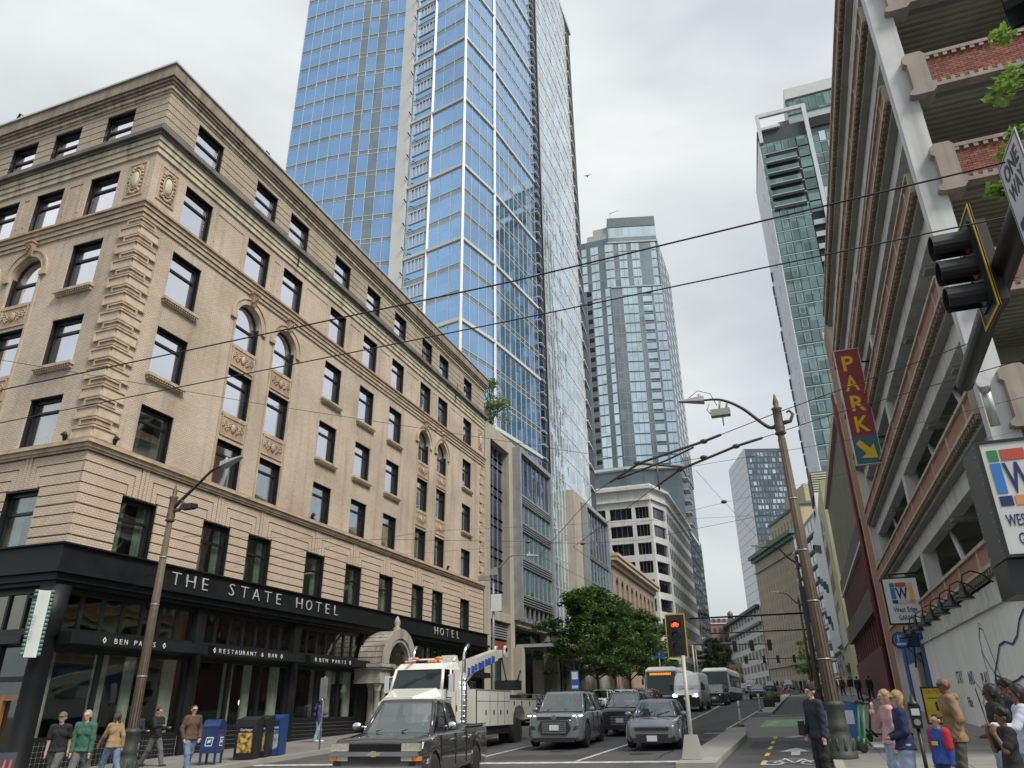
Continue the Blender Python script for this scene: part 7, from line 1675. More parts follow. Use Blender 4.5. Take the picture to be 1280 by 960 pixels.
def person(label, az_, D, face, H, top, bottom, skin, hair, hairstyle='short', legs='stand', larm='down', rarm='down', sleeve=1, extra=None, h=.016, lean=0, zoff=.15, loc=None, sex='m', coat=0, shoes=None, far=False, group=None, sitz=None):
    D = D*1.06 if (loc is None and az_ > 3) else D; a = math.radians(az_); X, Y = (D*math.sin(a), D*math.cos(a)) if loc is None else loc
    t = root('person', label, 'person', (X, Y, G(X, Y)+zoff), 0, group); t.rotation_euler = (0, 0, math.radians(180-face)); ORG[t.name] = Vector((0, 0, 0))
    # local frame: the figure faces -y, its left hand is +x; a facing of 180 looks back towards the camera
    s = H/1.75; sw = (.182 if sex == 'm' else .160)*s; hw = (.10 if sex == 'm' else .105)*s
    hip, sh, nk, hd = .52*H, .815*H, .865*H, .93*H
    ln = lean*s
    S = lambda z: -ln*((z-hip)/(sh-hip)) if z > hip else 0
    prims = {'torso': [], 'arms': [], 'fore': [], 'hands': [], 'legs': [], 'head': [], 'feet': []}
    T = prims['torso']; bulk = 1.0 if sex == 'm' else .88
    T += [(v3(-hw*.55, 0, hip), v3(hw*.55, 0, hip), .105*s, .105*s, .85), (v3(0, S(hip+.12*s), hip+.05*s), v3(0, S(.66*H), .66*H), .135*s*bulk, .135*s*bulk, .72),
          (v3(-.065*s, S(.74*H), .735*H), v3(.065*s, S(.74*H), .735*H), .125*s*bulk, .125*s*bulk, .78), (v3(-sw*.8, S(sh), sh-.01*s), v3(sw*.8, S(sh), sh-.01*s), .062*s, .062*s, .9)]
    hx = S(hd)
    prims['head'] += [(v3(0, S(nk)+.012*s, sh+.01*s), v3(0, S(nk)-.005, nk+.02*s), .055*s, .052*s, 1), (v3(0, hx+.012*s, hd+.022*s), v3(0, hx-.008*s, hd+.03*s), .088*s, .08*s, 1), (v3(0, hx-.03*s, hd-.045*s), v3(0, hx-.05*s, hd-.065*s), .058*s, .035*s, 1),
        (v3(0, hx-.092*s, hd+.005*s), v3(0, hx-.108*s, hd-.02*s), .010*s, .016*s, 1), (v3(-.082*s, hx+.005*s, hd), v3(-.086*s, hx+.012*s, hd-.025*s), .018*s, .014*s, 1), (v3(.082*s, hx+.005*s, hd), v3(.086*s, hx+.012*s, hd-.025*s), .018*s, .014*s, 1), (v3(-.03*s, hx-.088*s, hd+.03*s), v3(.03*s, hx-.088*s, hd+.03*s), .012*s, .012*s, 1)]
    for sx, arm in ((1, larm), (-1, rarm)):
        p0 = v3(sx*sw, S(sh), sh-.01*s); U, Lw = .30*s, .26*s
        el, wr, hdr = {'down': ((.10, .03, -1), (.02, -.12, -1), (0, -.1, -1)), 'back': ((.12, .45, -.9), (.05, .05, -1), (0, -.1, -1)), 'fwd': ((.10, -.45, -.9), (.0, -.75, -.75), (0, -.6, -.8)),
            'pocket': ((.28, .14, -1), (-.12, -.45, -.85), (-.25, -.3, -.8)), 'front': ((.20, -.02, -1), (-.62, -.75, -.35), (-1, -.4, -.1)), 'hold': ((.12, -.12, -1), (-.15, -1, .05), (-.2, -.9, .2)), 'reach': ((.25, -.55, -.7), (-.1, -1, .12), (-.1, -1, 0)),
            'face': ((.15, -.40, -.8), (-.35, -.35, 1), (-.2, .1, 1)), 'hip': ((.5, .1, -.8), (-.5, -.6, -.4), (-.5, -.5, -.4))}[arm]
        n3 = lambda q: v3(sx*q[0], q[1], q[2])/np.linalg.norm(q)
        pe = p0+n3(el)*U; pw = pe+n3(wr)*Lw; dh = n3(hdr)
        prims['arms'].append((p0, pe, .056*s*bulk, .043*s*bulk, 1)); prims['fore'].append((pe, pw, .042*s*bulk, .029*s, 1))
        pc = pw+dh*.07*s; side = np.cross(dh, v3(0, 0, 1)); side = side/np.linalg.norm(side) if np.linalg.norm(side) > .2 else v3(0, 1, 0)
        Hn = prims['hands']; Hn.append((pw, pc, .028*s, .034*s, 1))
        if not far:
            curl = dh*.8+np.cross(side, dh)*.45*(-1 if sx > 0 else 1)
            for q, (o_, ln_) in enumerate(((-.027, .062), (-.009, .072), (.009, .068), (.027, .052))):
                b0 = pc+side*o_*s+dh*.018*s; b1 = b0+dh*ln_*.55*s; b2 = b1+curl/np.linalg.norm(curl)*ln_*.5*s; Hn += [(b0, b1, .0095*s, .009*s, 1), (b1, b2, .009*s, .0075*s, 1)]
            th = pw+dh*.03*s+side*-.03*s; Hn.append((th, th+(dh*.7-side*.7)*.06*s, .012*s, .009*s, 1))
    st = {'stand': ((0, 0), (0, .03)), 'walk': ((-.36, .05), (.40, -.0)), 'walk2': ((.30, .0), (-.30, .08)), 'wide': ((-.10, 0), (.12, 0))}[legs]
    for sx, (fw_, kn) in ((1, st[0]), (-1, st[1])):
        h0 = v3(sx*hw*.95, 0, hip-.02*s); an = v3(sx*hw*.95, fw_*.9*s, .075*s+(abs(fw_)*.10*s if fw_ > 0 else 0)); kn_ = (h0+an)/2+v3(0, -.06*s if fw_ > 0 else -.035*s, .01*s)
        prims['legs'] += [(h0, kn_, .088*s*(1 if sex == 'm' else 1.02), .058*s, 1), (kn_, an, .056*s, .038*s, 1)]
        prims['feet'] += [(an+v3(0, .03*s, -.035*s), an+v3(sx*.01, -.15*s, -.045*s), .042*s, .032*s, 1)]
    body = prims['torso']+prims['head']+prims['arms']+prims['fore']+prims['hands']+prims['legs']+prims['feet']
    hh = h*1.0
    grow('body', body, SK[skin], t, hh, .022)
    inf = lambda L, d, e=0: [(a, b, ra+d, rb+d+e, fl) for a, b, ra, rb, fl in L]
    hem = hip-(.10 if coat else .055)*s
    tp = inf(prims['torso'], .026*s)+[(v3(-hw*.72, 0, hip-.06*s), v3(hw*.72, 0, hip-.06*s), .150*s, .152*s, 1), (v3(-hw*.5, 0, hip+.08*s), v3(hw*.5, 0, hip+.08*s), .138*s, .138*s, .92), (v3(-hw*.4, S(hip+.2*s), hip+.16*s), v3(hw*.4, S(hip+.2*s), hip+.16*s), .128*s*bulk, .128*s*bulk, .85)]
    if sleeve >= 1: tp += inf(prims['arms'], .024*s)+inf(prims['fore'], .021*s)
    else: tp += [(a_, a_+(b_-a_)*.75, ra+.024*s, rb+.036*s, fl) for a_, b_, ra, rb, fl in prims['arms']]
    hands_low = min([min(q[0][2], q[1][2]) for q in prims['fore']]) if sleeve >= 1 else 9
    nm_top = top
    core = [q for q in tp if abs(q[0][0]) < sw*1.01 and abs(q[1][0]) < sw*1.01]; arms_ = [q for q in tp if not (abs(q[0][0]) < sw*1.01 and abs(q[1][0]) < sw*1.01)]
    wv = 0 if far else .0035*s
    grow('top', core, top, t, hh, .03, zlo=hem, wr=wv)
    for sx in (-1, 1):
        A_ = [q for q in arms_ if q[1][0]*sx > 0 or (q[0][0]*sx > 0)]
        if A_: grow('sleeve', A_, top, t, hh, .02, wr=wv)
    if sleeve >= 1 and not far:
        cf = [(b_, b_+(b_-a_)/np.linalg.norm(b_-a_)*.004, rb+.019*s, rb+.019*s, 1) for a_, b_, ra, rb, fl in prims['fore']]
    bt = [(a_, b_, ra+.026*s, rb+.026*s, fl) if i % 2 == 0 else (a_, b_, ra+.026*s, rb+.034*s, fl) for i, (a_, b_, ra, rb, fl) in enumerate(prims['legs'])]+[(v3(-hw*.5, 0, hip-.02*s), v3(hw*.5, 0, hip-.02*s), .112*s, .114*s, .88)]
    grow('trousers', bt, bottom, t, hh, .03, wr=wv*1.2)
    grow('shoes', inf(prims['feet'], .012), shoes or shoe_m, t, hh, .01)
    HS_ = {'short': [(v3(0, hx+.022*s, hd+.045*s), v3(0, hx+.03*s, hd+.01*s), .092*s, .082*s, 1)], 'bald': None,
        'long': [(v3(0, hx+.018*s, hd+.045*s), v3(0, hx+.03*s, hd+.02*s), .098*s, .092*s, 1), (v3(-.05*s, hx+.04*s, hd), v3(-.07*s, hx+.05*s, sh-.02*s), .06*s, .04*s, 1), (v3(.05*s, hx+.04*s, hd), v3(.07*s, hx+.03*s, sh-.04*s), .06*s, .04*s, 1)],
        'braids': [(v3(0, hx+.02*s, hd+.05*s), v3(0, hx+.035*s, hd+.02*s), .102*s, .10*s, 1), (v3(0, hx+.07*s, hd), v3(0, hx+.09*s, sh-.08*s), .09*s, .07*s, 1)],
        'curly': [(v3(0, hx+.01*s, hd+.07*s), v3(0, hx+.04*s, hd+.03*s), .105*s, .10*s, 1)]+[(v3(.09*math.cos(q*1.1)*s, hx+.02*s+.07*math.sin(q*1.1)*s, hd+(.07+.03*(q % 3))*s),)*2+(.035*s, .035*s, 1) for q in range(9)]}[hairstyle]
    if HS_: grow('hair', HS_, HR[hair], t, hh, .02, wr=0 if far else .005*s)
    if not far:     # eyes and mouth
        eb = MB()
        for sx in (-1, 1): eb.blob((sx*.031*s, hx-.083*s, hd+.012*s), .011*s, .008*s, .007*s, 6, 4)
        eb.build('eyes', trimb, t, local=True); mo = MB(); mo.blob((0, hx-.088*s, hd-.045*s), .022*s, .007*s, .006*s, 8, 4); mo.build('mouth', pm('lips', (.25, .09, .07), .5), t, local=True)
    if extra: extra(t, s, hd, hx, sh, hip, sw)
    return t
def glasses(t, s, hd, hx, sh, hip, sw):
    m = MB()
    for sx in (-1, 1): m.blob((sx*.034*s, hx-.093*s, hd+.012*s), .027*s, .010*s, .019*s, 8, 5); m.tube([(sx*.06*s, hx-.085*s, hd+.015*s), (sx*.088*s, hx+.01*s, hd+.015*s)], .005*s, 4)
    m.tube([(-.03*s, hx-.1*s, hd+.018*s), (.03*s, hx-.1*s, hd+.018*s)], .005*s, 4); m.build('sunglasses', trimb, t, local=True)
def capm(mat, brim=True):
    def f(t, s, hd, hx, sh, hip, sw):
        grow('cap', [(v3(0, hx+.012*s, hd+.055*s), v3(0, hx+.012*s, hd+.06*s), .098*s, .095*s, 1)]+([(v3(-.04*s, hx-.10*s, hd+.05*s), v3(.04*s, hx-.10*s, hd+.05*s), .022*s, .022*s, 1), (v3(0, hx-.06*s, hd+.06*s), v3(0, hx-.12*s, hd+.05*s), .03*s, .02*s, 1)] if brim else []), mat, t, .014, .02)
    return f
def both(*fs): return lambda *a: [f(*a) for f in fs]
denim = cloth('denim', (.13, .19, .28), .3); ldenim = cloth('light_denim', (.30, .38, .48), .25); gtr = cloth('grey_trousers', (.12, .12, .125)); btr = cloth('black_trousers', (.018, .018, .02)); olv = cloth('olive_trousers', (.085, .08, .06))
blkc = cloth('black', (.016, .016, .018)); grn = cloth('green_sweater', (.045, .13, .085)); brn = cloth('brown_leather', (.10, .06, .04), .3); navy = cloth('navy', (.018, .024, .075)); navyj = cloth('navy_jacket', (.018, .025, .045)); tan = cloth('tan_hoodie', (.25, .155, .085)); pink = cloth('pink_top', (.50, .30, .30)); whit = cloth('white_shirt', (.52, .55, .64)); kh = cloth('tan_coat', (.30, .20, .10)); purp = cloth('purple_hoodie', (.06, .045, .16)); darkj = cloth('dark_jacket', (.03, .032, .04))
def phone(t, s, hd, hx, sh, hip, sw):
    m = MB(); m.box(W0, -.05, .05, .42*s, .44*s, .66*H0[0], .66*H0[0]+.12); m.build('phone', trimb, t, local=True)
H0 = [1.7]
# facing: compass degrees, 180 = towards the camera's side of the street, 270 = left, 90 = right
person('bearded man in black tee and grey green cap walking at the hotel corner', -49.3, 23.6, 150, 1.76, blkc, gtr, 'light', 'brown', 'short', 'walk', 'back', 'down', 0, capm(cloth('green_cap', (.12, .14, .11))), lean=.06)
person('grey haired man in green zip sweater stepping off by the black column', -47.9, 22.6, 158, 1.80, grn, gtr, 'light', 'grey', 'short', 'walk2', 'down', 'down', 1, None, lean=.08)
person('woman in tan coat and white top half hidden by the left lamp post', -46.25, 24.6, 285, 1.68, kh, denim, 'light', 'brown', 'long', 'walk', 'fwd', 'back', 1, None, lean=.06, sex='f')
person('person in dark navy top and blue cap right behind the left lamp post', -45.15, 26.4, 100, 1.72, navyj, denim, 'light', 'black', 'short', 'stand', 'hold', 'hold', 1, capm(cloth('blue_cap', (.02, .03, .18))))
person('dark haired person in black jacket and grey trousers looking at a phone', -43.9, 28.5, 90, 1.70, blkc, gtr, 'tan', 'black', 'short', 'walk', 'hold', 'reach', 1, None)
person('man in brown leather jacket, sunglasses and jeans walking right, hands in pockets', -41.8, 25.2, 115, 1.76, brn, denim, 'light', 'brown', 'short', 'walk2', 'pocket', 'pocket', 1, glasses)
def backpack(t, s, hd, hx, sh, hip, sw):
    grow('backpack', [(v3(-.06, .2*s, .62*1.75*s), v3(.06, .2*s, .62*1.75*s), .12*s, .12*s, .9), (v3(-.05, .19*s, .76*1.75*s), v3(.05, .19*s, .76*1.75*s), .11*s, .11*s, .9)], navy, t, .02, .03)
person('man in purple hoodie with backpack and pale jeans by the restaurant window', -33.7, 37, 60, 1.74, purp, ldenim, 'dark', 'black', 'short', 'wide', 'hold', 'down', 1, both(backpack, capm(cloth('blue_beanie', (.02, .05, .25)), False)), h=.02, shoes=shoe_w)
def tablet(t, s, hd, hx, sh, hip, sw):
    m = MB(); m.box(W0, -.30*s, -.12*s, .20*s, .23*s, hip-.05, hip+.20); m.build('tablet', trimb, t, local=True)
person('man in navy hooded jacket with dark cap holding a tablet by the right lamp post', .45, 16.2, 235, 1.72, navyj, btr, 'light', 'black', 'short', 'stand', 'down', 'pocket', 1, both(tablet, capm(blkc, False)), coat=1, lean=.03)
person('woman in navy sweater, sunglasses and jeans with long blond hair beside the meter', 5.45, 13.2, 262, 1.63, navy, ldenim, 'light', 'blond', 'long', 'stand', 'front', 'front', 1, glasses, h=.012, sex='f')
person('woman in pink top standing right behind the woman in navy', 4.75, 14.2, 255, 1.62, pink, ldenim, 'light', 'blond', 'long', 'stand', 'down', 'face', 1, None, h=.013, sex='f')
def hood(t, s, hd, hx, sh, hip, sw):
    grow('hood', [(v3(-.06*s, hx+.10*s, sh+.03*s), v3(.06*s, hx+.10*s, sh+.03*s), .055*s, .055*s, 1), (v3(-.07*s, hx+.05*s, sh+.06*s), v3(-.04*s, hx-.04*s, sh+.0*s), .03*s, .02*s, 1), (v3(.07*s, hx+.05*s, sh+.06*s), v3(.04*s, hx-.04*s, sh+.0*s), .03*s, .02*s, 1)], tan, t, .012, .03)
person('tall bald man in tan hoodie with hands in his pockets', 8.35, 14.0, 262, 1.79, tan, olv, 'brown', 'black', 'bald', 'stand', 'pocket', 'pocket', 1, both(hood, glasses), h=.012, coat=1)
def jersey(t, s, hd, hx, sh, hip, sw):
    for sx in (-1, 1): grow('red_sleeve', [(v3(sx*sw*1.0, 0, sh-.0*s), v3(sx*(sw+.03*s), .0, sh-.28*s), .088*s, .078*s, 1)], cloth('jersey_red', (.42, .02, .04)), t, .012, .02)
    m = MB(); m.box(W0, -.06*s, .07*s, .13*s, .16*s, .68*1.75*s, .72*1.75*s); m.build('jersey_print', pm('jersey_yellow', (.6, .55, .05), .7), t, local=True)
person('boy in blue and red sports jersey in front of the bald man', 7.45, 12.9, 235, 1.30, cloth('jersey_blue', (.03, .07, .30), .3), navy, 'tan', 'black', 'short', 'stand', 'down', 'down', 1, jersey, h=.011)
person('woman in black tee and light jeans with long black braids at the right', 10.75, 13.0, 265, 1.68, blkc, ldenim, 'dark', 'black', 'braids', 'stand', 'front', 'down', 0, None, h=.012, sex='f')
person('dark haired person behind the group at the right frame edge', 11.6, 14.2, 250, 1.70, navyj, btr, 'brown', 'black', 'curly', 'stand', 'down', 'down', 1, None, h=.014)
person('person in white shirt reaching an arm forward at the right frame edge', 12.1, 12.4, 268, 1.68, whit, ldenim, 'brown', 'black', 'braids', 'stand', 'reach', 'down', 1, None, h=.012, sex='f')
person('curly haired kid in black tee with hands raised to the face', 11.05, 11.6, 262, 1.42, blkc, ldenim, 'brown', 'black', 'curly', 'stand', 'face', 'face', 0, None, h=.011)
# walkers further up the right sidewalk
FP_ = [((4.9, 69), 'black', blkc, btr, 355, 'person in black walking away nearest the maroon wall'), ((4.1, 70), 'black', navyj, btr, 5, 'person in dark navy jacket walking away beside the one in black'), ((4.1, 81), 'brown', blkc, cloth('pale_trousers', (.45, .45, .43)), 0, 'person in black top and pale trousers walking away further up'), ((3.5, 84), 'brown', cloth('dark_red', (.18, .03, .03)), btr, 350, 'person in dark red jacket walking away by the yellow building'), ((2.95, 86), 'black', cloth('blue_violet', (.05, .06, .22)), btr, 0, 'person in blue jacket walking away left of the red jacket'), ((2.3, 92), 'black', darkj, btr, 10, 'person in dark clothes farthest of the walkers by the kerb')]
for (x, y), hc, tp_, bt_, fc, lb in FP_: person(lb, 0, 1, fc, 1.74, tp_, bt_, 'light', hc, 'short', 'walk' if fc != 5 else 'walk2', 'down', 'down', 1, None, h=.032, far=True, loc=(x, y), group='people walking up the right sidewalk')
vest = pm('orange_vest', (.75, .16, .03), .7)
person('worker in bright orange vest standing on the kerb behind the lamp post', 0, 1, 190, 1.78, vest, btr, 'tan', 'black', 'short', 'stand', 'down', 'down', 1, None, h=.03, far=True, loc=(.75, 60), zoff=.15)
rnd = random.Random(11)
crowd = [(-.4, 118), (.8, 131), (1.4, 126), (2.2, 137), (.1, 142), (-1.3, 150), (1.9, 148), (3.0, 141), (-4.6, 155), (-5.3, 151), (.5, 156), (2.7, 155), (3.6, 150), (-3.9, 161), (-1.9, 160), (1.2, 165), (-6.2, 158), (3.3, 163)]
cm = [blkc, whit, pink, navy, tan, gtr, denim, cloth('teal_top', (.05, .2, .2))]
for i, (x, y) in enumerate(crowd): person('small figure in %s in the distant crowd at the far crossing' % ('black', 'a white top', 'a pink top', 'a navy top', 'a tan top', 'a grey top', 'a denim top', 'a teal top')[i % 8], 0, 1, rnd.randrange(360), 1.62+rnd.random()*.22, cm[i % 8], (btr, denim, gtr)[i % 3], ('light', 'tan', 'brown')[i % 3], ('black', 'brown', 'blond')[i % 3], 'short', ('walk', 'stand', 'walk2')[i % 3], 'down', 'fwd' if i % 2 else 'down', 1, None, h=.05, far=True, loc=(x, y), zoff=0 if y > 150 or x < .4 else .15, group='people of the distant crowd')
# ---------------- street furniture, lamps, signals, wires ----------------
bronze = pm('bronze_paint', (.13, .10, .07), .6, .2, var=.2, scale=5, bump=.3, streak=.3); armm = pm('arm_dark', (.045, .04, .035), .5, .3); lampg = pm('lamp_grey', (.42, .43, .42), .5, .3); steel = pm('galvanised', (.30, .30, .29), .5, .5, var=.15)
base_m = pm('pole_base', (.055, .065, .055), .6, .3, var=.3, scale=6, bump=.4); camg = pm('camera_grey', (.30, .30, .28), .5)
def street_lamp(label, x, y, H, arm, rz=0, lean=0, rbase=.17, group=None, simple=False, grey=False):
    g = G(x, y)+.15; t = root('street_lamp', label, 'street lamp', (x, y, g), rz, group); ORG[t.name] = Vector((0, 0, 0))
    f = lambda nm, mat, fn: vb(nm, mat, fn, t)
    M_ = steel if grey else bronze
    top = Vector((lean, 0, H))
    P = lambda z: Vector((lean*z/H, 0, z))
    f('pole', M_, lambda m: m.tube([P(0), P(1.0), P(H*.5), P(H-1.2)], [rbase*1.05, rbase, rbase*.78, rbase*.55], 14))
    if not grey:
        f('fluting', M_, lambda m: [m.tube([P(1.1)+Vector((rbase*.98*math.cos(a), rbase*.98*math.sin(a), 0)), P(H-1.3)+Vector((rbase*.56*math.cos(a), rbase*.56*math.sin(a), 0))], .012, 4) for a in [k*math.pi/6 for k in range(12)]])
        f('pole_base', base_m, lambda m: (m.lathe((0, 0, 0), [(.34, -.1), (.34, .12), (.29, .16), (.32, .34), (.25, .48), (.22, .6), (.26, .66), (.215, .74), (.205, 1.1), (.235, 1.14), (.235, 1.2), (rbase, 1.26)], 16), [m.blob((.285*math.cos(k*math.pi/5), .285*math.sin(k*math.pi/5), .30), .05, .05, .15, 6, 5) for k in range(10)]))
        f('finial', M_, lambda m: m.lathe(tuple(P(H-1.2)), [(rbase*.6, 0), (rbase*1.0, .05), (rbase*.7, .12), (rbase*.9, .2), (rbase*.75, .3), (rbase*.75, .75), (rbase*.95, .8), (rbase*.4, .86), (rbase*.5, .98), (rbase*.1, 1.25)], 12))
        f('scroll', M_, lambda m: m.tube([P(H-.85)+Vector((.1, 0, 0)), P(H-.8)+Vector((.32, 0, -.02)), P(H-.62)+Vector((.42, 0, 0)), P(H-.5)+Vector((.34, 0, 0)), P(H-.55)+Vector((.26, 0, 0))], [.07, .055, .045, .04, .03], 7))
    A = [P(H-.8 if not grey else H-.3)]+[Vector(q) for q in arm]
    n = 6; pts = []
    for i in range(len(A)-1):       # smooth the arm
        p0, p1, p2, p3 = A[max(i-1, 0)], A[i], A[i+1], A[min(i+2, len(A)-1)]
        for k in range(n): u = k/n; pts.append(.5*((2*p1)+(p2-p0)*u+(2*p0-5*p1+4*p2-p3)*u*u+(3*p1-p0-3*p2+p3)*u**3))
    pts.append(A[-1]); f('arm', armm if not grey else M_, lambda m: m.tube(pts, [.06-.03*i/len(pts) for i in range(len(pts))], 8))
    e = A[-1]; d = (A[-1]-A[-2]).normalized()
    f('lamp_head', lampg, lambda m: (m.prism([e+Vector((0, -.17, -.07)), e+Vector((0, .17, -.07)), e+Vector((0, .14, .10)), e+Vector((0, -.14, .10))], [e+d*.75+Vector((0, -.08, -.05)), e+d*.75+Vector((0, .08, -.05)), e+d*.75+Vector((0, .06, -.01)), e+d*.75+Vector((0, -.06, -.01))]), m.tube([e+d*.12+Vector((0, 0, .06)), e+d*.12+Vector((0, 0, .2))], .045, 8)))
    return t, f, pts
# right hand lamp post, close to the camera
tR, fR, _p = street_lamp('tall fluted bronze lamp post standing on the right kerb, nearest to the camera', .62, 21, 9.35, [(-.45, 0, 8.42), (-1.1, 0, 9.1), (-1.65, 0, 9.45), (-2.15, 0, 9.52)], lean=-.2, rbase=.165)
fR('sensor_box', camg, lambda m: (m.box(W0, -2.0, -1.45, -.12, .12, 8.95, 9.15), m.tube([(-1.55, 0, 9.15), (-1.5, 0, 9.4)], .03, 5), m.tube([(-1.75, 0, 9.15), (-1.7, 0, 9.45)], .03, 5), m.tube([(-1.68, 0, 8.95), (-1.68, 0, 8.65)], .02, 5), m.tube([(-2.0, 0, 9.05), (-2.1, 0, 9.2), (-2.0, 0, 9.4)], .015, 4)))
fR('cable', trimb, lambda m: m.tube([(-2.6, 0, 9.65), (-2.3, 0, 9.85), (-1.95, 0, 9.7), (-1.8, 0, 9.3)], .01, 4))
for z in (2.2, 3.6, 4.9, 6.3): fR('steel_band', alum, lambda m, z=z: m.tube([(-.2*z/9.35, 0, z), (-.2*z/9.35, 0, z+.02)], .185-.0125*z+.02, 16))
fR('signal_back', trimb, lambda m: (m.box(W0, -.36, -.16, -.3, -.05, 3.1, 4.0), m.tube([(-.3, .2, 3.2), (0, .1, 3.2)], .03, 5)))
# left hand lamp post
tL, fL, _p = street_lamp('bronze lamp post in front of the hotel storefront on the left', -17.9, 17.7, 8.3, [(.35, 0, 7.8), (.9, 0, 8.25), (1.35, 0, 8.62), (1.75, 0, 8.75)], lean=0, rbase=.15)
fL('camera_box', trimb, lambda m: (m.box(W0, .45, .85, -.1, .1, 7.45, 7.62), m.tube([(.1, 0, 7.5), (.5, 0, 7.5)], .03, 5), m.box(W0, .8, .95, -.08, .08, 7.46, 7.6)))
for z in (2.6, 4.6, 6.0): fL('steel_band', alum, lambda m, z=z: m.tube([(0, 0, z), (0, 0, z+.02)], .15-.009*z+.02, 14))
street_lamp('grey lamp post with a small sign past the hotel, behind the tow truck', -17.3, 43.8, 9.2, [(.5, 0, 9.0), (1.2, 0, 9.6), (2.3, 0, 9.55)], rbase=.12, grey=True)
vb('small_sign', signw, lambda m: m.box(W0, -.1, .6, .14, .17, 6.3, 7.3), bpy.data.objects['street_lamp.002']); vb('camera_box', camg, lambda m: (m.box(W0, -1.0, -.2, -.1, .1, 8.2, 8.5), m.box(W0, -.2, .3, -.1, .1, 8.5, 8.9)), bpy.data.objects['street_lamp.002'])
street_lamp('curved arm street lamp further up the right kerb, second after the nearest', .75, 50.5, 9.3, [(-.5, 0, 8.9), (-1.0, 0, 9.5), (-1.9, 0, 9.7)], rbase=.14, group='lamp posts further up the right kerb')
street_lamp('curved arm street lamp further up the right kerb, third after the nearest', .75, 80, 9.3, [(-.5, 0, 8.9), (-1.0, 0, 9.5), (-1.7, 0, 9.7)], rbase=.14, group='lamp posts further up the right kerb')
for i, (x, y) in enumerate(((-17.0, 108), (-17.0, 140))): street_lamp('slim grey lamp post on the far left sidewalk, %s of two' % ('nearer' if i == 0 else 'farther'), x, y, 8.5, [(.4, 0, 8.6), (1.3, 0, 8.9)], rbase=.12, grey=True)
# ---- traffic signals ----
sgb = pm('signal_black', (.015, .015, .016), .45, var=.2); sgy = pm('signal_yellow_edge', (.50, .32, .02), .5)
def signal_head(parent, c, fr, h=.36, vis=.32, lit=None, back=True, loc=False):
    """three lenses in a vertical housing; fr.n is where the light points"""
    x, y, z = c
    F0 = Fr((x, y, 0), (fr.u.x, fr.u.y)); H_ = h*3
    m = MB(); m.box(F0, -h*.5, h*.5, -.22, -.02, z-H_/2, z+H_/2); m.build('housing', sgb, parent)
    if back:
        m = MB(); m.box(F0, -h*.95, h*.95, -.06, -.045, z-H_/2-.14, z+H_/2+.14); m.build('backplate', sgb, parent)
        m = MB()
        for a0, a1, h0, h1 in ((-h*.95, h*.95, z+H_/2+.11, z+H_/2+.14), (-h*.95, h*.95, z-H_/2-.14, z-H_/2-.11), (-h*.95, -h*.95+.03, z-H_/2-.11, z+H_/2+.11), (h*.95-.03, h*.95, z-H_/2-.11, z+H_/2+.11)): m.box(F0, a0, a1, -.065, -.035, h0, h1)
        m.build('yellow_border', sgy, parent)
    cols = ((.60, .02, .02), (.75, .28, .02), (.04, .55, .50))
    for k in range(3):
        zc = z+h*(1-k); m = MB(); n = 18; r = h*.42
        ring = lambda rr, b: [F0.pt(rr*math.cos(2*math.pi*q/n), b, zc+rr*math.sin(2*math.pi*q/n)) for q in range(n)]
        R0, R1 = ring(r, -.02), ring(r, vis)
        for q in range(n):
            a = 2*math.pi*(q+.5)/n; 
            if math.sin(a) > (-.78 if vis > .2 else -.6):
                j = (q+1) % n
                I0, I1 = ring(r-.012, -.02), ring(r-.012, vis)
                m.face([R0[q], R0[j], R1[j], R1[q]], True); m.face([I0[j], I0[q], I1[q], I1[j]], True); m.face([R1[q], R1[j], I1[j], I1[q]])
        m.build('visor', sgb, parent)
        m = MB(); L0 = ring(r-.013, -.018); m.face(L0[::-1] if False else L0); m.build('lens', emit('signal_red_lit', (1, .08, .02), 7) if lit == k else pm('lens_%d' % k if vis > .15 else 'lens_off', cols[k] if vis > .15 else (.012, .012, .013), .3, var=.2), parent)
bs = root('bike_signal', 'bicycle traffic signal showing red on a pale pole at the island tip', 'traffic signal', (-2.95, 21.4, G(-2.95, 21.4)+.14))
gz = G(-2.95, 21.4)+.14
m = MB(); m.tube([(-2.95, 21.4, gz), (-2.95, 21.4, 2.9)], .055, 12); m.build('pole', pm('pale_pole', (.45, .44, .40), .5, .2, streak=.2), bs)
m = MB(); m.prism([(-3.2, 21.15, gz), (-2.7, 21.15, gz), (-2.7, 21.65, gz), (-3.2, 21.65, gz)], [(-3.10, 21.25, gz+.55), (-2.80, 21.25, gz+.55), (-2.80, 21.55, gz+.55), (-3.10, 21.55, gz+.55)]); m.build('concrete_base', conc, bs)
signal_head(bs, (-3.08, 21.4, 3.42), Fr((0, 0, 0), (1, .0)), .29, .10, lit=None)
bk = MB(); F0 = Fr((-3.08, 21.4-.0, 0), (1, 0))
def bar(p, q, w=.022): d = Vector((q[0]-p[0], q[1]-p[1])); L = d.length; nx, nz = -d.y/L*w/2, d.x/L*w/2; bk.poly(F0, [(p[0]-nx, p[1]-nz), (q[0]-nx, q[1]-nz), (q[0]+nx, q[1]+nz), (p[0]+nx, p[1]+nz)], -.012, -.004)
zc = 3.71
for cx in (-.055, .055): pts = [(cx+.038*math.cos(k*math.pi/4), zc-.02+.038*math.sin(k*math.pi/4)) for k in range(9)]; [bar(p, q, .014) for p, q in zip(pts, pts[1:])]
for p, q in (((-.055, zc-.02), (-.02, zc+.04)), ((-.02, zc+.04), (.03, zc+.04)), ((.03, zc+.04), (.055, zc-.02)), ((-.055, zc-.02), (0, zc-.02)), ((0, zc-.02), (.03, zc+.04))): bar(p, q)
bk.build('bicycle_symbol', emit('signal_bike_lit', (1, .05, .015), 6), bs)
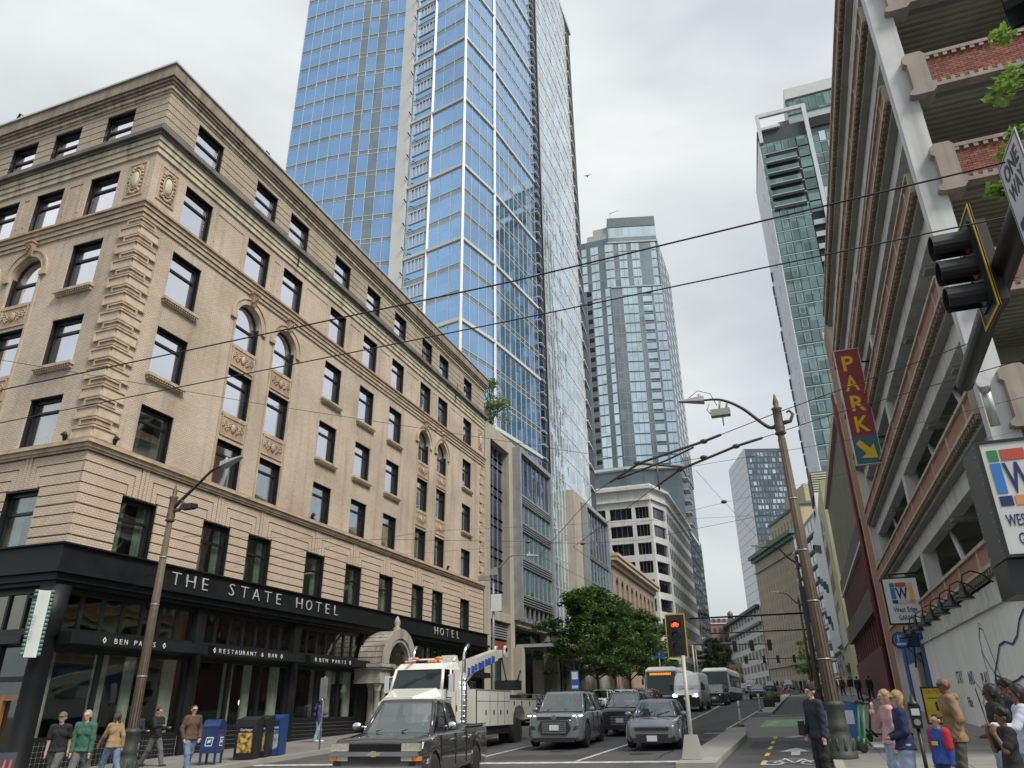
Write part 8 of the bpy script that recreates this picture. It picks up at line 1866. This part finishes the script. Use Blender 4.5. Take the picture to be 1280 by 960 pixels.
# mast arm reaching over the cross street near the camera
ma = root('signal_mast_arm', 'thick black signal mast arm reaching out overhead from the right', 'mast arm', (3.4, -2, G(3.4, -2)))
m = MB(); m.tube([(3.4, -2, G(3.4, -2)), (3.4, -2, 6.4)], .19, 16); m.tube([(3.4, -2.0, 6.2), (2.75, 6.5, 6.2), (3.06, 12.3, 6.2)], [.17, .14, .125], 16); m.build('tube', sgb, ma)
ms_ = root('overhead_signal', 'three lens overhead traffic signal with yellow edged backplate seen from the side', 'traffic signal', (2.6, 8.8, 6.3))
FSI = Fr((2.6, 8.8, 0), (0, -1)); signal_head(ms_, (2.6, 8.8, 6.33), FSI, .36, .36)
m = MB(); m.tube([(2.62, 8.8, 6.75), (2.85, 8.9, 6.5)], .04, 6); m.tube([(2.62, 8.8, 6.1), (2.85, 8.9, 6.2)], .04, 6); m.build('bracket', sgb, ms_)
m2 = root('near_overhead_signal', 'part of a second black overhead signal cut by the top right frame corner', 'traffic signal', (2.3, 4.85, 6.4))
signal_head(m2, (2.30, 4.75, 6.62), Fr((2.2, 5, 0), (-.35, -.94)), .36, .2, back=False)
ow = root('one_way_sign', 'white ONE WAY sign with black arrow hanging beside the mast arm', 'sign', (2.6, 6.9, 6))
FO = Fr((2.62, 7.27, 0), (0, -1)); oww = pm('one_way_white', (.55, .56, .58), .5, var=.05)
m = MB(); m.box(FO, 0, .66, -.01, 0, 5.62, 6.56); m.build('sign_plate', oww, ow)
m = MB()
for a0, a1, h0, h1 in ((.015, .645, 6.53, 6.545), (.015, .645, 5.635, 5.65), (.015, .03, 5.65, 6.53), (.63, .645, 5.65, 6.53)): m.box(FO, a0, a1, 0, .002, h0, h1)
m.build('border', sgb, ow)
fit(text(ow, 'lettering', 'ONE', sgb, FO, .10, .002, 6.30, .24, .002, bold=.006), .44); fit(text(ow, 'lettering', 'WAY', sgb, FO, .10, .002, 6.08, .24, .002, bold=.006), .44)
m = MB(); m.poly(FO, [(.08, 5.86), (.40, 5.86), (.40, 5.96), (.60, 5.81), (.40, 5.67), (.40, 5.77), (.08, 5.77)], .0, .002); m.build('arrow', sgb, ow)
m = MB(); m.tube([(2.66, 6.9, 6.3), (2.8, 6.9, 6.2)], .04, 6); m.build('bracket', sgb, ow)
# a grey detector tube on the garage column beside the arm tip
cy = root('steel_cylinder', 'shiny steel cylinder hanging beside the mast arm tip', 'fixture', (3.3, 12.4, 5.6)); m = MB(); m.tube([(3.28, 12.2, 6.05), (3.33, 12.4, 5.5)], .07, 12); m.tube([(3.25, 12.1, 6.1), (3.28, 12.2, 6.03)], .085, 12); m.build('tube', alum, cy)
# far mast arms and their signals
def far_arm(label, x0, x1, y, z, sig, side):
    t = root('far_mast_arm', label, 'mast arm', (x1 if side > 0 else x0, y, G(0, y))); xp = x1 if side > 0 else x0
    m = MB(); m.tube([(x0, y, z+(.0 if side > 0 else .3)), (x1, y, z)], .07, 8); m.build('arm', sgb, t); m = MB(); m.tube([(xp, y, G(xp, y)), (xp, y, z+.3)], .14, 8); m.build('pole', steel, t)
    for x in sig: s_ = root('far_signal', ('small black signal head, %s on the ' % ('leftmost', 'second from left', 'third from left', 'rightmost')[sig.index(x)])+('far left kerb arm' if side < 0 else 'farthest right kerb arm'), 'traffic signal', (x, y, z), group='small far signal heads'); m = MB(); m.box(W0, x-.28, x+.28, -y+.15, -y+.4, z-.85, z+.55); m.build('housing', sgb, s_)
far_arm('first bare mast arm reaching left from the right kerb', -7.8, 1.0, 62, 8.0, [], 1)
far_arm('second bare mast arm reaching left further on', -8.5, 1.4, 84, 8.65, [], 1)
far_arm('black signal arm from the left kerb at the far crossing', -14, -3.2, 112, 9.3, [-11.6, -8.2, -5.9, -3.6], -1)
far_arm('farthest signal arm from the right kerb', -10.5, 1.1, 162, 10.0, [-10, -6.6, -4.0, -1.0], 1)
# ---- mailbox, bins, post ----
mblue = pm('postal_blue', (.012, .035, .13), .45, var=.2, scale=4, coat=.4)
mbx = root('mailbox', 'blue street mailbox with rounded top on the left sidewalk', 'mailbox', (-17.95, 21.1, G(-17.95, 21.1)+.15), RZ(18)); ORG[mbx.name] = Vector((0, 0, 0))
f = lambda nm, mat, fn, p=mbx: vb(nm, mat, fn, p)
def mbb(m):
    A = [(-.27, z) for z in (.32, 1.05)]; prof = [(-.3, .32), (.3, .32), (.3, 1.02)]+[(.3*math.cos(t), 1.02+.27*math.sin(t)) for t in [math.pi*k/10 for k in range(1, 10)]]+[(-.3, 1.02)]
    m.prism([(-.27, y, z) for y, z in prof], [(.27, y, z) for y, z in prof])
f('body', mblue, mbb); f('hood', mblue, lambda m: m.box(W0, -.285, .285, .02, .315, 1.05, 1.10))
for x in (-.23, .23):
    for y in (-.25, .25): f('leg', mblue, lambda m, x=x, y=y: m.box(W0, x-.03, x+.03, -y-.03, -y+.03, 0, .32))
for F0 in (Fr((0, -.3, 0), (1, 0)), Fr((.27, 0, 0), (0, 1))):
    m = MB(); m.poly(F0, [(-.13, .52), (.10, .52), (.14, .78), (-.09, .78)], .0, .006); m.build('label', signw, mbx, local=True)
    m = MB(); m.poly(F0, [(-.10, .55), (.085, .55), (.115, .75), (-.07, .75)], .006, .009); m.build('emblem_field', mblue, mbx, local=True); m = MB(); m.poly(F0, [(-.06, .60), (.08, .64), (.02, .66), (.10, .71), (-.03, .70)], .009, .012); m.build('emblem_mark', signw, mbx, local=True)
def bin_(label, x, y, mat, poster, w=.62, word='RECYCLE'):
    t = root('litter_bin', label, 'litter bin', (x, y, G(x, y)+.15), RZ(16), 'litter bins by the left kerb'); ORG[t.name] = Vector((0, 0, 0)); ff = lambda nm, mm, fn: vb(nm, mm, fn, t)
    ff('body', mat, lambda m: m.prism([(-w/2, -.32, .02), (w/2, -.32, .02), (w/2, .32, .02), (-w/2, .32, .02)], [(-w/2, -.32, 1.2), (w/2, -.32, 1.2), (w/2, .32, 1.3), (-w/2, .32, 1.3)]))
    ff('hatch', trimb, lambda m: m.box(W0, -w*.36, w*.36, .31, .345, .98, 1.12)); ff('poster', poster, lambda m: m.box(W0, -w*.36, w*.36, .32, .33, .2, .80)); ff('frame', trimb, lambda m: (m.box(W0, -w*.42, -w*.37, .32, .34, .15, .85), m.box(W0, w*.37, w*.42, .32, .34, .15, .85)))
    FB_ = Fr((0, -.325, 0), (1, 0)); o = text(t, 'lettering', word, signw, FB_, -w*.3, .0, .86, .11, .003); fit(o, w*.6); return t
def poster(name, c1, c2):
    m, n, l, p = _base(name); t = _noise(n, l, 9, 5); r = n.new('ShaderNodeValToRGB'); r.color_ramp.elements[0].position = .38; r.color_ramp.elements[1].position = .62; r.color_ramp.elements[0].color = c1+(1,); r.color_ramp.elements[1].color = c2+(1,); l.new(t.outputs[0], r.inputs[0]); l.new(r.outputs[0], p.inputs['Base Color']); return m
bin_('black garbage bin with golden poster, nearest of three bins', -17.75, 22.6, trimb, poster('golden_poster', (.12, .05, .01), (.60, .42, .12)), .68, 'Garbage')
bin_('narrow black bin with dark poster, middle of three bins', -17.72, 23.35, trimb, poster('dark_poster', (.03, .03, .02), (.45, .35, .10)), .45, 'Compost')
bin_('blue recycling bin, farthest of three bins', -17.70, 24.0, pm('bin_blue', (.01, .05, .20), .45), poster('blue_poster', (.03, .10, .22), (.40, .40, .38)), .55, 'Recycle')
sp = root('sign_post', 'thin grey post with parking sign seen from behind on the left kerb', 'sign', (-17.35, 26.2, G(-17.35, 26.2)+.15)); ORG[sp.name] = Vector((0, 0, 0))
vb('post', steel, lambda m: m.tube([(0, 0, 0), (0, 0, 2.55)], .03, 6), sp); vb('plate', steel, lambda m: m.box(W0, -.16, .16, .03, .05, 1.75, 2.5), sp)
sb = root('sandwich_board', 'dark sandwich board with red writing at the bottom left corner', 'sign', (-17.6, 13.65, G(-17.6, 13.65)+.15), RZ(40)); ORG[sb.name] = Vector((0, 0, 0))
vb('board', pm('board_dark', (.03, .03, .05), .6), lambda m: m.prism([(-.35, -.25, 0), (.35, -.25, 0), (.35, -.22, 0), (-.35, -.22, 0)], [(-.35, 0, 1.0), (.35, 0, 1.0), (.35, .03, 1.0), (-.35, .03, 1.0)]), sb)
vb('red_writing', pm('board_red', (.5, .08, .05), .6), lambda m: [m.prism([(-.25+.12*k, -.105, .60+.03*(k % 2)), (-.2+.12*k, -.105, .60), (-.2+.12*k, -.095, .60), (-.25+.12*k, -.095, .6)], [(-.23+.12*k, -.04, .85), (-.2+.12*k, -.04, .85), (-.2+.12*k, -.03, .85), (-.23+.12*k, -.03, .85)]) for k in range(5)], sb)
# planters, posts, cones
def planter(label, x, y):
    t = root('planter', label, 'planter', (x, y, G(x, y)+.14), group='black planters on the island'); t.scale = (.68, .68, .62); ORG[t.name] = Vector((0, 0, 0))
    vb('tub', sgb, lambda m: m.prism([(-.52, -.52, 0), (.52, -.52, 0), (.52, .52, 0), (-.52, .52, 0)], [(-.58, -.58, .75), (.58, -.58, .75), (.58, .58, .75), (-.58, .58, .75)]), t)
    rn = random.Random(int(y)); m = MB()
    for k in range(420):
        a = rn.random()*6.28; r = rn.random()**.5*.6; c = Vector((r*math.cos(a), r*math.sin(a), .75+rn.random()*.42)); d = Vector((rn.uniform(-1, 1), rn.uniform(-1, 1), rn.uniform(0, 1))).normalized()*.13; e_ = Vector((-d.y, d.x, 0)).normalized()*.04; m.face([c-e_, c+e_, c+d])
    o = m.build('foliage', leaf_y, t, local=True); o['kind'] = 'stuff'
def leafmat(name, c1, c2):
    m, n, l, p = _base(name); MC[name] = m; t = _noise(n, l, 2.2, 3); r = n.new('ShaderNodeValToRGB'); r.color_ramp.elements[0].position = .35; r.color_ramp.elements[1].position = .68; r.color_ramp.elements[0].color = c1+(1,); r.color_ramp.elements[1].color = c2+(1,); l.new(t.outputs[0], r.inputs[0]); l.new(r.outputs[0], p.inputs['Base Color']); p.inputs['Roughness'].default_value = .55
    tr = n.new('ShaderNodeBsdfTranslucent'); l.new(r.outputs[0], tr.inputs[0]); ms = n.new('ShaderNodeMixShader'); ms.inputs[0].default_value = .35; o = n['Material Output']; l.new(p.outputs[0], ms.inputs[1]); l.new(tr.outputs[0], ms.inputs[2]); l.new(ms.outputs[0], o.inputs[0]); return m
leaf_y = leafmat('planter_leaves', (.12, .16, .03), (.30, .30, .06)); leaf_g = leafmat('dark_leaves', (.028, .07, .015), (.10, .185, .035)); leaf_b = leafmat('bright_leaves', (.16, .28, .05), (.30, .44, .10))
planter('black planter with yellow green grasses, nearer of two on the island', -2.5, 59.5); planter('black planter with yellow green grasses, farther of two on the island', -2.4, 70)
for i, (x, y) in enumerate(((-2.75, 35.4), (-2.72, 51.2))):
    t = root('delineator_post', 'short white plastic post on the island, %s of two' % ('nearer' if i == 0 else 'farther'), 'bollard', (x, y, G(x, y)+.14), group='white posts on the island'); ORG[t.name] = Vector((0, 0, 0))
    vb('post', signw, lambda m: m.lathe((0, 0, 0), [(.05, 0), (.045, .9), (.05, .95), (.03, 1.0)], 10), t); vb('base', sgb, lambda m: m.lathe((0, 0, 0), [(.16, 0), (.14, .05), (.06, .08)], 12), t); vb('band', steel, lambda m: m.lathe((0, 0, .7), [(.052, 0), (.052, .1)], 10), t)
conem = pm('cone_orange', (.75, .14, .03), .6)
for i, (x, y) in enumerate(((-2.9, 122), (-2.2, 124.5), (1.35, 47))):
    t = root('traffic_cone', ('orange traffic cone on the lane end by the far crowd, left one', 'orange traffic cone on the lane end by the far crowd, right one', 'orange cone standing on the sidewalk behind the lamp post')[i], 'traffic cone', (x, y, G(x, y)+(.15 if x > 0 else 0))); ORG[t.name] = Vector((0, 0, 0))
    vb('cone', conem, lambda m: (m.lathe((0, 0, 0), [(.2, .03), (.03, .95)], 12), m.box(W0, -.25, .25, -.25, .25, 0, .03)), t); vb('white_band', signw, lambda m: m.lathe((0, 0, 0), [(.125, .45), (.095, .62)], 12), t)
# meter, caution board, scooters
pmr = root('parking_meter', 'grey and black parking meter on a slim post between the woman and the boy', 'parking meter', (1.62, 14.5, G(1.62, 14.5)+.15)); ORG[pmr.name] = Vector((0, 0, 0))
vb('post', sgb, lambda m: m.tube([(0, 0, 0), (0, 0, 1.05)], .03, 8), pmr); vb('head', sgb, lambda m: m.prism([(-.07, -.06, 1.05), (.07, -.06, 1.05), (.07, .06, 1.05), (-.07, .06, 1.05)], [(-.09, -.08, 1.38), (.09, -.08, 1.38), (.09, .08, 1.38), (-.09, .08, 1.38)]), pmr); vb('cap', sgb, lambda m: m.lathe((0, 0, 1.38), [(.09, 0), (.08, .05), (.04, .08), (.025, .16)], 10), pmr)
vb('display', pm('meter_display', (.5, .52, .52), .4), lambda m: m.box(W0, -.06, .06, .07, .085, 1.24, 1.34), pmr); vb('dial', steel, lambda m: m.lathe((0, -.085, 1.14), [(.05, 0), (.05, .02)], 12, 'y'), pmr)
cb = root('caution_board', 'yellow caution sign board standing on the sidewalk behind the bald man', 'sign', (4.55, 33.6, G(4.55, 33.6)+.15), RZ(-6)); ORG[cb.name] = Vector((0, 0, 0))
vb('board', pm('caution_yellow', (.62, .50, .03), .5), lambda m: m.box(W0, -.38, .38, 0, .02, .06, 1.24), cb); vb('frame', sgb, lambda m: (m.box(W0, -.44, -.38, -.02, .04, 0, 1.3), m.box(W0, .38, .44, -.02, .04, 0, 1.3), m.box(W0, -.38, .38, -.02, .04, 1.24, 1.3), m.box(W0, -.38, .38, -.02, .04, 0, .06)), cb)
FCb = Fr((0, -.02, 0), (1, 0)); fit(text(cb, 'lettering', 'CAUTION', pm('caution_red', (.5, .05, .03), .5), FCb, -.30, .003, 1.05, .18, .003), .6); vb('pictogram', sgb, lambda m: (m.blob((0, -.03, .72), .05, .01, .05), m.box(FCb, -.04, .04, 0, .004, .45, .66), m.box(FCb, -.25, .25, 0, .004, .88, .91), m.box(FCb, -.14, .14, 0, .004, .2, .26)), cb)
lime = pm('lime_green', (.07, .27, .07), .4, coat=.5); scw = pm('scooter_white', (.55, .56, .56), .4); bluep = pm('panel_blue', (.02, .09, .26), .5)
def scooter(label, x, y, rz, c1, c2):
    t = root('kick_scooter', label, 'scooter', (x, y, G(x, y)+.15), rz, 'rental scooters by the lamp post'); ORG[t.name] = Vector((0, 0, 0)); ff = lambda nm, mm, fn: vb(nm, mm, fn, t)
    ff('deck', c2, lambda m: m.prism([(-.09, .05, .13), (.09, .05, .13), (.09, .85, .10), (-.09, .85, .10)], [(-.08, .1, .19), (.08, .1, .19), (.08, .85, .16), (-.08, .85, .16)])); ff('stem', c1, lambda m: m.tube([(0, .05, .15), (0, -.12, .35), (0, .02, 1.1)], [.036, .036, .028], 10)); ff('handlebar', sgb, lambda m: (m.tube([(-.26, .0, 1.12), (.26, .0, 1.12)], .018, 8), m.blob((0, -.02, 1.15), .06, .05, .04)))
    for yy in (-.2, .95): ff('wheel', rubber, lambda m, yy=yy: m.lathe((-.03, yy, .12), [(.07, 0), (.12, .01), (.12, .05), (.07, .06)], 16, 'x'))
    ff('fender', sgb, lambda m: m.tube([(0, .8, .2), (0, .95, .27), (0, 1.08, .2)], .03, 6)); ff('fork', c1, lambda m: m.tube([(0, -.12, .35), (0, -.2, .14)], .03, 6))
scooter('white scooter with bright green stem, front one by the lamp post', 1.32, 22.2, RZ(-55), lime, scw); scooter('scooter with green stem just behind the front one', 1.25, 22.9, RZ(-62), lime, scw); scooter('dark scooter with orange deck further back', 1.7, 25.4, RZ(-70), sgb, conem); scooter('dark scooter farthest back by the blue panel', 1.6, 26.4, RZ(-70), sgb, sgb)
bp = root('parking_board', 'slanted blue parking panel standing behind the scooters', 'sign', (1.05, 24.3, G(1.05, 24.3)+.15)); ORG[bp.name] = Vector((0, 0, 0))
vb('panel', bluep, lambda m: m.prism([(-.2, -.02, .1), (.32, -.02, .1), (.32, .02, .1), (-.2, .02, .1)], [(-.3, -.02, 1.18), (.26, -.02, 1.10), (.26, .02, 1.10), (-.3, .02, 1.18)]), bp); vb('post', bluep, lambda m: m.box(W0, .20, .30, -.03, .03, 0, 1.1), bp); vb('plate', pm('plate_pale', (.45, .50, .55), .5), lambda m: m.box(W0, -.2, .12, .021, .03, .55, .9), bp)
# small signs further off
for i, (x, y, z) in enumerate(((-15.4, 55, 3.7), (-15.1, 90, 7.0))):
    t = root('blue_street_sign', ('small blue bus stop sign under the street trees', 'two small blue round signs on a pole above the bus')[i], 'sign', (x, y, G(x, y)+.15)); m = MB(); m.tube([(x, y, G(x, y)+.15), (x, y, z+.4)], .05, 6); m.build('post', steel, t); m = MB(); m.box(W0, x-.3, x+.3, -y+.05, -y+.08, z-.9, z+.4) if i == 0 else (m.lathe((x-.4, y-.08, z), [(.36, 0), (.36, .03)], 14, 'y'), m.lathe((x+.4, y-.08, z), [(.36, 0), (.36, .03)], 14, 'y')); m.build('blue_plate', pm('sign_plate_blue', (.03, .12, .45), .5), t)
    if i == 0: m = MB(); m.box(W0, x-.22, x+.22, -y+.081, -y+.09, z-.2, z+.3); m.box(W0, x-.22, x+.22, -y+.081, -y+.09, z-.8, z-.6); m.build('white_field', signw, t)
# ---- overhead trolley wires ----
wirem = pm('wire', (.02, .02, .02), .6); brassm = pm('wire_gear', (.10, .09, .08), .6, .3)
def wire(label, pts, r=.012, sag=.0):
    P = [Vector(p) for p in pts]; out_ = []
    for a, b in zip(P, P[1:]):
        for k in range(8): u = k/8; q = a.lerp(b, u); q.z -= sag*4*u*(1-u); out_.append(q)
    out_.append(P[-1]); m = MB(); m.tube(out_, r*.62, 5); o = m.build('overhead_wire', wirem); tag(o, label, 'wire', 'overhead trolley wires'); return o
def ray_pts(pts, z):    # wires hang at a known height: where they cross it
    R_ = []
    for x, y in pts:
        d = rt2*((x-640)/F_PX)-up2*((y-480)/F_PX)+fw; k = (z-EYE)/d.z; R_.append((d.x*k, d.y*k, z))
    return R_
wire('upper black wire crossing from the hotel wall to the garage sign side', [(-16, 7.5, 6.5), (-2.65, 7.36, 6.5), (7, 6.8, 6.5)], .017)
wire('lower black wire parallel to the upper crossing wire', [(-17, 8.6, 6.5), (-3, 8.3, 6.5), (7.5, 7.9, 6.5)], .015)
WA = [(-8.6, 26.5, 6.9), (-4.4, 18.6, 6.9), (-2.85, 16.6, 6.9), (-1.25, 15.6, 6.9), (.3, 14.4, 6.9), (5, 11.2, 6.9)]
WB_ = [(-7.0, 25.5, 6.9), (-2.05, 17.5, 6.9), (-.62, 16.2, 6.9), (.33, 15.6, 6.9), (1.35, 14.9, 6.9), (5.4, 12.8, 6.9)]
wire('left trolley wire curving from the street into the cross street', WA, .014); wire('right trolley wire curving beside the left one', WB_, .014)
wire('thin span wire from upper left to the wire junction', [(-12, 6.9, 7.0), (-8.8, 10.4, 6.95), (-5.4, 13.9, 6.93), (-2.85, 16.6, 6.93)], .008); wire('thin span wire from the junction to the garage', [(-2.05, 17.5, 6.93), (1.75, 16.8, 6.93), (5.5, 15.6, 7.1)], .008)
wire('short link wire between the two trolley wires', [(-3.4, 17.3, 6.95), (-1.4, 16.9, 6.95)], .012)
wire('guy wire running down right from the junction', [(-1.7, 17.8, 6.93), (-1.35, 21.2, 6.93), (.5, 40, 7.4)], .007)
wire('cross span wire holding the trolley wires over the lanes', [(-20, 20.5, 7.4), (-8.3, 24.3, 6.97), (-6.6, 25.3, 6.95), (-4.6, 25.6, 6.97), (.5, 24.5, 7.3)], .010)
wire('faint lower span wire over the hotel letters', [(-22, 21, 6.2), (-12, 24, 7.6), (.5, 30, 8.4)], .008); wire('far left trolley wire over the lanes', [(-8.6, 26.5, 6.9), (-9.6, 60, 7.9), (-9.6, 140, 10.2)], .012); wire('far right trolley wire over the lanes', [(-7.0, 25.5, 6.9), (-8.6, 60, 7.9), (-8.6, 140, 10.2)], .012)
wire('long feeder wire towards the right crossing over the garage front', [(-9.5, 28, 7.5), (0, 22, 7.3), (5.4, 18.4, 7.2)], .007); wire('wire sagging low in front of the storefront', [(-22.1, 20, 5.6), (-17.8, 21.5, 6.4), (-8, 28, 7.6)], .007)
gm = root('trolley_switch', 'dark trolley wire switch gear at the wire junction', 'wire fitting', (-2.4, 17, 6.9))
def gear(nm, P, r=.028): m = MB(); m.tube(P, r, 6); m.build(nm, brassm, gm)
lerp3 = lambda a, b, u: tuple(Vector(a).lerp(Vector(b), u))
gear('left_runner', [lerp3(WA[1], WA[2], .35), WA[2], WA[3], lerp3(WA[3], WA[4], .25)], .03); gear('right_runner', [lerp3(WB_[0], WB_[1], .85), WB_[1], WB_[2], lerp3(WB_[2], WB_[3], .6)], .03); gear('second_runner', [(-3.6, 17.6, 6.86), (-2.2, 16.5, 6.86), (-1.5, 15.8, 6.86)], .022)
gear('cross_bar', [(-3.0, 16.7, 6.95), (-1.9, 17.5, 6.95)], .03); gear('hanger', [(-2.5, 16.9, 6.95), (-2.5, 16.95, 6.3)], .02)
for p in (WA[2], WB_[1], WA[3], WB_[2], (-8.3, 24.3, 6.95), (-6.6, 25.3, 6.95), (-1.35, 21.2, 6.93), (-1.4, 16.9, 6.95)): m = MB(); m.blob(p, .09, .09, .05); m.build('insulator', brassm, gm)
# ---------------- trees ----------------
bark = pm('bark', (.06, .05, .04), .9, var=.3, scale=4, bump=.5)
def leaf_cloud(name, mat, centres, per, size, flat=.35, seed=0, droop=.35):
    r_ = np.random.RandomState(seed); C = np.array([c[:3] for c in centres]); R_ = np.array([c[3] for c in centres]); n = len(C)*per
    ci = np.repeat(np.arange(len(C)), per); d = r_.normal(size=(n, 3)); d /= np.linalg.norm(d, axis=1)[:, None]; rad = r_.rand(n)**.45
    off = d*rad[:, None]*R_[ci][:, None]; off[:, 2] *= flat; off[:, 2] -= droop*(np.hypot(off[:, 0], off[:, 1])**2)/(R_[ci]+.1)*.5
    P = C[ci]+off; a = r_.rand(n)*6.283; tl = r_.normal(scale=.45, size=(n, 2)); u = np.stack([np.cos(a), np.sin(a), tl[:, 0]], 1); v = np.stack([-np.sin(a), np.cos(a), tl[:, 1]], 1)
    s = size*(.6+.8*r_.rand(n))[:, None]; V = np.stack([P-u*s*.5, P+v*s*.32, P+u*s*.6, P-v*s*.32], 1).reshape(-1, 3)
    me = bpy.data.meshes.new(name); me.vertices.add(4*n); me.vertices.foreach_set('co', V.ravel()); me.loops.add(4*n); me.loops.foreach_set('vertex_index', np.arange(4*n)); me.polygons.add(n); me.polygons.foreach_set('loop_start', np.arange(0, 4*n, 4)); me.polygons.foreach_set('loop_total', np.full(n, 4)); me.materials.append(mat); me.update(); me.validate(); return me
def tree_meshes(seed, Ht, R0, z0, n=46, per=90, size=.26, mat=None, flat=.38):
    r_ = random.Random(seed); cs = []; tr = MB(); tr.tube([(0, 0, -.2), (.05, .03, z0*.6), (.0, .1, z0), (.1, 0, Ht*.7)], [.17, .13, .11, .04], 8)
    for k in range(n):
        a = r_.random()*6.283; u = r_.random()**.7; z = z0+(Ht-z0)*r_.random(); w = R0*math.sin(math.pi*min(1, max(.12, (z-z0)/(Ht-z0)*.72+.22)))**.8; x, y = w*u*math.cos(a), w*u*math.sin(a); cs.append((x, y, z, .75+.55*r_.random()))
        if k % 2 == 0: b = Vector((0, .05, max(z0*.75, z-1.6))); e_ = Vector((x, y, z)); tr.tube([b, b.lerp(e_, .5)+Vector((0, 0, .25)), e_], [.06, .04, .015], 5)
    return tr.mesh('trunk', bark), leaf_cloud('crown', mat or leaf_g, cs, per, size, flat, seed)
TM_ = [tree_meshes(s, 10.6, 4.3, 3.2, 60, 140, .29) for s in (1, 2)]
def tree(label, x, y, k, sc, rz, group, nm='street_tree', z=None, ms=None):
    t = root(nm, label, 'tree', (x, y, G(x, y)+.1 if z is None else z), rz, group); t.scale = (sc, sc, sc); ORG[t.name] = Vector((0, 0, 0))
    for n_, me in zip(('trunk', 'crown'), ms or TM_[k]): o = bpy.data.objects.new(n_, me); COL.objects.link(o); o.parent = t
    return t
for i, (x, y, k, sc, rz, lb) in enumerate(((-17.5, 63.5, 0, .90, 0, 'nearest'), (-17.7, 71, 1, 1.0, 1.2, 'second'), (-17.8, 79, 0, .98, 2.4, 'third'), (-18, 87, 1, .95, 3.3, 'fourth'), (-18, 96, 0, .95, 4.4, 'fifth'), (-18, 105, 1, .9, 5.5, 'farthest'))):
    tree('dark green street tree along the left kerb, %s of the row' % lb, x, y, k, sc, rz, 'street trees along the left kerb')
rt_ = tree_meshes(5, 5.6, 1.9, 1.4, 26, 75, .22, leafmat('roof_tree_leaves', (.10, .16, .04), (.26, .30, .09)), .5)
tree('small light green tree growing on the podium roof', -23.9, 59.6, 0, 1, 0, None, 'roof_tree', 24.7, rt_)
ft = tree_meshes(8, 8, 3.2, 2.4, 24, 50, .45, leaf_b, .5); tree('bright green young tree by the far crossing on the right', 1.6, 150, 0, 1.05, 0, None, 'young_tree', None, ft)
tree('small dark tree past the buses on the far left sidewalk', -17.2, 166, 0, .95, 0, None, 'far_tree'); tree('second small dark tree past the buses', -17.0, 176, 1, .95, 1, None, 'far_tree')
# branch tips of a tree just outside the frame, upper right
nt_ = root('overhanging_tree', 'bright green leafy branch tips reaching in at the right frame edge', 'tree', (6.6, 10.0, G(6.6, 10)+.15))
m = MB(); m.tube([(6.6, 10, G(6.6, 10)), (6.5, 10, 4), (6.3, 10.1, 7.5), (6.0, 10.2, 11)], [.16, .14, .1, .04], 10)
tips = [(21.75, 112, .30), (20.9, 190, .26), (19.5, 235, .22), (22.6, 40, .2)]
cs = []
for az_, tn, r_ in ((21.65, .747, .34), (22.3, .77, .3), (20.7, .655, .24), (21.6, .68, .2), (19.35, .612, .2), (19.9, .60, .16), (23.0, .84, .26)):
    D_ = 10.8; a = math.radians(az_); c = (D_*math.sin(a), D_*math.cos(a), EYE+D_*tn); cs.append(c+(r_*.72,)); m.tube([(6.3, 10.1, c[2]-.4), (5.2, 10.1, c[2]-.05), c], [.03, .02, .008], 5)
m.build('trunk', bark, nt_); me = leaf_cloud('foliage', leaf_b, cs, 55, .10, .8, 3, .1); o = bpy.data.objects.new('foliage', me); COL.objects.link(o); o.parent = nt_; o.location = -ORG[nt_.name]
_b = ray_pts([(734, 220)], 45)[0]; bd = root('bird', 'tiny dark bird flying in the grey sky between the towers', 'bird', _b)
m = MB(); V_ = Vector(_b); m.blob(_b, .06, .18, .05); [m.prism([V_+Vector((0, -.05, 0)), V_+Vector((0, .08, 0)), V_+Vector((q*.35, .02, .12))], [V_+Vector((0, -.05, .02)), V_+Vector((0, .08, .02)), V_+Vector((q*.35, .02, .14))]) for q in (-1, 1)]; m.build('body', trimb, bd)
